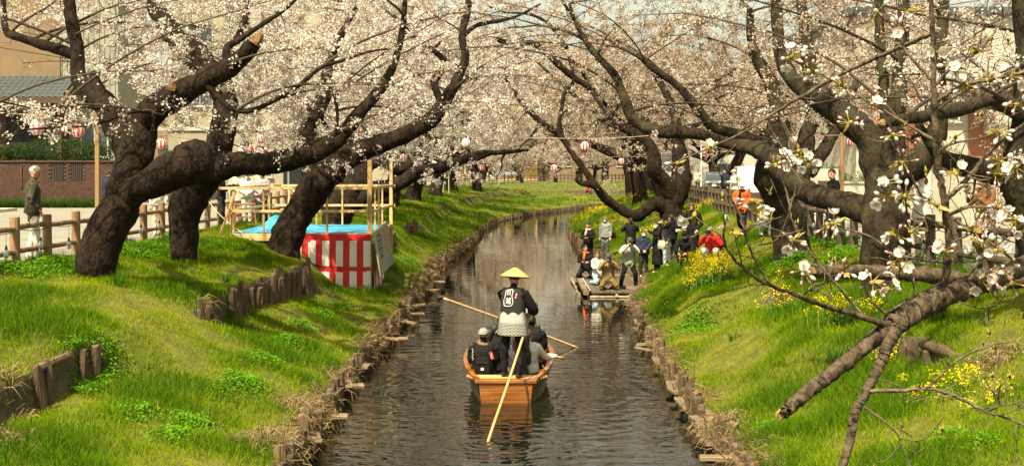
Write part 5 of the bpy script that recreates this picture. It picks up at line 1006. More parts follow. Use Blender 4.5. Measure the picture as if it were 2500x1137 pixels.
            hb.ell(H(0, -.012, .03), (.088*s, .108*s, .105*s), 16, 8, 0, rotn, 1.0, -.15); part('beanie', hb, m_)
    if mask:
        mb = MB(); G = [[tuple(H(.064*math.sin(a)*(1.0-.12*abs(z)), .018+.080*math.cos(a)+.010*(1-abs(z)), -.045+.040*z)) for a in np.linspace(-1.25, 1.25, 9)] for z in np.linspace(-1, 1, 6)]; mb.grid(G); part('mask', mb, MASK)
    if face:
        for e in (-1, 1):
            mb = MB(); mb.ell(H(e*.031, .078, .010), (.013*s, .008*s, .007*s), 8, 5, 0, rotn); part('eye', mb, EYE); mb = MB(); mb.tube([H(e*.014, .088, .032), H(e*.032, .086, .037), H(e*.05, .072, .030)], .0045*s, 4); part('eyebrow', mb, hairm if hair != 'none' else HAIRG)
        if not mask: mb = MB(); mb.tube([H(-.022, .079, -.056), H(0, .086, -.054), H(.022, .079, -.056)], .005*s, 5); part('mouth', mb, LIP)
    if scarf is not None:
        mb = MB(); nkc = nk.lerp(sh, .35); pts = [nkc+Vector((math.cos(a)*.085*s, math.sin(a)*.08*s+.01*s, .012*math.sin(a*2))) for a in np.linspace(0, 2*math.pi, 13)]; mb.tube(pts, .032*s, 7, cap=False); mb.tube([nkc+Vector((.03, .09*s, -.01)), nkc+Vector((.05, .14*s, -.14*s)), nkc+Vector((.06, .15*s, -.26*s))], [.03*s, .04*s, .03*s], 7); part('scarf', mb, scarf)
    t['_s'] = s; t['_J'] = [float(x) for k in ('wL', 'wR', 'head', 'chest', 'pelvis') for x in J[k]]
    return t
def jw(t, k):
    i = ['wL', 'wR', 'head', 'chest', 'pelvis'].index(k); v = Vector(t['_J'][3*i:3*i+3]); return Matrix.Translation(t.location)@(Matrix.Rotation(t.rotation_euler.z, 4, 'Z')@v.to_4d()).to_3d().to_4d() if False else Vector(t.location)+Matrix.Rotation(t.rotation_euler.z, 3, 'Z')@v
# cameras: body, grip and lens
def cam_meshes():
    b = MB(); b.box((0, 0, 0), (.135, .06, .085)); b.box((0, .0, .055), (.05, .05, .03), None, 0, .7); b.box((.06, .025, -.005), (.035, .05, .08)); bo = b.mesh('camera_body', CAMB, bevel=.008)
    l = MB(); l.lathe([(.02, .02), (.036, .03), (.036, .09), (.042, .095), (.042, .15), (.036, .15)], 14, (0, 0, 0), 0, np.array(Matrix.Rotation(R(-90), 3, 'X'))); le = l.mesh('lens', CAMB, smooth=False)
    g = MB(); g.ell((0, .14, 0), (.035, .008, .035), 12, 6); gl = g.mesh('lens_glass', GLASS, smooth=True); return bo, le, gl
CB, CL, CG = cam_meshes()
def camera_at(loc, yaw, label, k=1.0, pitch=0.0, long=1.0):
    t = empty('camera', loc, -R(yaw), label, 'camera', 'cameras in the onlookers\' hands'); t.rotation_euler = (R(pitch), 0, -R(yaw)); t.scale = (k, k*long, k)
    obj('camera_body', CB, t); l = obj('lens', CL, t); obj('lens_glass', CG, l)
def camera_for(t, yaw, label, where='face', k=1.0, long=1.0, pitch=0.0):
    a, c, h = jw(t, 'wL'), jw(t, 'wR'), jw(t, 'head'); f = Matrix.Rotation(-R(yaw), 3, 'Z')@Vector((0, 1, 0)); loc = (a+c)/2+f*.05 if where == 'hands' else h+f*.155+Vector((0, 0, -.01)); camera_at(loc, yaw, label, k, pitch, long)
def bag(loc, yaw, size, mt_, label, cat='bag', name='shoulder_bag', strap=None, group=None):
    t = empty(name, loc, -R(yaw), label, cat, group); b = MB(); w_, d, h = size; V = []
    for i, (z, k) in enumerate(((0, .80), (.08, .98), (.5, 1.0), (.92, .86), (1, .7))): V.append([(w_/2*k*math.copysign(abs(math.cos(a))**.55, math.cos(a)), d/2*k*math.copysign(abs(math.sin(a))**.6, math.sin(a)), h*(z-.5)) for a in np.linspace(0, 2*math.pi, 17)])
    b.grid(V); b.add(V[0][:-1], [tuple(range(16))[::-1]]); b.add(V[-1][:-1], [tuple(range(16))]); b.build('bag_body', mt_, t, smooth=True, world=False)
    if strap: MB().tube([Vector(q)-Vector(loc) if False else Matrix.Rotation(R(yaw), 3, 'Z')@(Vector(q)-Vector(loc)) for q in strap], .012, 6).build('strap', mt_, t, world=False)
    b = MB(); b.box((0, -d*.52, -.05*h/.3), (w_*.6, d*.12, h*.42)); b.build('pocket', mt_, t, world=False, bevel=.008); return t

# ------------------------------------------------------------------ the boat
m_wood = M('varnished_wood', (.15, .046, .008), (.37, .128, .018), scale=4.5, rough=.28, stretch=(.35, 1, 2.2), coat=.5, bump=.15, bscale=30); m_woodd = M('shade_dark_hull_wood', (.050, .036, .018), (.095, .070, .036), scale=3, rough=.35, stretch=(1, .2, 2), coat=.25); m_woodl = M('deck_wood', (.50, .27, .085), (.60, .36, .13), scale=4, rough=.45, stretch=(.2, 1, 1))  # hull sides: dark wood with their shade also put into the colour
BY, BX = 21.6, -.10; BYAW = 1.6
ST = [  # station y, half width at the bottom, at the gunwale, gunwale height, bottom height
    (0, .405, .44, .32, -.09), (.02, .41, .445, .325, -.09), (.5, .50, .60, .38, -.10), (1.0, .57, .71, .44, -.11), (1.6, .60, .755, .49, -.12), (2.4, .62, .745, .50, -.12), (3.2, .56, .67, .50, -.12), (4.2, .44, .53, .51, -.11), (5.2, .28, .37, .54, -.09), (6.0, .10, .19, .58, .02), (6.4, .015, .02, .62, .14)]
def boat():
    q = spline(np.array(ST), 4); t = empty('river_boat', (BX, BY, 0), -R(BYAW), 'varnished wooden river boat full of passengers seen from its stern', 'boat')
    def bld(mb, name, mt_, **k): return mb.build(name, mt_, t, world=False, **k)
    for sgn in (-1, 1):
        for k in range(3):      # three strakes a side, each proud of the one below
            b = MB(); G = [[], [], [], []]
            for y, wb, wg, zg, zb in q:
                for j, u in enumerate((k/3, (k+1)/3)):
                    x = wb+(wg-wb)*u**.8; z = zb+(zg-zb)*u; G[j].append((sgn*(x+.010*(k-1)), y, z)); G[3-j if False else 2+j].append((sgn*(x-.03+.010*(k-1)), y, z))
            b.grid([G[0], G[1]], flip=(sgn > 0)); b.grid([G[2], G[3]], flip=(sgn < 0)); b.grid([G[1], G[3]], flip=(sgn > 0)); bld(b, 'strake', [m_woodd])
        b = MB(); top, bot, inn, inb = [], [], [], []
        for y, wb, wg, zg, zb in q: top.append((sgn*(wg+.045), y, zg+.055)); bot.append((sgn*(wg+.045), y, zg)); inn.append((sgn*(wg-.035), y, zg+.055)); inb.append((sgn*(wg-.035), y, zg))
        b.grid([bot, top], flip=(sgn > 0)); b.grid([top, inn], flip=(sgn > 0)); b.grid([inn, inb], flip=(sgn > 0)); b.grid([inb, bot], flip=(sgn > 0)); bld(b, 'gunwale', m_wood, bevel=.004)
        b = MB(); b.grid([[(sgn*(wg-.04), y, zg-.01) for y, wb, wg, zg, zb in q], [(sgn*(wb-.03+(wg-wb)*.1), y, .06) for y, wb, wg, zg, zb in q]], flip=(sgn > 0)); bld(b, 'inner_planking', m_wood)
    for k in range(3):
        u0, u1 = k/3+.004, (k+1)/3-.004; w0, w1 = .40+.045*u0, .40+.045*u1; z0, z1 = -.09+.415*u0, -.09+.415*u1; f0, f1 = -.03-.015*u0-.003*(k % 2), -.03-.015*u1-.003*(k % 2); b = MB()
        b.add([(-w0, f0, z0), (w0, f0, z0), (w1, f1, z1), (-w1, f1, z1), (-w0, .02, z0), (w0, .02, z0), (w1, .015, z1), (-w1, .015, z1)], [(0, 1, 2, 3), (5, 4, 7, 6), (1, 5, 6, 2), (4, 0, 3, 7), (3, 2, 6, 7), (1, 0, 4, 5)]); bld(b, 'transom_plank', m_wood, bevel=.004)
    b = MB(); b.box((0, -.012, .11), (.78, .02, .40)); bld(b, 'transom_backing', m_woodd)
    b = MB(); b.add([(-.505, -.075, .325), (.505, -.075, .325), (.53, .06, .325), (-.53, .06, .325), (-.505, -.075, .385), (.505, -.075, .385), (.53, .06, .39), (-.53, .06, .39)], [(0, 3, 2, 1), (4, 5, 6, 7), (0, 1, 5, 4), (1, 2, 6, 5), (2, 3, 7, 6), (3, 0, 4, 7)]); bld(b, 'transom_cap', m_wood, bevel=.01)
    for i in range(5): b = MB(); y = .115+.105*i; b.box((0, y, .355), (1.0+.09*i, .092, .03)); bld(b, 'deck_slat', m_woodl, bevel=.004)
    b = MB(); b.grid([[(-wb+.03, y, .05) for y, wb, wg, zg, zb in q], [(wb-.03, y, .05) for y, wb, wg, zg, zb in q]]); bld(b, 'floor', m_woodl)
    for y, h in ((1.35, .25), (2.4, .25), (3.5, .26), (4.4, .27)): b = MB(); ww = np.interp(y, q[:, 0], q[:, 1]); b.box((0, y, h), (2*ww, .24, .035)); bld(b, 'thwart', m_wood, bevel=.005)
    b = MB(); b.box((0, 5.1, .47), (.62, .5, .03), None, 0, .97); bld(b, 'bow_deck', m_woodl)
    b = MB(); b.tube([(0, 6.35, .05), (0, 6.45, .4), (0, 6.5, .74)], [.05, .05, .04], 8); bld(b, 'stem_post', m_wood)
    for sgn in (-1, 1): b = MB(); b.cyl((sgn*.60, .55, .30), (sgn*.60, .55, .46), .055, .055, 12); bld(b, 'side_knob', m_wood)
    return t
boat()
def Bp(x, y, z): v = Matrix.Rotation(-R(BYAW), 3, 'Z')@Vector((x, y, z)); return Vector((BX+v.x, BY+v.y, v.z))
# the boatman
J = pose('wide'); J.update(eR=(.31, .10, 1.10), wR=(.20, .30, 1.06), eL=(-.10, .22, 1.12), wL=(.15, .37, 1.20)); lean(J, 6)
J['aL'] = (-.165, .06, .085); J['aR'] = (.115, -.02, .085)
bm_ = person('boatman in a conical straw hat and black happi coat poling from the stern', Bp(.10, .27, .372), 20, J, BLK, BLK, SHOE_B, SKINP, 'short', HAIRB, 'cone', STRAW, False, True, 1.74, 1.0, hem=0, head_turn=(14, 8), voxel=.018)
def happi(t):
    """the coat: a flared shell over the body; its lower half prints white waves and rows of dark dashes"""
    s = t['_s']; m = bpy.data.materials.new('happi_print'); m.use_nodes = True; n, l = m.node_tree.nodes, m.node_tree.links; bs = n['Principled BSDF']; bs.inputs['Roughness'].default_value = .85
    uvn = n.new('ShaderNodeUVMap'); sp = n.new('ShaderNodeSeparateXYZ'); l.new(uvn.outputs[0], sp.inputs[0])
    def mth(op, a, c=None, cl=False):
        q = n.new('ShaderNodeMath'); q.operation = op; q.use_clamp = cl
        for i, v in enumerate((a, c)):
            if v is None: continue
            if isinstance(v, (int, float)): q.inputs[i].default_value = v
            else: l.new(v, q.inputs[i])
        return q.outputs[0]
    u, v = sp.outputs[0], sp.outputs[1]     # u metres round the coat, v metres above the hem
    br = n.new('ShaderNodeTexBrick'); br.inputs['Scale'].default_value = 1; br.inputs['Brick Width'].default_value = .048; br.inputs['Row Height'].default_value = .024; br.inputs['Mortar Size'].default_value = .0052; br.inputs['Mortar Smooth'].default_value = 0
    br.inputs['Color1'].default_value = br.inputs['Color2'].default_value = (.012, .011, .011, 1); br.inputs['Mortar'].default_value = (.42, .405, .36, 1); l.new(uvn.outputs[0], br.inputs[0])
    sc = mth('MULTIPLY', mth('ABSOLUTE', mth('SINE', mth('MULTIPLY', u, 19.0))), .05); edge = mth('ADD', sc, .335)
    vo = n.new('ShaderNodeTexVoronoi'); vo.inputs['Scale'].default_value = 13; l.new(uvn.outputs[0], vo.inputs[0]); rg = mth('GREATER_THAN', mth('SINE', mth('MULTIPLY', vo.outputs['Distance'], 45.0)), .35)
    wv = n.new('ShaderNodeMix'); wv.data_type = 'RGBA'; wv.inputs[6].default_value = (.43, .415, .375, 1); wv.inputs[7].default_value = (.30, .30, .28, 1); l.new(rg, wv.inputs[0])
    a = n.new('ShaderNodeMix'); a.data_type = 'RGBA'; l.new(mth('GREATER_THAN', v, .205), a.inputs[0]); l.new(br.outputs[0], a.inputs[6]); l.new(wv.outputs[2], a.inputs[7])
    c = n.new('ShaderNodeMix'); c.data_type = 'RGBA'; l.new(mth('GREATER_THAN', v, edge), c.inputs[0]); l.new(a.outputs[2], c.inputs[6]); c.inputs[7].default_value = (.014, .013, .012, 1); l.new(c.outputs[2], bs.inputs['Base Color'])
    rows = [(.70, .235, .175, .035), (.80, .225, .165, .03), (.92, .205, .15, .02), (1.06, .19, .142, .02), (1.20, .195, .145, .02), (1.32, .19, .14, .015), (1.40, .165, .115, .005), (1.45, .09, .085, 0)]
    V, UV, F, nn = [], [], [], 40; rows = [(z, a_+.022, d_+.022, yo) for z, a_, d_, yo in rows]; q = spline(np.array(rows), 3)
    for i, (z, a_, d_, yo) in enumerate(q):
        for k in range(nn+1):
            th = 2*math.pi*k/nn-math.pi*1.5; ln = .105*max(0, z-.92); w_ = .006*math.sin(th*7+z*5)*(1.3-z/1.5)
            V.append(((a_+w_)*math.cos(th)*s, ((d_+w_)*math.sin(th)+yo+ln-.012)*s, z*s)); UV.append((th*.19*s, (z-.70)*s))
    for i in range(len(q)-1):
        for k in range(nn): F.append((i*(nn+1)+k, i*(nn+1)+k+1, (i+1)*(nn+1)+k+1, (i+1)*(nn+1)+k))
    obj('happi_coat', np_mesh('happi_coat', np.array(V), [np.array(F)], m, uv=np.array(UV), smooth=True), t)
    for S in 'LR':   # wide sleeves
        k = {'L': ((-.18, -.0, 1.38), (-.13, .20, 1.13), (-.01, .29, 1.16)), 'R': ((.19, .01, 1.38), (.315, .125, 1.11), (.262, .22, 1.085))}[S]
        pts = [np.array(p_)*s for p_ in k]; qq = spline([(*p_, r_) for p_, r_ in zip(pts, (.085, .088, .082))], 5); b = MB(); b.tube(qq[:, :3], qq[:, 3], 14, cap=False); b.build('sleeve', BLK, t, smooth=True, world=False)
    # the crest: two characters in black inside a white outline, and a small red mark beside it
    m_pr = M('white_print', (.74, .72, .67), rough=.8); m_rp = M('red_print', (.55, .03, .03), rough=.8)
    def back_y(x, z, o):
        r_ = [np.interp(z, [w[0] for w in rows], [w[i] for w in rows]) for i in (1, 2, 3)]; return (-(r_[1])*math.sqrt(max(.02, 1-(x/(r_[0]*1.02))**2))+r_[2]+.105*max(0, z-.92)-.012-o)
    def text(body, size, cx, cz, o, mt_, name, off=0.0, sx=1.0, tilt=0.0):
        c = bpy.data.curves.new(name, 'FONT'); c.body = body; c.size = size; c.align_x = 'CENTER'; c.align_y = 'CENTER'; c.offset = off; c.resolution_u = 3
        tmp = bpy.data.objects.new('tmp', c); COL.objects.link(tmp); dg = bpy.context.evaluated_depsgraph_get(); me = bpy.data.meshes.new_from_object(tmp.evaluated_get(dg)); bpy.data.objects.remove(tmp)
        bm = bmesh.new(); bm.from_mesh(me); bmesh.ops.subdivide_edges(bm, edges=[e for e in bm.edges if e.calc_length() > .03], cuts=2); 
        for vv in bm.verts:
            x0, z0 = vv.co.x*sx, vv.co.y; x = cx+x0*math.cos(tilt)-z0*math.sin(tilt); z = cz+x0*math.sin(tilt)+z0*math.cos(tilt); vv.co = Vector((x*s, back_y(x, z, o)*s, z*s))
        bm.to_mesh(me); bm.free(); me.name = name; me.materials.clear(); me.materials.append(mt_); return obj(name, me, t)
    out = [(-.095, 1.005), (-.105, 1.10), (-.085, 1.16), (-.075, 1.25), (-.062, 1.305), (-.035, 1.30), (-.02, 1.325), (.005, 1.315), (.03, 1.33), (.055, 1.31), (.06, 1.27), (.05, 1.20), (.065, 1.12), (.07, 1.06), (.045, 1.01), (.0, .995), (-.06, .995), (-.095, 1.005)]
    b = MB(); b.tube([((x-.01)*s, back_y(x-.01, z, .012)*s, z*s) for x, z in [(x_*.92, 1.175+(z_-.995)*.80) for x_, z_ in spline(np.array(out), 4)[:, :2]]], .0068*s, 5, cap=False); b.build('crest_outline', m_pr, t, world=False)
    text('川', .092, -.022, 1.383, .015, m_pr, 'crest_character', .001, .75); text('越', .110, -.022, 1.255, .015, m_pr, 'crest_character', .001, .85)
    b = MB(); pp = [(.078, 1.30), (.104, 1.292), (.122, 1.378), (.096, 1.386)]; b.add([(x*s, back_y(x, z, .012)*s, z*s) for x, z in pp], [(0, 1, 2, 3)]); b.build('red_mark', m_rp, t, world=False)
    text('舟', .032, .104, 1.361, .017, m_pr, 'mark_character', .0004, .8, -.2); text('遊', .032, .095, 1.318, .017, m_pr, 'mark_character', .0004, .8, -.2)
happi(bm_)
def pole_thing(pts, r_, label, nodes=11):
    t = empty('bamboo_pole', pts[0], 0, label, 'pole', 'boatmen\'s poles'); q = spline(np.array([tuple(p_) for p_ in pts]), 12); MB().tube(q, r_, 9).build('shaft', m_bamb2, t, smooth=True)
    for i in range(nodes):
        k = int((i+.5)/nodes*(len(q)-1)); d = Vector(q[k+1]-q[k]).normalized(); MB().tube([Vector(q[k])-d*.008, Vector(q[k])+d*.008], r_*1.13, 9).build('node', m_bamb3, t)
m_bamb2 = M('pole_bamboo', (.52, .31, .10), (.64, .42, .17), scale=6, rough=.45); m_bamb3 = M('bamboo_joint', (.36, .19, .05), rough=.5)
ha, hb_ = jw(bm_, 'wR'), jw(bm_, 'wL')
pole_thing([P(1298, 756, 22.25), P(1284, 800, 22.0), P(1240, 935, 20.4), P(1187, 1083, 18.4)+Vector((0, 0, -.05)), P(1170, 1135, 17.7)+Vector((0, 0, -.25))], .021, 'long bamboo pole slanting down to the water behind the stern')
pole_thing([P(1083, 728, 27.0), P(1250, 788, 27.7), P(1415, 847, 28.3)+Vector((0, 0, -.03))], .024, 'bamboo pole held crosswise over the bow')
pas = 'passengers in the boat'
t = person('passenger in a grey cap and olive hood with a black backpack', Bp(-.42, .98, .06), 4, pose('sit'), BLK, BLK, hair='short', hat='cap_back', hatm=GREYH, face=False, height=1.68, group=pas, bulk=1.25, scarf=SAGE, head_turn=(6, 4))
bp_ = bag(Bp(-.42, .74, .44), 184, (.27, .13, .40), BLK, 'black backpack on the passenger in the grey cap', 'backpack', 'backpack')
b = MB(); b.box((-.0, .083, .01), (.05, .012, .045)); b.build('label', WHLENS, bp_, world=False, bevel=.004); b = MB(); b.box((.02, .08, .12), (.16, .014, .012)); b.build('zip', CHAR, bp_, world=False)
MRED = M('red_mark_cloth', (.50, .03, .035), rough=.8)
b = MB(); b.box((.155, -.165, .60), (.055, .012, .13), np.array(Matrix.Rotation(R(-18), 3, 'Y'))); b.build('red_mark', MRED, t, world=False); b = MB(); [b.box((.155, -.173, .57+.03*k), (.03, .008, .012), np.array(Matrix.Rotation(R(20*(-1)**k), 3, 'Y'))) for k in range(3)]; b.build('mark_strokes', WHT, t, world=False)
b = MB(); b.tube([(-.17+.012*math.sin(k*1.7), -.158, .52+.018*k) for k in range(12)], .006, 5); b.build('white_print', WHT, t, world=False)
_sm = MB(); _sm.box((0, .09, .02), (.045, .012, .05)); 
J = pose('sit'); J.update(eR=(.32, .10, .52), wR=(.52, .26, .50))
person('passenger with long brown hair and a dark floral jacket behind the boatman', Bp(.14, 1.02, .06), -4, pose('sit'), PURP, BLK, hair='long', hairm=HAIRBR, face=False, height=1.6, group=pas, bulk=1.25)
person('girl in white sleeves resting one arm on the right gunwale', Bp(.34, 1.34, .10), 14, J, WHT, BLK, hair='long', hairm=HAIRBR, face=False, height=1.52, group=pas, bulk=1.2, head_turn=(10, 8))
person('dark haired passenger leaning in front of the grey cap', Bp(-.26, 1.75, .06), 30, pose('sit'), BLK, BLK, hair='long', face=True, height=1.66, group=pas, bulk=1.2, head_turn=(40, 10))
person('black haired passenger seated left of the boatman\'s legs', Bp(-.16, 2.5, .10), -5, pose('sit'), BLK, BLK, hair='bob', face=False, height=1.7, group=pas, bulk=1.2)
person('man in a black coat seated on the right side of the boat', Bp(.38, 2.5, .08), 5, pose('sit'), BLK, BLK, hair='short', face=False, height=1.78, group=pas, bulk=1.3)
person('grey haired passenger near the bow on the right', Bp(.28, 3.4, .14), 0, pose('sit'), DGREY, BLK, hair='short', hairm=HAIRG, face=False, height=1.72, group=pas, bulk=1.2)
person('passenger in navy between the boatman\'s legs', Bp(.08, 2.0, .06), 0, pose('sit'), NAVY, BLK, hair='short', face=False, height=1.6, group=pas, bulk=1.2)
J = pose('sit'); J.update(eL=(-.30, .10, .62), wL=(-.34, .22, .72), eR=(.30, .12, .60), wR=(.32, .24, .54))
person('second boatman in a straw hat crouched at the bow', Bp(.12, 4.5, .06), 8, pose('kneel') | {'eR': (.3, .1, .62), 'wR': (.24, .26, .6), 'eL': (-.3, .1, .66), 'wL': (-.24, .26, .7)}, BLK, BLK, hair='short', hat='cone', hatm=STRAW, face=False, height=1.66)

# ------------------------------------------------------------------ onlookers on the landing stage and the right bank
onl = 'onlookers photographing from the right bank'
K = lambda px, py: plane_hit(px, py, DZ+.005)
t = person('photographer in a grey vest and cap standing astride with camera raised', K(1534, 704), 172, pose('photo_stoop'), GREYV, BLK, SHOE_BL, hair='short', hat='cap', hatm=DGREY, height=1.66, group=onl, sleeve=WHT, glove=YEL, bulk=1.1, head_turn=(0, 6)); camera_for(t, 172, 'camera held to the face of the standing grey vest photographer', pitch=-6)
t = person('photographer in khaki jacket and tobacco trousers kneeling at the front edge', K(1484, 706), 176, pose('photo_kneel'), KHAKI, BROWN, hair='short', hat='beanie', hatm=DGREY, height=1.72, group=onl, bulk=1.15, head_turn=(0, 6)); camera_for(t, 176, 'camera held to the face of the kneeling khaki photographer', pitch=-4)
camera_at(K(1516, 704)+Vector((.0, -.05, .06)), 150, 'spare camera with a long lens lying on the landing stage boards', 1.15, 0, 1.3)
person('woman with brown hair and pale denim jeans kneeling beside the khaki photographer', K(1458, 694), 150, pose('kneel'), WHT, DENIM, hair='long', hairm=HAIRBR, height=1.64, group=onl, head_turn=(40, 5))
t = person('dark haired person in black with an orange scarf kneeling at the left corner', K(1430, 679), 186, pose('kneel'), BLK, BLK, hair='bob', height=1.74, group=onl, scarf=ORS, head_turn=(-8, 4)); camera_for(t, 195, 'small camera in the hands of the orange scarf onlooker', 'hands', .8)
t = person('man in black jacket with a pink scarf aiming a camera from the left', K(1448, 668)+Vector((-.05, 2.0, 0)), 205, pose('hold'), BLK, BLK, hair='short', height=1.72, group=onl, scarf=PINKS, head_turn=(10, 10)); camera_for(t, 225, 'black camera in the hands of the pink scarf man', 'hands', 1.1, 1.3)
t = person('masked man in a brown bucket hat and grey puffer jacket', ground_hit(1478, 640), 200, pose('stand'), GREYP, DGREY, hair='short', hat='bucket', hatm=cloth('brown_hat', (.10, .07, .045)), mask=True, height=1.66, group=onl, bulk=1.15); bag(Vector(t.location)+Vector((.30, .1, .92)), 200, (.24, .14, .24), BLK, 'black shoulder bag at the hip of the grey puffer man')
t = person('man in a black sweater seen from behind with camera raised', ground_hit(1540, 650), 352, pose('photo'), BLK, BLK, hair='short', face=False, height=1.72, group=onl, bulk=1.12); camera_for(t, 352, 'camera raised by the man seen from behind')
person('masked woman in a navy puffer jacket with clasped hands', ground_hit(1571, 680), 178, pose('clasp'), NAVY, CHAR, SHOE_W, hair='bob', hairm=HAIRBR, mask=True, height=1.52, group=onl, bulk=1.18, hem=.06)
t = person('masked woman in a long black skirt carrying a beige bag', ground_hit(1605, 668), 245, pose('reach'), BLK, BLK, SHOE_W, hair='tail', mask=True, height=1.66, group=onl, coat=.30, coatm=BLK, head_turn=(-5, 6)); p_ = Vector(t.location); bag(p_+Vector((.10, -.22, .93)), 245, (.40, .16, .27), cloth('beige_bag', (.46, .37, .26)), 'large beige shoulder bag on the woman in the long skirt', strap=[p_+Vector((.0, -.2, 1.03)), p_+Vector((.06, -.14, 1.42)), p_+Vector((.2, -.2, 1.05))])
t = person('woman in a black jacket and grey trousers with a small backpack', ground_hit(1640, 650), 318, pose('reach'), BLK, DGREY, SHOE_W, hair='tail', face=False, height=1.62, group=onl); p_ = Vector(t.location); bag(p_+Vector((.16, -.19, 1.22)), 140, (.25, .14, .30), BLK, 'small black and white backpack on the woman with the tied hair', 'backpack', 'backpack'); bag(p_+Vector((.17, -.27, 1.13)), 140, (.22, .06, .10), WHT, 'white pouch on the small black backpack', 'pouch', 'pouch')
person('onlooker in light jeans half hidden behind the woman with the small backpack', ground_hit(1622, 648)+Vector((0, .6, 0)), 200, pose('stand'), CHAR, DENIM, SHOE_W, hair='bob', height=1.5, group=onl)
person('tall woman in a long black coat standing under the mossy tree', ground_hit(1690, 640), 215, pose('pockets'), BLK, BLK, hair='bob', hairm=HAIRBR, mask=False, height=1.76, group=onl, coat=.42, coatm=BLK, head_turn=(-20, 14))
t = person('person in black with a black beanie crouching over a camera', ground_hit(1675, 660), 200, pose('crouch'), BLK, BLK, hair='short', hat='beanie', hatm=BLK, height=1.7, group=onl, head_turn=(0, 28)); camera_for(t, 200, 'camera in the lap of the crouching person in black', 'hands', .9)
t = person('grey haired man in a red jacket crouching behind the yellow flowers', ground_hit(1738, 652), 205, pose('photo_crouch'), REDJ, DENIM, skin=SKINP, hair='short', hairm=HAIRG, height=1.68, group=onl, bulk=1.15, head_turn=(0, 10)); camera_for(t, 205, 'camera at the face of the man in the red jacket'); bag(Vector(t.location)+Vector((.30, .2, .55)), 30, (.26, .16, .34), BLK, 'black rucksack on the back of the man in the red jacket', 'backpack', 'backpack')
t = person('man in an orange jacket and pale cap stepping down the slope', ground_hit(1812, 580), 200, pose('walk') | {'eL': (-.25, .05, 1.13), 'wL': (-.16, .27, 1.02), 'eR': (.26, .03, 1.13), 'wR': (.16, .28, 1.06)}, ORJ, NAVY, SHOE_B, hair='short', hat='cap', hatm=CREAM, mask=True, height=1.72, group=onl, head_turn=(-8, 12), bulk=1.08, scarf=BLK); camera_for(t, 215, 'long black camera carried by the man in the orange jacket', 'hands', 1.2, 1.5, -25)
person('person in a cream fleece and mint trousers crouching by the grey trunk', ground_hit(1868, 575), 170, pose('crouch'), CREAM, MINT, SHOE_W, hair='bob', hairm=HAIRBR, height=1.6, group=onl, bulk=1.15, head_turn=(10, 25))
person('onlooker in a black jacket bending by the dark railing', ground_hit(1885, 540), 235, pose('hold'), BLK, DENIM, hair='short', hairm=HAIRB, height=1.62, group=onl, bulk=1.1, head_turn=(0, 30))
S_ = lambda px, d: Vector(((px-1250)*d/FOC, d, STREET))
str_r = 'people on the right street'
person('person in a white puffer jacket and cap leaning at the right railing', S_(1793, 56), 250, pose('hold'), WHT, CHAR, hair='short', hat='cap', hatm=CREAM, height=1.66, group=str_r, bulk=1.25, hem=.08); person('dark haired person in navy behind the white puffer jacket', S_(1770, 62), 230, pose('stand'), NAVY, BLK, height=1.68, group=str_r)
person('person in black walking beside the far signpost', S_(1683, 96), 180, pose('walk'), BLK, BLK, height=1.66, group=str_r, voxel=.03); person('person in a pale coat walking beside the far signpost', S_(1703, 98), 180, pose('stand'), cloth('stone', (.40, .35, .27)), CHAR, height=1.66, group=str_r, voxel=.03)
person('man in sunglasses and a black jacket walking along the right street', S_(2034, 29), 262, pose('walk'), BLK, CHAR, hair='short', height=1.72, group=str_r, head_turn=(-40, 0), skin=SKINP)
person('person in a white coat with brown hair behind the hanging branch', S_(2252, 24.5), 240, pose('phone'), WHT, CREAM, hair='bob', hairm=HAIRBR, height=1.62, group=str_r, bulk=1.15, hem=.1); t = person('person in a chestnut coat raising a phone by the right railing', S_(2405, 20.6), 250, pose('phone'), BRN, CHAR, hair='short', height=1.64, group=str_r, coat=.5, coatm=BRN)
mb = MB(); c = (jw(t, 'wL')+jw(t, 'wR'))/2+Vector((-.04, -.02, .06)); ph = empty('phone', c, R(-250), 'dark phone raised by the person in the chestnut coat', 'phone'); mb.box((0, .03, 0), (.075, .01, .155)); mb.build('phone_body', CAMB, ph, world=False, bevel=.003); mb = MB(); mb.box((0, .0235, 0), (.068, .002, .14)); mb.build('screen', GLASS, ph, world=False)
str_l = 'people on the left street'
t = person('white haired man in a dark olive jacket looking down with hands in pockets', S_(80, 24.0), 62, pose('pockets') | {'kR': (.085, .04, .49), 'aR': (.08, .10, .085), 'aL': (-.08, -.06, .085)}, OLIVE, TROUS, SHOE_B, SKINP, 'short', HAIRW, None, None, False, True, 1.74, 1.08, head_turn=(2, 22), group=str_l, voxel=.018)
person('person in a navy jacket bending behind the slim brown pole', S_(262, 44), 40, pose('stand'), NAVY, CHAR, hair='short', height=1.6, group=str_l, face=False); person('passer by glimpsed in the fork behind the gnarled trunk', S_(338, 47), 300, pose('stand'), WHT, CHAR, height=1.66, group=str_l)
person('person in a patterned jacket and cream trousers behind the log fence', S_(387, 33.5), 175, pose('stand'), PATT, CREAM, SHOE_W, hair='short', height=1.5, group=str_l); t = person('photographer in black with a red cap half hidden by the bent cherry', S_(523, 37.0)+Vector((0, .9, 0)), 95, pose('hold') | {'wL': (-.10, .30, 1.28), 'wR': (.11, .30, 1.28)}, BLK, CHAR, hair='short', hat='cap', hatm=cloth('dull_red', (.25, .05, .04)), mask=True, height=1.62, group=str_l); camera_for(t, 95, 'camera pointed over the log fence by the half hidden photographer', 'hands', 1.1, 1.2)
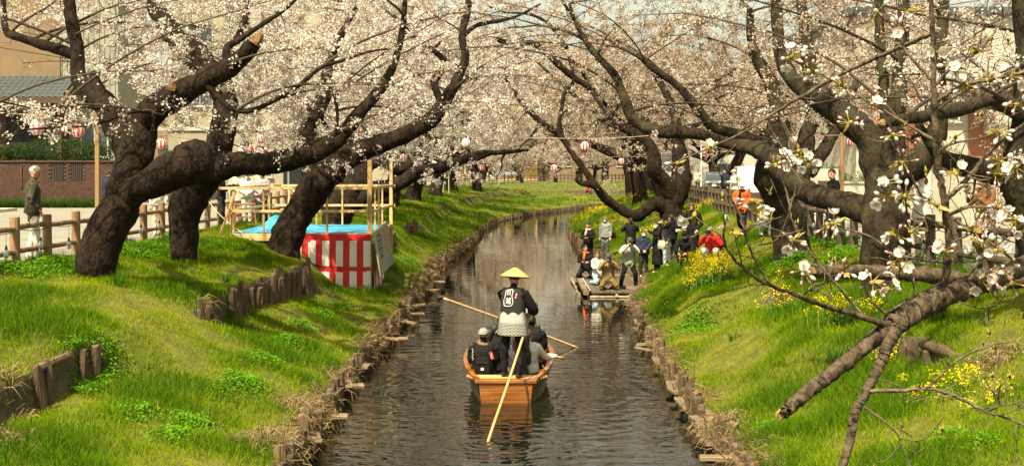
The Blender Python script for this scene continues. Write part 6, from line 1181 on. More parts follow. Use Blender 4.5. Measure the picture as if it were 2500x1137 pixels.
t = person('masked woman in a white coat and mauve bucket hat', S_(578, 42.5), 165, pose('stand'), CREAM, DENIMD, hair='bob', hat='bucket', hatm=cloth('mauve_hat', (.24, .16, .16)), mask=True, height=1.70, group=str_l, coat=.55, coatm=CREAM, face=True); person('masked woman in white with a black cap seated in front of the stools', S_(603, 41.0), 172, pose('clasp'), WHT, WHT, hair='bob', hat='cap', hatm=BLK, mask=True, height=1.58, group=str_l, bulk=1.2)
person('woman in a mauve coat and dark hat beyond the stage railing', S_(640, 42.5), 185, pose('clasp'), MAUVE, CHAR, hair='bob', hairm=HAIRBR, hat='bucket', hatm=BLK, height=1.62, group=str_l, bulk=1.35); person('man in a tan jacket standing behind the woman in mauve', S_(632, 46), 185, pose('stand'), TANJ, CHAR, hair='short', height=1.74, group=str_l, bulk=1.15)
person('person in blue glimpsed beyond the leaning trunk', S_(868, 70), 180, pose('stand'), cloth('blue', (.03, .07, .16)), CHAR, height=1.6, group=str_l, voxel=.03); person('person in dark clothes by the distant fence beside the white car', S_(1197, 182), 180, pose('stand'), BLK, CHAR, height=1.66, group='people far up the river', voxel=.04)
person('person in red by the far bend under the low limb', ground_hit(1435, 474), 160, pose('crouch'), REDJ, CHAR, height=1.6, group='people far up the river', voxel=.035)
# ------------------------------------------------------------------ houses, walls and cars either side
m_brick = M('dark_brick', (.050, .022, .014), (.095, .043, .026), scale=4, rough=.85, bump=.4, bscale=50); m_mort = M('mortar', (.055, .045, .036), rough=.95)
m_tan = M('tan_render', (.19, .128, .068), (.22, .15, .082), scale=1.5, rough=.9, bump=.2); m_cream = M('cream_render', (.32, .29, .20), (.37, .33, .235), scale=1.2, rough=.9); m_sid = M('grey_green_siding', (.27, .27, .20), (.31, .30, .23), scale=2, rough=.8)
m_tile = M('slate_roof_tile', (.050, .062, .066), (.095, .11, .115), scale=6, rough=.45); m_glassw = M('window_glass', (.05, .065, .07), rough=.12, spec=.8); m_frm = M('window_frame', (.50, .48, .42), rough=.6); m_dark = M('dark_opening', (.012, .011, .010), rough=.9); m_brown = M('brown_timber', (.07, .042, .025), rough=.8); m_blue = M('blue_downpipe', (.16, .24, .27), rough=.5); m_whitew = M('white_render', (.44, .41, .33), (.52, .48, .39), scale=1.5, rough=.9); m_concp = M('concrete_panel', (.34, .31, .23), (.44, .40, .31), scale=2, rough=.95, bump=.3); m_yel = M('yellow_render', (.56, .38, .09), (.60, .42, .12), scale=1.0, rough=.9)
def bx(t, name, mt_, c, s, bevel=0.0, rot=None): b = MB(); b.box(c, s, rot); return b.build(name, mt_, t, bevel=bevel)
def window(t, x, y, z, w_, h, mull=1, fr_m=None):
    f = MB(); e = .06
    for (cx, cz, sx, sz) in ((x-w_/2, z, e, h+e), (x+w_/2, z, e, h+e), (x, z-h/2, w_, e), (x, z+h/2, w_, e)): f.box((cx, y-.03, cz), (sx, .1, sz))
    for k in range(1, mull+1): f.box((x-w_/2+w_*k/(mull+1), y-.03, z), (.04, .08, h))
    o = f.build('window_frame', fr_m or m_frm, t)
    for k in range(mull+1): b = MB(); ww = w_/(mull+1); b.box((x-w_/2+ww*(k+.5), y-.005, z), (ww-.05, .02, h-.05)); b.build('pane', m_glassw, o)
    b = MB(); b.box((x, y-.08, z-h/2-.06), (w_+.2, .16, .05)); b.build('sill', fr_m or m_frm, o); return o
# garden wall of brick, every brick real
def brick_wall():
    y = 58.0; x0, x1, z0, z1 = -27.0, -17.6, STREET, 4.15; t = empty('brick_wall', ((x0+x1)/2, y, STREET), 0, 'dark red brick garden wall with narrow grille openings behind the white haired man', 'wall')
    bx(t, 'wall_core', m_mort, ((x0+x1)/2, y+.12, (z0+z1)/2), (x1-x0, .18, z1-z0)); b = MB(); r = random.Random(3); op = [(-20.09, .47), (-19.26, .47)]; row = 0; z = z0+.045
    while z < z1-.04:
        x = x0+(.11 if row % 2 else 0)
        while x < x1-.1:
            if not (z > 3.32 and any(abs(x+.105-ox) < ow/2+.08 for ox, ow in op)): b.box((x+.105, y+.02+r.gauss(0, .004), z), (.205, .06, .078))
            x += .217
        z += .088; row += 1
    o = b.build('bricks', m_brick, t); o['kind'] = 'stuff'
    for ox, ow in op:
        bx(t, 'opening', m_dark, (ox, y+.02, 3.72), (ow, .05, .84))
        for k in range(5): b = MB(); b.box((ox-ow/2+ow*(k+.5)/5, y-.01, 3.72), (.02, .02, .84)); b.build('bar', m_brown, t)
    bx(t, 'coping', m_brick, ((x0+x1)/2, y+.08, z1+.03), (x1-x0+.05, .30, .07))
    for ox in (-23.4, -21.7): bx(t, 'pipe', m_brown, (ox, y-.04, 3.5), (.06, .05, 1.0))
brick_wall()
def foliage(name, label, cat, c, rad, n, cols, seed, leaf=.09, group=None, stem=True):
    r = np.random.default_rng(seed); t = empty(name, c, 0, label, cat, group); v = r.normal(size=(n, 3)); v /= np.linalg.norm(v, axis=1)[:, None]; rr = (.55+.45*r.random(n)**.5); q = v*rr[:, None]
    bmp = np.array([mnoise.noise(Vector(k*2.6)) for k in v]); q *= (1+.35*bmp)[:, None]; Cc = q*np.array(rad)+np.array([0, 0, rad[2]]); K_ = np.array(cols[0])+(np.array(cols[1])-np.array(cols[0]))*r.random(n)[:, None]
    o = obj('foliage', leaf_quads('foliage', Cc, leaf*(.6+.8*r.random(n)), K_, r, 1.2), t); o['kind'] = 'stuff'
    if stem: b = MB(); b.tube([(0, 0, -.2), (0, 0, rad[2])], [.08, .03], 6); b.build('trunk', m_bark, t, world=False)
    return t
GRN = ((.022, .050, .010), (.060, .10, .022)); YGR = ((.10, .13, .012), (.19, .20, .03))
foliage('hedge', 'dark clipped hedge spilling over the brick garden wall', 'hedge', (-20.2, 59.0, 4.05), (2.6, .8, .55), 5200, GRN, 1, .10, stem=False); foliage('shrub', 'low dark shrub at the left end above the brick wall', 'shrub', (-23.6, 59.0, 4.05), (1.5, .7, .45), 2600, GRN, 2, .10)
def strip_grass():
    r = np.random.default_rng(8); n = 9000; x = -27+9.6*r.random(n); y = 57.0+.9*r.random(n); pts = np.stack([x, y, np.full(n, STREET)], 1); c = np.array([.03, .075, .012])+np.array([.05, .07, .012])*r.random(n)[:, None]
    blades('verge_grass', pts, .25+.3*r.random(n), np.full(n, .03), c, .9, r, True)
strip_grass()
tag(MB().box((-24.5, 51.5, STREET+.06), (9, 3.0, .12)).build('kerb_slab', M('pale_paving', (.52, .48, .38), (.56, .52, .42), rough=.9)), kind='structure')
def tile_house():
    t = empty('brick_house', (-26, 63, STREET), 0, 'two storey house with a slate blue tiled lower roof behind the brick wall', 'house')
    bx(t, 'lower_wall', m_brick, (-26.5, 66, 4.6), (9.6, 6, 5.0)); bx(t, 'upper_wall', m_tan, (-27.2, 66.6, 11.0), (10.2, 5, 6.4)); bx(t, 'siding_wall', m_sid, (-20.7, 66.7, 7.6), (2.8, 5, 11.0))
    for k in range(11): bx(t, 'siding_rib', m_sid, (-22.05+.26*k, 64.18, 8.6), (.04, .05, 9))
    bx(t, 'eave_board', m_brown, (-26.3, 61.9, 7.12), (10.4, .12, .22)); bx(t, 'soffit', m_tan, (-26.3, 62.5, 7.0), (10.3, 1.3, .06)); bx(t, 'recess', m_dark, (-23.0, 62.96, 5.6), (2.6, .06, 2.4)); bx(t, 'corner_post', m_brown, (-21.6, 62.6, 4.7), (.22, .22, 4.8))
    window(t, -20.4, 64.1, 5.2, 1.3, 1.5, 1)
    ti = MB(); G = []
    for j, v in enumerate((0, 1)):
        G.append([(u*.15-.15, v*.46, .035*math.cos(u*math.pi*1.0)*1.0-.02*v) for u in np.linspace(0, 2, 9)])
    ti.grid(G); G2 = [[(x, y, z-.04) for x, y, z in r_] for r_ in G]; ti.grid([G2[0], G[0]]); tm_ = ti.mesh('roof_tile', m_tile, smooth=False)
    th = math.atan2(1.5, 3.0); base = bx(t, 'roof_deck', m_brown, (-26.3, 63.45, 7.93), (10.4, 3.3, .06), rot=np.array(Matrix.Rotation(th, 3, 'X')))
    for i in range(8):
        for j in range(34):
            o = obj('roof_tile', tm_, t); o.location = Vector((-31.3+.3*j, 61.85+.40*i*math.cos(th), 7.22+.40*i*math.sin(th)+.03))-t.location; o.rotation_euler = (th, 0, 0)
    bx(t, 'ridge', m_tile, (-26.3, 64.7, 8.68), (10.4, .3, .18))
    for k in range(2):
        z0 = 9.6+.9*k; t2 = MB(); t2.tube([(-32, 60, z0+1.2), (-18.6, 63.5, z0-.9)], .02, 4); tag(t2.build('power_line', m_cable, loc=(-26, 61, z0)), ('upper' if k else 'lower')+' dark wire slanting across the tan upper wall', 'wire', 'wires over the left street')
tile_house()
def house(label, x0, x1, y0, y1, z1, mt_, wins, roofm=None, name='house', extra=None, eave=.3, face='y'):
    t = empty(name, ((x0+x1)/2, y0, STREET), 0, label, 'building'); bx(t, 'wall', mt_, ((x0+x1)/2, (y0+y1)/2, (STREET+z1)/2), (x1-x0, y1-y0, z1-STREET)); bx(t, 'roof', roofm or m_tile, ((x0+x1)/2, (y0+y1)/2, z1+.12), (x1-x0+eave*2, y1-y0+eave*2, .24))
    for (x, z, w_, h) in wins: window(t, x, y0, z, w_, h, 1 if w_ > .7 else 0)
    if extra: extra(t)
    return t
def ex1(t):
    for x in (-16.0, -15.2, -12.6): bx(t, 'downpipe', m_blue, (x, 73.9, 8), (.11, .1, 11.6))
    bx(t, 'band', m_frm, (-15.5, 73.95, 6.1), (10, .08, .2)); bx(t, 'entry', m_dark, (-12.2, 73.96, 3.3), (1.4, .08, 2.2)); bx(t, 'air_conditioner', m_frm, (-17.2, 73.7, 3.1), (.8, .4, .6))
house('tall cream building behind the fork of the gnarled cherry', -19.4, -10.6, 74, 84, 14, m_cream, [(-18.2, 4.6, 1.0, 1.6), (-17.6, 8, 1.4, 1.2), (-14.0, 8, 1.4, 1.2), (-14.2, 4.1, 1.3, 1.4), (-17.6, 11.4, 1.4, 1.2), (-13.6, 11.4, 1.4, 1.2)], extra=ex1)
def garage():
    t = empty('garage', (-18.4, 86, STREET), 0, 'small beige gabled garage behind the women in white', 'garage'); b = MB(); x0, x1, y0, y1, e, p_ = -19.0, -17.4, 86, 89, 4.0, 4.5; xm = (x0+x1)/2
    b.add([(x0, y0, STREET), (x1, y0, STREET), (x1, y0, e), (xm, y0, p_), (x0, y0, e), (x0, y1, STREET), (x1, y1, STREET), (x1, y1, e), (xm, y1, p_), (x0, y1, e)], [(0, 1, 2, 3, 4), (9, 8, 7, 6, 5), (0, 4, 9, 5), (1, 6, 7, 2)]); b.build('wall', m_cream, t)
    for s in (-1, 1): bx(t, 'roof', m_sid, (xm+s*.45, 87.5, 4.29), (1.0, 3.3, .07), rot=np.array(Matrix.Rotation(s*math.atan2(.5, .8), 3, 'Y')))
    bx(t, 'door', m_sid, (xm, 85.97, 3.0), (1.15, .06, 1.65)); bx(t, 'door_frame', m_frm, (xm, 85.96, 3.88), (1.3, .08, .09))
garage()
house('grey metal shed left of the beige garage', -23.5, -19.3, 87, 92, 5.2, m_sid, [(-20.6, 3.6, .9, .9)], name='shed')
def slat_fence(label, x0, x1, y, h, mt_, pitch=.22, w_=.11):
    t = empty('slat_fence', ((x0+x1)/2, y, STREET), 0, label, 'fence'); b = MB(); b.box((0, 0, h/2), (w_, .03, h)); me = b.mesh('slat', mt_); x = x0
    while x < x1: o = obj('slat', me, t); o.location = (x-t.location.x, 0, 0); x += pitch
    for z in (.25*h, .8*h): bx(t, 'rail', mt_, ((x0+x1)/2, y+.04, STREET+z), (x1-x0, .05, .08))
slat_fence('olive vertical slat fence right of the beige garage', -15.6, -12.6, 84, 2.0, M('olive_slat', (.12, .11, .055), rough=.8)); bx(empty('gate_post', (-15.8, 83.9, STREET), 0, 'white post at the left end of the olive slat fence', 'post'), 'shaft', m_lwhite, (-15.8, 83.9, 3.2), (.12, .12, 2.1))
house('white building at the far left end of the river', -26, -8.2, 196, 206, 12, m_whitew, [(-22, 9, 2, 1.6), (-18, 9, 2, 1.6), (-13, 9, 2, 1.6), (-10.2, 9, 1.6, 1.6), (-20, 5, 2, 1.8), (-13, 5, 2, 1.8)])
def exy(t):
    bx(t, 'band', m_tan, (-1.6, 197.9, 7.4), (12.6, .2, .5)); bx(t, 'balcony', m_tan, (2.2, 197.3, 9.2), (3.4, 1.2, 1.0)); bx(t, 'canopy', m_tan, (-1.0, 197.2, 5.2), (9, 1.5, .25))
house('yellow apartment block beyond the river bend', -8.0, 4.6, 198, 210, 14.5, m_yel, [(-6, 10.5, 2.2, 1.8), (-1.6, 10.5, 2.4, 2), (2.4, 11, 1.6, 1.6), (-6, 6, 2, 1.7), (-2, 6, 2, 1.7), (2.4, 6, 2, 1.7), (-6, 3.6, 2, 1.4), (-2, 3.6, 2, 1.4)], extra=exy)
house('tan building right of the yellow block', 5.0, 22, 200, 212, 11, m_tan, [(8, 8.5, 2, 1.6), (12.5, 8.5, 2, 1.6), (17, 8.5, 2, 1.6), (8, 5, 2, 1.6), (12.5, 5, 2, 1.6), (17, 5, 2, 1.6)])
house('pale grey house far down the right street', 18.5, 30, 128, 138, 8.2, m_whitew, [(21, 6.2, 1.8, 1.3), (25, 6.2, 1.8, 1.3), (21, 3.7, 1.8, 1.3)]); house('distant tan house across the left street beyond the slat fence', -31, -18, 104, 114, 9, m_tan, [(-21, 6.6, 1.8, 1.3), (-26, 6.6, 1.8, 1.3), (-21, 3.8, 1.8, 1.4)])
house('cream house at the left street before the bend', -24, -13, 140, 150, 9, m_cream, [(-16, 6.5, 1.8, 1.3), (-21, 6.5, 1.8, 1.3), (-16, 3.8, 1.8, 1.4)])
def exr(t):
    bx(t, 'brick_panel', M('red_brick_panel', (.28, .10, .055), (.34, .14, .08), scale=8, rough=.85), (14.0, 47.9, 6.0), (1.7, .12, 3.4)); bx(t, 'brick_panel', MATS['red_brick_panel'], (17.3, 47.9, 5.4), (1.2, .12, 2.6)); bx(t, 'balcony', m_whitew, (19.2, 47.2, 5.6), (4.0, 1.5, 1.0)); bx(t, 'awning', m_brown, (18.8, 47.1, 7.1), (5.6, 1.7, .14)); bx(t, 'door', m_brown, (15.9, 47.93, 3.2), (.95, .1, 2.1))
house('white house with red brick panels behind the right railing', 12.6, 26, 48, 58, 9.5, m_whitew, [(15.7, 6.2, 1.3, 1.2), (19.4, 6.9, 1.6, 1.1), (19.2, 3.9, 1.8, 1.4), (23, 6.6, 1.8, 1.2), (23, 3.9, 1.8, 1.4)], extra=exr)
house('second white house farther along the right street', 15, 24, 66, 76, 8.5, m_cream, [(16.6, 6.3, 1.4, 1.2), (19, 6.3, 1.4, 1.2), (16.8, 3.8, 1.4, 1.3), (20, 3.8, 1.4, 1.3)])
def white_wall():
    t = empty('boundary_wall', (11.2, 41, STREET), 0, 'low white boundary wall with a meter window behind the sunglasses man', 'wall'); bx(t, 'wall', m_whitew, (10.8, 41.2, STREET+.62), (3.4, .2, 1.24)); bx(t, 'pillar', m_whitew, (9.75, 41.1, STREET+.85), (.9, .3, 1.7)); bx(t, 'coping', m_concp, (10.8, 41.2, STREET+1.27), (3.5, .28, .07)); bx(t, 'meter_box', m_brown, (9.75, 40.93, STREET+1.05), (.38, .08, .55)); bx(t, 'grille', m_dark, (11.4, 41.08, STREET+1.0), (.6, .06, .4))
    for k in range(7): bx(t, 'joint', m_concp, (10.3+.35*k, 41.09, STREET+.45), (.02, .03, .85))
white_wall()
foliage('shrub', 'round yellow green bush left of the brown lantern pole', 'shrub', (10.3, 42.6, STREET+.75), (.75, .6, .55), 2200, YGR, 4, .07); foliage('shrub', 'round yellow green bush right of the brown lantern pole', 'shrub', (11.9, 42.8, STREET+.8), (.65, .6, .5), 2000, YGR, 5, .07)
def conc_fence():
    t = empty('concrete_fence', (11.4, 30.6, STREET), 0, 'stained concrete panel fence behind the right railing', 'fence')
    for k in range(7): bx(t, 'panel', m_concp, (9.2+1.02*k, 30.6, STREET+.78), (.98, .07, 1.56), .01)
    for k in range(8): bx(t, 'post', m_whitew, (8.69+1.02*k, 30.57, STREET+.85), (.10, .13, 1.7))
conc_fence()
# cars: a lofted body with its glass, lamps, plate and wheels as parts
m_tyre = M('tyre', (.015, .015, .015), rough=.85); m_rim = M('wheel_rim', (.35, .35, .35), rough=.35, metal=.7); m_lampw = M('headlamp', (.70, .70, .66), rough=.15, spec=.9); m_lampr = M('tail_lamp', (.42, .02, .015), rough=.25); m_plate = M('number_plate', (.72, .71, .62), rough=.5); m_grille = M('grille_black', (.02, .02, .02), rough=.4)
def car(label, loc, yaw, col, L=4.3, W_=1.68, H=1.46, van=False):
    t = empty('parked_car', loc, R(yaw), label, 'car', 'cars parked along the streets'); mp = M('car_paint_%d' % (int(col[0]*1000)), col, rough=.25, spec=.6, coat=.6); h = W_/2
    if van: prof = [(-.5, .32), (-.5, .75), (-.475, .95), (-.36, 1.0*H*.62), (-.30, H*.98), (.46, H), (.5, H*.9), (.5, .32)]; gl = (-.345, -.285, .45, .49)
    else: prof = [(-.5, .30), (-.5, .58), (-.47, .72), (-.26, .86), (-.10, H*.97), (.16, H), (.36, .98), (.48, .90), (.5, .6), (.5, .30)]; gl = (-.255, -.10, .17, .355)
    q = [(x*L, z) for x, z in prof]; b = MB(); secs = []
    for yv, kx, kz in ((-h, .97, .95), (-h*.96, .995, .98), (-h*.6, 1, 1), (h*.6, 1, 1), (h*.96, .995, .98), (h, .97, .95)):
        tuck = lambda z: (yv*(1-.16*max(0, (z-.9)/(H-.9)))); secs.append([(x*kx, tuck(z), .30+(z-.30)*kz) for x, z in q])
    b.grid(secs); b.add(secs[0], [tuple(range(len(q)))]); b.add(secs[-1], [tuple(range(len(q)))[::-1]]); b.add([s_ for sec in secs for s_ in (sec[0], sec[-1])], [(2*i, 2*i+1, 2*i+3, 2*i+2) for i in range(5)]); b.build('body', mp, t, world=False, smooth=False)
    top = H*.95
    def quad(name, pts, m_): b = MB(); b.add(pts, [(0, 1, 2, 3)]); return b.build(name, m_, t, world=False)
    a0, a1, a2, a3 = (g*L for g in gl); zb = .90 if not van else H*.64; zt = H*.94; wb, wt = h*.86, h*.74
    o_ = .018; quad('windscreen', [(a0-o_, -wb, zb), (a0-o_, wb, zb), (a1-o_, wt, zt), (a1-o_, -wt, zt)], m_glassw); quad('rear_window', [(a3+o_+.01, wb, zb+.06), (a3+o_+.01, -wb, zb+.06), (a2+o_+.02, -wt, zt), (a2+o_+.02, wt, zt)], m_glassw)
    for s in (-1, 1):
        for (u0, u1) in ((0.04, .47), (.53, .95)):
            xb0, xb1 = a0+.12+(a3-a0-.25)*u0, a0+.12+(a3-a0-.25)*u1; xt0, xt1 = a1+(a2-a1)*u0, a1+(a2-a1)*u1; f = lambda z: s*(h*(1-.16*max(0, (z-.9)/(H-.9)))+.004); quad('side_window', [(xb0, f(zb+.04), zb+.04), (xb1, f(zb+.04), zb+.04), (xt1, f(zt)*1.0, zt-.02), (xt0, f(zt), zt-.02)], m_glassw)
        for xw in (-.31*L, .30*L):
            b = MB(); rx = np.array(Matrix.Rotation(R(90), 3, 'X')); b.lathe([(.17, -.10), (.27, -.10), (.30, -.06), (.30, .06), (.27, .10), (.17, .10)], 16, (xw, s*(h-.09), .30), 0, rx); w_ = b.build('wheel', m_tyre, t, world=False); b = MB(); b.lathe([(.001, -.075), (.17, -.085), (.18, 0), (.17, .085), (.001, .075)], 12, (xw, s*(h-.09), .30), 0, rx); b.build('rim', m_rim, w_, world=False)
        b = MB(); b.ell((-.488*L, s*h*.68, .66 if not van else .72), (.07, .17, .085), 10, 6); b.build('headlight', m_lampw, t, world=False); b = MB(); b.box((.492*L, s*h*.80, .78), (.06, .18, .20)); b.build('tail_light', m_lampr, t, world=False, bevel=.01); b = MB(); b.ell((a0+.12, s*(h+.09), .98 if not van else H*.68), (.06, .09, .07), 8, 5); b.build('wing_mirror', mp, t, world=False)
    b = MB(); b.box((-.503*L, 0, .52), (.03, W_*.55, .14)); b.build('grille', m_grille, t, world=False); b = MB(); b.box((-.508*L, 0, .42), (.02, .33, .165)); b.build('number_plate', m_plate, t, world=False); b = MB(); b.box((-.49*L, 0, .36), (.10, W_*.9, .12)); b.build('bumper', mp, t, world=False, bevel=.02)
    return t
car('grey hatchback facing us at the end of the right street', (16.0, 104, STREET), 82, (.11, .12, .125), 3.6, 1.52, 1.48); car('white van behind the white puffer jacket on the right street', (11.4, 63, STREET), 84, (.62, .62, .58), 3.4, 1.48, 1.85, True)
car('white sedan passing behind the distant picket fence', (-1.4, 184, STREET+.35), 2, (.60, .62, .62)); car('second white car half hidden left of the distant sedan', (-14, 188, STREET+.35), 0, (.63, .62, .58), 4.0, 1.6, 1.5); car('dark kei car far along the right street behind the grey hatchback', (19.6, 116, STREET), 80, (.05, .055, .07), 3.4, 1.48, 1.6)
# young-tree stakes on the far slope and the hillside line behind everything
def tree_stake(px, py, label):
    g = ground_hit(px, py); t = empty('tree_stake', g, 0, label, 'stake', 'pale stakes for young trees on the far bank')
    for dx in (-.25, .25): b = MB(); b.cyl((dx, 0, -.2), (dx*.9, 0, 1.5), .05, .045, 7); b.build('stake', m_postp, t, world=False)
    b = MB(); b.cyl((-.3, -.05, 1.25), (.3, -.05, 1.25), .035, .035, 6); b.build('crossbar', m_postp, t, world=False)
m_postp = M('pale_stake', (.40, .33, .22), (.50, .43, .31), rough=.85)
for px, py, lab in ((1089, 470, 'pale pair of stakes nearest the stage on the far slope'), (1134, 454, 'second pair of pale stakes on the far slope'), (1213, 448, 'pale stakes below the distant white car'), (1281, 444, 'pale stakes farthest right on the far slope')): tree_stake(px, py, lab)
# ------------------------------------------------------------------ the bare-and-blooming branch hanging close on the right
m_fbark = bark('young_cherry_bark', (.045, .031, .019), (.15, .11, .07), sc=34); 
_n, _l = m_fbark.node_tree.nodes, m_fbark.node_tree.links
m_ftwig = bark('bare_twig_bark', (.085, .062, .040), (.20, .155, .105), sc=30)
def fpt(px, py, d): return P(px, py, d)
fb = empty('cherry_branch', (3.7, 4.8, float(hgt(3.7, 8))), 0, 'close cherry branch with a snapped limb, bare twigs and a few open flowers', 'branch')
def fbranch(pts, name='branch', n=9, gn=.07):
    q = spline(np.array([(x, y, d, r_) for x, y, d, r_ in pts], float), 7 if max(x[3] for x in pts) < 15 else 20); W_ = np.stack([(q[:, 0]-1250)*q[:, 2]/FOC, q[:, 2], CAMZ-(q[:, 1]-HY)*q[:, 2]/FOC], 1); rr = np.maximum(q[:, 3]*q[:, 2]/FOC, .0011)
    rr = rr*(1+(.05 if rr.max() < .015 else .016)*np.random.default_rng(int(pts[0][0])).normal(size=len(rr)).clip(-1.5, 1.5)); W_ = W_+np.random.default_rng(len(pts)+int(pts[0][0])).normal(size=W_.shape)*.0012*min(1, rr.max()/.006)
    b = MB(); b.tube(W_, rr, n, 0, True, gn, 30, pts[0][0]*.01); b.build(name, m_fbark if rr.max() > .011 else m_ftwig, fb, smooth=True); return W_
MB().tube(spline([(3.7, 4.8, .2), (3.75, 4.8, 1.8), (3.6, 4.8, 3.4), (3.9, 5.0, 5.5), (4.2, 5.2, 7.5)], 6), [.24]*7+[.20]*6+[.16]*6+[.1]*6, 14, 0, True, .1, 4).build('trunk', m_barkg, fb, smooth=True)
MB().tube(spline([(3.62, 4.8, 3.2), (2.7, 4.5, 3.55), tuple(P(2600, 600, 4.0))], 6), [.09]*4+[.06]*4+[.035]*5, 10).build('limb', m_fbark, fb, smooth=True)
TW = []
def FB(*pts, **k): TW.append(fbranch(pts, **k))
FB((2600, 600, 4.0, 24), (2500, 648, 3.9, 23), (2400, 690, 3.8, 25), (2320, 714, 3.75, 29), (2250, 748, 3.7, 32), (2200, 778, 3.65, 30), (2172, 802, 3.62, 24), n=14, gn=.22)
FB((2215, 765, 3.66, 24), (2130, 830, 3.6, 19), (2060, 888, 3.56, 18.5), (1980, 948, 3.52, 18), (1930, 992, 3.5, 16), (1915, 1008, 3.49, 13), n=14, gn=.26)
FB((2200, 770, 3.64, 22), (2172, 830, 3.6, 17), (2150, 885, 3.58, 13), (2112, 960, 3.55, 12.5), (2086, 1012, 3.54, 11), (2072, 1085, 3.53, 11), (2046, 1170, 3.52, 10))
FB((2560, 668, 5.2, 20), (2480, 684, 5.15, 20), (2380, 690, 5.1, 20), (2280, 672, 5.05, 20), (2200, 668, 5.0, 17), (2080, 663, 4.95, 17), (1985, 660, 4.9, 15), n=14, gn=.22)
FB((2302, 700, 3.74, 11), (2316, 610, 3.7, 9.5), (2312, 540, 3.68, 9.5), (2300, 460, 3.66, 9), (2290, 400, 3.65, 9), (2283, 300, 3.62, 8), (2280, 200, 3.6, 7), (2278, 100, 3.6, 6.5), (2274, 0, 3.6, 6), (2270, -60, 3.6, 5.5))
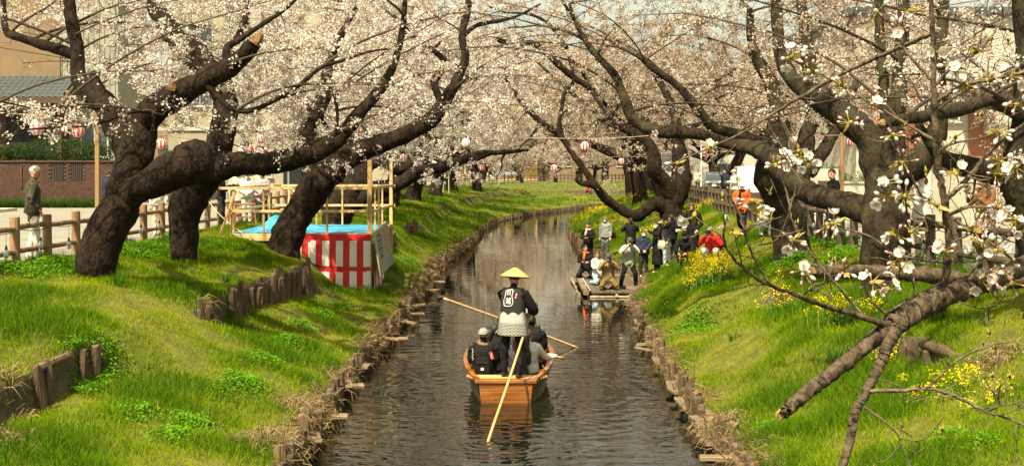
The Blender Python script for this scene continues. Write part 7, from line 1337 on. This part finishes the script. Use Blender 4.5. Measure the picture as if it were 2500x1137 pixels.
for p in ([(2115, 955, 3.55, 6), (2200, 952, 3.5, 5), (2270, 948, 3.47, 5), (2330, 965, 3.45, 4.5), (2400, 1000, 3.43, 4), (2460, 1020, 3.42, 3.5), (2515, 1045, 3.4, 3)], [(2262, 948, 3.47, 3.5), (2312, 902, 3.45, 3), (2350, 870, 3.44, 2.6), (2420, 842, 3.42, 2.2), (2470, 834, 3.4, 1.4)], [(2105, 990, 3.54, 3), (2150, 1020, 3.5, 2.4), (2190, 1060, 3.48, 2), (2212, 1108, 3.46, 1.8), (2226, 1145, 3.45, 1.6)], [(2196, 1068, 3.47, 1.8), (2246, 1080, 3.45, 1.2)],
          [(2412, 1003, 3.43, 2.8), (2440, 985, 3.42, 2.6), (2420, 950, 3.42, 2.5), (2400, 915, 3.42, 2)], [(2405, 1002, 3.43, 2.2), (2470, 985, 3.4, 2), (2530, 1000, 3.38, 1.6)], [(2440, 1012, 3.42, 2), (2480, 1000, 3.4, 1.6), (2530, 985, 3.4, 1.2)], [(2135, 925, 3.56, 2), (2165, 930, 3.54, 1.6), (2180, 945, 3.52, 1)],
          [(2172, 795, 3.62, 10), (2130, 782, 3.58, 8), (2060, 760, 3.52, 7), (2000, 742, 3.47, 6), (1930, 716, 3.42, 5), (1860, 686, 3.38, 4.6), (1805, 645, 3.34, 4), (1770, 598, 3.32, 3.4), (1768, 560, 3.3, 2.5), (1775, 525, 3.28, 1.6)], [(1880, 694, 3.39, 3.5), (1850, 645, 3.36, 3), (1825, 590, 3.33, 3), (1808, 528, 3.3, 2.8), (1778, 470, 3.28, 2), (1768, 440, 3.27, 1.2)], [(1832, 612, 3.34, 2), (1855, 595, 3.33, 1.7), (1880, 560, 3.32, 1)],
          [(2110, 772, 3.56, 4), (2060, 715, 3.55, 3.4), (2000, 645, 3.55, 3.2), (1958, 586, 3.55, 3), (1935, 540, 3.55, 3), (1920, 470, 3.55, 2.6), (1890, 400, 3.55, 2.2), (1880, 375, 3.55, 1.6)], [(1925, 492, 3.55, 1.8), (1948, 470, 3.54, 1.5), (1965, 440, 3.53, 1)], [(2030, 735, 3.5, 2), (2025, 715, 3.5, 2.4), (2032, 700, 3.49, 1.4)], [(1955, 725, 3.43, 2.2), (1985, 700, 3.42, 2.2), (1990, 685, 3.42, 1.4)], [(1812, 650, 3.34, 2), (1790, 560, 3.3, 1.4)],
          [(2280, 250, 3.61, 6.5), (2310, 232, 3.6, 6), (2360, 208, 3.58, 5), (2410, 195, 3.56, 4.5), (2460, 186, 3.55, 4), (2515, 172, 3.54, 3.5)], [(2282, 210, 3.6, 4.5), (2330, 160, 3.58, 4), (2392, 122, 3.57, 3.2), (2440, 60, 3.56, 2.6), (2470, 0, 3.55, 2.2)], [(2276, 198, 3.6, 4), (2210, 122, 3.62, 3.6), (2190, 75, 3.64, 3.4), (2142, 30, 3.66, 2.8), (2120, -20, 3.68, 2.4)],
          [(2285, 345, 3.63, 4), (2189, 289, 3.66, 3.4), (2125, 250, 3.68, 3.2), (2058, 211, 3.7, 2.8), (1988, 172, 3.72, 2.4), (1921, 141, 3.74, 1.6)], [(2282, 80, 3.7, 5), (2227, 104, 4.0, 5.4), (2146, 138, 4.2, 5.4), (2097, 160, 4.3, 5), (2016, 202, 4.4, 4.6), (1914, 262, 4.5, 3.6), (1800, 330, 4.6, 2.8), (1640, 400, 4.7, 1.8)],
          [(2310, 520, 3.68, 4), (2332, 536, 3.66, 4), (2372, 565, 3.63, 3.8), (2422, 594, 3.6, 3.4), (2480, 640, 3.57, 3)], [(2304, 515, 3.68, 4), (2252, 478, 3.66, 3.6), (2226, 432, 3.64, 3.4), (2206, 394, 3.62, 3), (2190, 340, 3.6, 2)], [(2318, 524, 3.67, 4), (2354, 507, 3.64, 3.6), (2390, 505, 3.62, 3.2), (2430, 506, 3.6, 2.4)], [(2309, 488, 3.67, 6), (2343, 455, 3.64, 6), (2378, 418, 3.62, 6), (2410, 378, 3.6, 5.5), (2450, 340, 3.58, 5), (2510, 296, 3.55, 4)],
          [(2312, 560, 3.68, 3.6), (2260, 530, 3.64, 3.2), (2215, 500, 3.62, 3), (2180, 478, 3.6, 2.4), (2150, 470, 3.58, 1.6)], [(2305, 640, 3.7, 3.6), (2240, 632, 3.66, 3), (2180, 615, 3.62, 2.8), (2120, 575, 3.6, 2.6), (2060, 560, 3.58, 2.2), (2020, 548, 3.56, 1.4)], [(2340, 700, 3.76, 5), (2390, 640, 3.72, 5), (2440, 590, 3.7, 5), (2510, 540, 3.66, 4)], [(2400, 690, 3.8, 3), (2440, 735, 3.76, 2.6), (2400, 752, 3.72, 2.2), (2340, 735, 3.7, 1.4)],
          [(2250, 742, 3.7, 4), (2215, 735, 3.66, 3.4), (2160, 762, 3.62, 3), (2120, 720, 3.6, 2.4), (2110, 690, 3.58, 1.6)], [(2225, 750, 3.68, 3), (2230, 700, 3.66, 2.4), (2215, 640, 3.64, 2), (2208, 620, 3.64, 1.2)], [(2286, 370, 3.64, 3), (2330, 350, 3.6, 2.8), (2400, 335, 3.58, 2.4), (2440, 320, 3.56, 1.6)], [(2360, 430, 3.62, 2.4), (2400, 440, 3.6, 2.2), (2430, 432, 3.6, 1.4)], [(2312, 600, 3.7, 2.6), (2360, 575, 3.66, 2.4), (2410, 560, 3.64, 2), (2470, 590, 3.62, 1.6)]): FB(*p, n=6 if max(x[3] for x in p) < 4 else 8)
# snapped ends of the two broken limbs
for (px, py, d, rp, ax) in ((1912, 1011, 3.49, 13, (-.62, -.2, -.75)), (1980, 660, 4.9, 14, (-1, -.1, .02))):
    c = P(px, py, d); s = rp*d/FOC; a = Vector(ax).normalized(); r = random.Random(int(px)); 
    for k in range(7):
        o = Vector((r.gauss(0, .4), r.gauss(0, .4), r.gauss(0, .4)))*s; b = MB(); b.tube([c+o-a*s*.9, c+o*1.05+a*s*.2, c+o*.9+a*s*(.4+.9*r.random())], [s*.42, s*.36, s*.06], 5, 0, True, .25, 60, k); b.build('splinter', m_cut if k % 3 else m_fbark, fb)
# lenticels: small raised rings on the thick limbs
# open flowers, buds and the green-bronze bracts they spring from
m_fpet = M('petal_close', (.78, .73, .68), (.78, .66, .64), scale=8, rough=.6); m_budm = M('bud_pink', (.70, .30, .33), (.82, .55, .54), scale=20, rough=.5); m_cal = M('calyx', (.30, .17, .06), (.26, .25, .04), scale=20, rough=.6); m_bract = M('bract_green', (.22, .22, .025), (.34, .20, .05), scale=12, rough=.6); m_stam = M('stamen', (.72, .55, .22), rough=.6)
for _m, _t in ((m_fpet, .35),):
    n, l = _m.node_tree.nodes, _m.node_tree.links; tr = n.new('ShaderNodeBsdfTranslucent'); tr.inputs[0].default_value = (.85, .80, .77, 1); mx = n.new('ShaderNodeMixShader'); mx.inputs[0].default_value = _t; l.new(n['Principled BSDF'].outputs[0], mx.inputs[1]); l.new(tr.outputs[0], mx.inputs[2]); l.new(mx.outputs[0], n['Material Output'].inputs[0])
def flower_mesh(cup, seed):
    r = random.Random(seed); b = MB()
    for k in range(5):
        a0 = 2*math.pi*k/5+r.gauss(0, .08); G = []
        for i in range(5):
            u = i/4; row = []
            for j in range(5):
                v = -1+j/2; w_ = .0088*math.sin(math.pi*min(.93, .12+u*.80))*1.12; rad = .002+.0175*u-(.0022*(1-abs(v)) if i == 4 else 0)+(.001*abs(v) if i == 4 else 0)
                x = rad*math.cos(cup*(.5+.6*u)); z = rad*math.sin(cup*(.5+.6*u))+.0022*v*v*u; y = v*w_; row.append((x*math.cos(a0)-y*math.sin(a0), x*math.sin(a0)+y*math.cos(a0), z+r.gauss(0, .0003)))
            G.append(row)
        b.grid(G, 0)
    for k in range(12):
        a = r.random()*6.283; e = .3+.5*r.random(); L = .007+.003*r.random(); b.tube([(0, 0, .001), (L*math.cos(a)*math.cos(e), L*math.sin(a)*math.cos(e), L*math.sin(e)+.002)], [.0003, .0006], 3, 1)
    b.tube([(0, 0, -.022), (0, 0, -.006), (0, 0, .001)], [.0007, .0018, .0024], 6, 2); return b.mesh('flower', [m_fpet, m_stam, m_cal], smooth=True)
def bud_mesh(f, seed):
    b = MB(); b.ell((0, 0, .006), (.0042*f, .0042*f, .0072*f), 8, 7, 0); b.tube([(0, 0, -.03), (.001, 0, -.012), (0, 0, -.002), (0, 0, .002)], [.0011, .0012, .0019, .0028], 6, 1); return b.mesh('bud', [m_budm if f < 1.25 else m_fpet, m_cal], smooth=True)
def bract_mesh(seed):
    r = random.Random(seed); b = MB()
    for k in range(7):
        a = r.random()*6.283; e = .5+.8*r.random(); L = .010+.012*r.random(); w_ = .0028; d = Vector((math.cos(a)*math.cos(e), math.sin(a)*math.cos(e), math.sin(e))); s = Vector((-math.sin(a), math.cos(a), 0))*w_; b.add([(0, 0, 0), d*L*.5+s, d*L, d*L*.5-s], [(0, 1, 2, 3)])
    b.ell((0, 0, -.001), (.0035, .0035, .004), 6, 4); return b.mesh('bract', m_bract)
FM = [flower_mesh(c, i) for i, c in enumerate((.25, .45, .7, .95))]; BM_ = [bud_mesh(.8, 1), bud_mesh(1.05, 2), bud_mesh(1.4, 3)]; CM = [bract_mesh(i) for i in range(3)]
ALLT = np.vstack(TW)
def spray(px, py, d, nf, nb, face=(0, -1, .1), seed=0):
    """a few flowers and buds sharing one bract, on the nearest twig"""
    r = random.Random(seed*977+int(px*3+py)); c = P(px, py, d); i = int(np.argmin(((ALLT-np.array(c))**2).sum(1))); near = Vector(ALLT[i])
    if (near-c).length > .012: c2 = c.lerp(near, .5)+Vector((0, 0, -.004)); b = MB(); b.tube([near, c2, c], [.0014, .0012, .0010], 4); b.build('twig', m_ftwig, fb)
    o = obj('bract', r.choice(CM), fb, c-fb.location); o.rotation_euler = (r.random()*6, r.random()*6, r.random()*6); o.scale = (2.0,)*3
    for k in range(nf+nb):
        v = Vector((r.gauss(0, 1), r.gauss(-.5, .8), r.gauss(0, .9))).normalized(); fl_ = k < nf; L = .024+.010*r.random(); p = c+v*L
        if fl_: v = (v+Vector(face)*.55+Vector((r.gauss(0, .35), 0, r.gauss(0, .35)))).normalized()
        q = v.to_track_quat('Z', 'Y'); o = obj('flower' if fl_ else 'bud', r.choice(FM[:3] if fl_ else BM_), fb, p-fb.location); o.rotation_mode = 'QUATERNION'; o.rotation_quaternion = q; o.scale = (.80+.22*r.random(),)*3
for (px, py, d, nf, nb) in ((1845, 520, 3.3, 3, 2), (1838, 490, 3.3, 0, 5), (1935, 585, 3.54, 1, 6), (1960, 660, 3.42, 1, 5), (2020, 548, 3.56, 0, 6), (2040, 545, 3.5, 1, 3), (2165, 448, 3.58, 2, 2), (2160, 480, 3.58, 2, 4), (2210, 478, 3.6, 1, 7), (2335, 425, 3.62, 3, 2), (2430, 425, 3.58, 2, 5), (2445, 395, 3.57, 1, 6), (2480, 408, 3.55, 2, 4), (2440, 505, 3.58, 3, 2), (2480, 535, 3.55, 3, 3), (2475, 560, 3.55, 3, 2), (2400, 600, 3.6, 1, 6), (2432, 612, 3.58, 2, 4), (2195, 632, 3.62, 1, 6), (2200, 655, 3.62, 2, 3), (2225, 565, 3.62, 0, 6), (2188, 575, 3.6, 1, 4), (2305, 612, 3.66, 2, 2),
                            (2130, 690, 3.58, 2, 4), (2165, 705, 3.6, 1, 6), (2060, 660, 3.53, 1, 6), (2395, 688, 3.74, 3, 2), (2425, 672, 3.72, 3, 3), (2470, 690, 3.7, 3, 3), (2450, 650, 3.6, 1, 5), (1893, 402, 3.55, 0, 5), (2075, 300, 3.66, 1, 5), (2180, 330, 3.6, 0, 6), (2205, 395, 3.62, 0, 5), (2130, 252, 3.68, 1, 4), (1985, 172, 3.72, 1, 5), (2060, 212, 3.7, 0, 6), (1925, 143, 3.74, 2, 4), (2410, 195, 3.56, 1, 5), (2330, 160, 3.58, 2, 3), (2300, 118, 3.58, 3, 1), (2392, 122, 3.57, 0, 6), (2190, 76, 3.64, 1, 5), (2140, 30, 3.66, 0, 5), (2240, 25, 3.62, 0, 6), (2470, 186, 3.55, 2, 4), (2440, 322, 3.56, 0, 6), (2480, 255, 3.55, 1, 6), (2360, 208, 3.58, 2, 3), (1655, 398, 4.68, 1, 2), (1730, 362, 4.64, 1, 2), (1695, 527, 3.4, 2, 0), (1790, 560, 3.3, 1, 1), (2375, 560, 3.62, 1, 4), (2290, 500, 3.66, 1, 3)): spray(px, py, d, min(nf, 2), nb+1)
for k, (px, py) in enumerate(((1925, 385), (1945, 380), (1965, 392), (1935, 398), (1955, 402), (1950, 368), (1975, 400))): spray(px, py, 4.5, 3, 0, seed=k)
# thin blossom twigs on the far-left branch over the grass where the river photographers stand

# fine bare side twigs
r_ = random.Random(91)
for W_ in TW[4:]:
    for _ in range(3 if len(W_) > 20 else 2):
        k = r_.randrange(3, len(W_)-1); d = (Vector(W_[k])-Vector(W_[k-1])).normalized(); v = (d*.6+Vector((r_.gauss(0, .6), r_.gauss(0, .4), r_.gauss(.1, .6)))).normalized(); L = .04+.13*r_.random(); p = Vector(W_[k])
        b = MB(); b.tube(spline([p, p+v*L*.5+Vector((0, 0, .01*r_.gauss(0, 1))), p+(v+Vector((r_.gauss(0, .3), 0, r_.gauss(0, .3))))*L], 3), [.0022, .002, .0018, .0016, .0015, .0014, .0013], 4); b.build('twig', m_ftwig, fb)
        if r_.random() < .5: o = obj('bract', r_.choice(CM), fb, p+v*L-fb.location); o.scale = (1.2,)*3
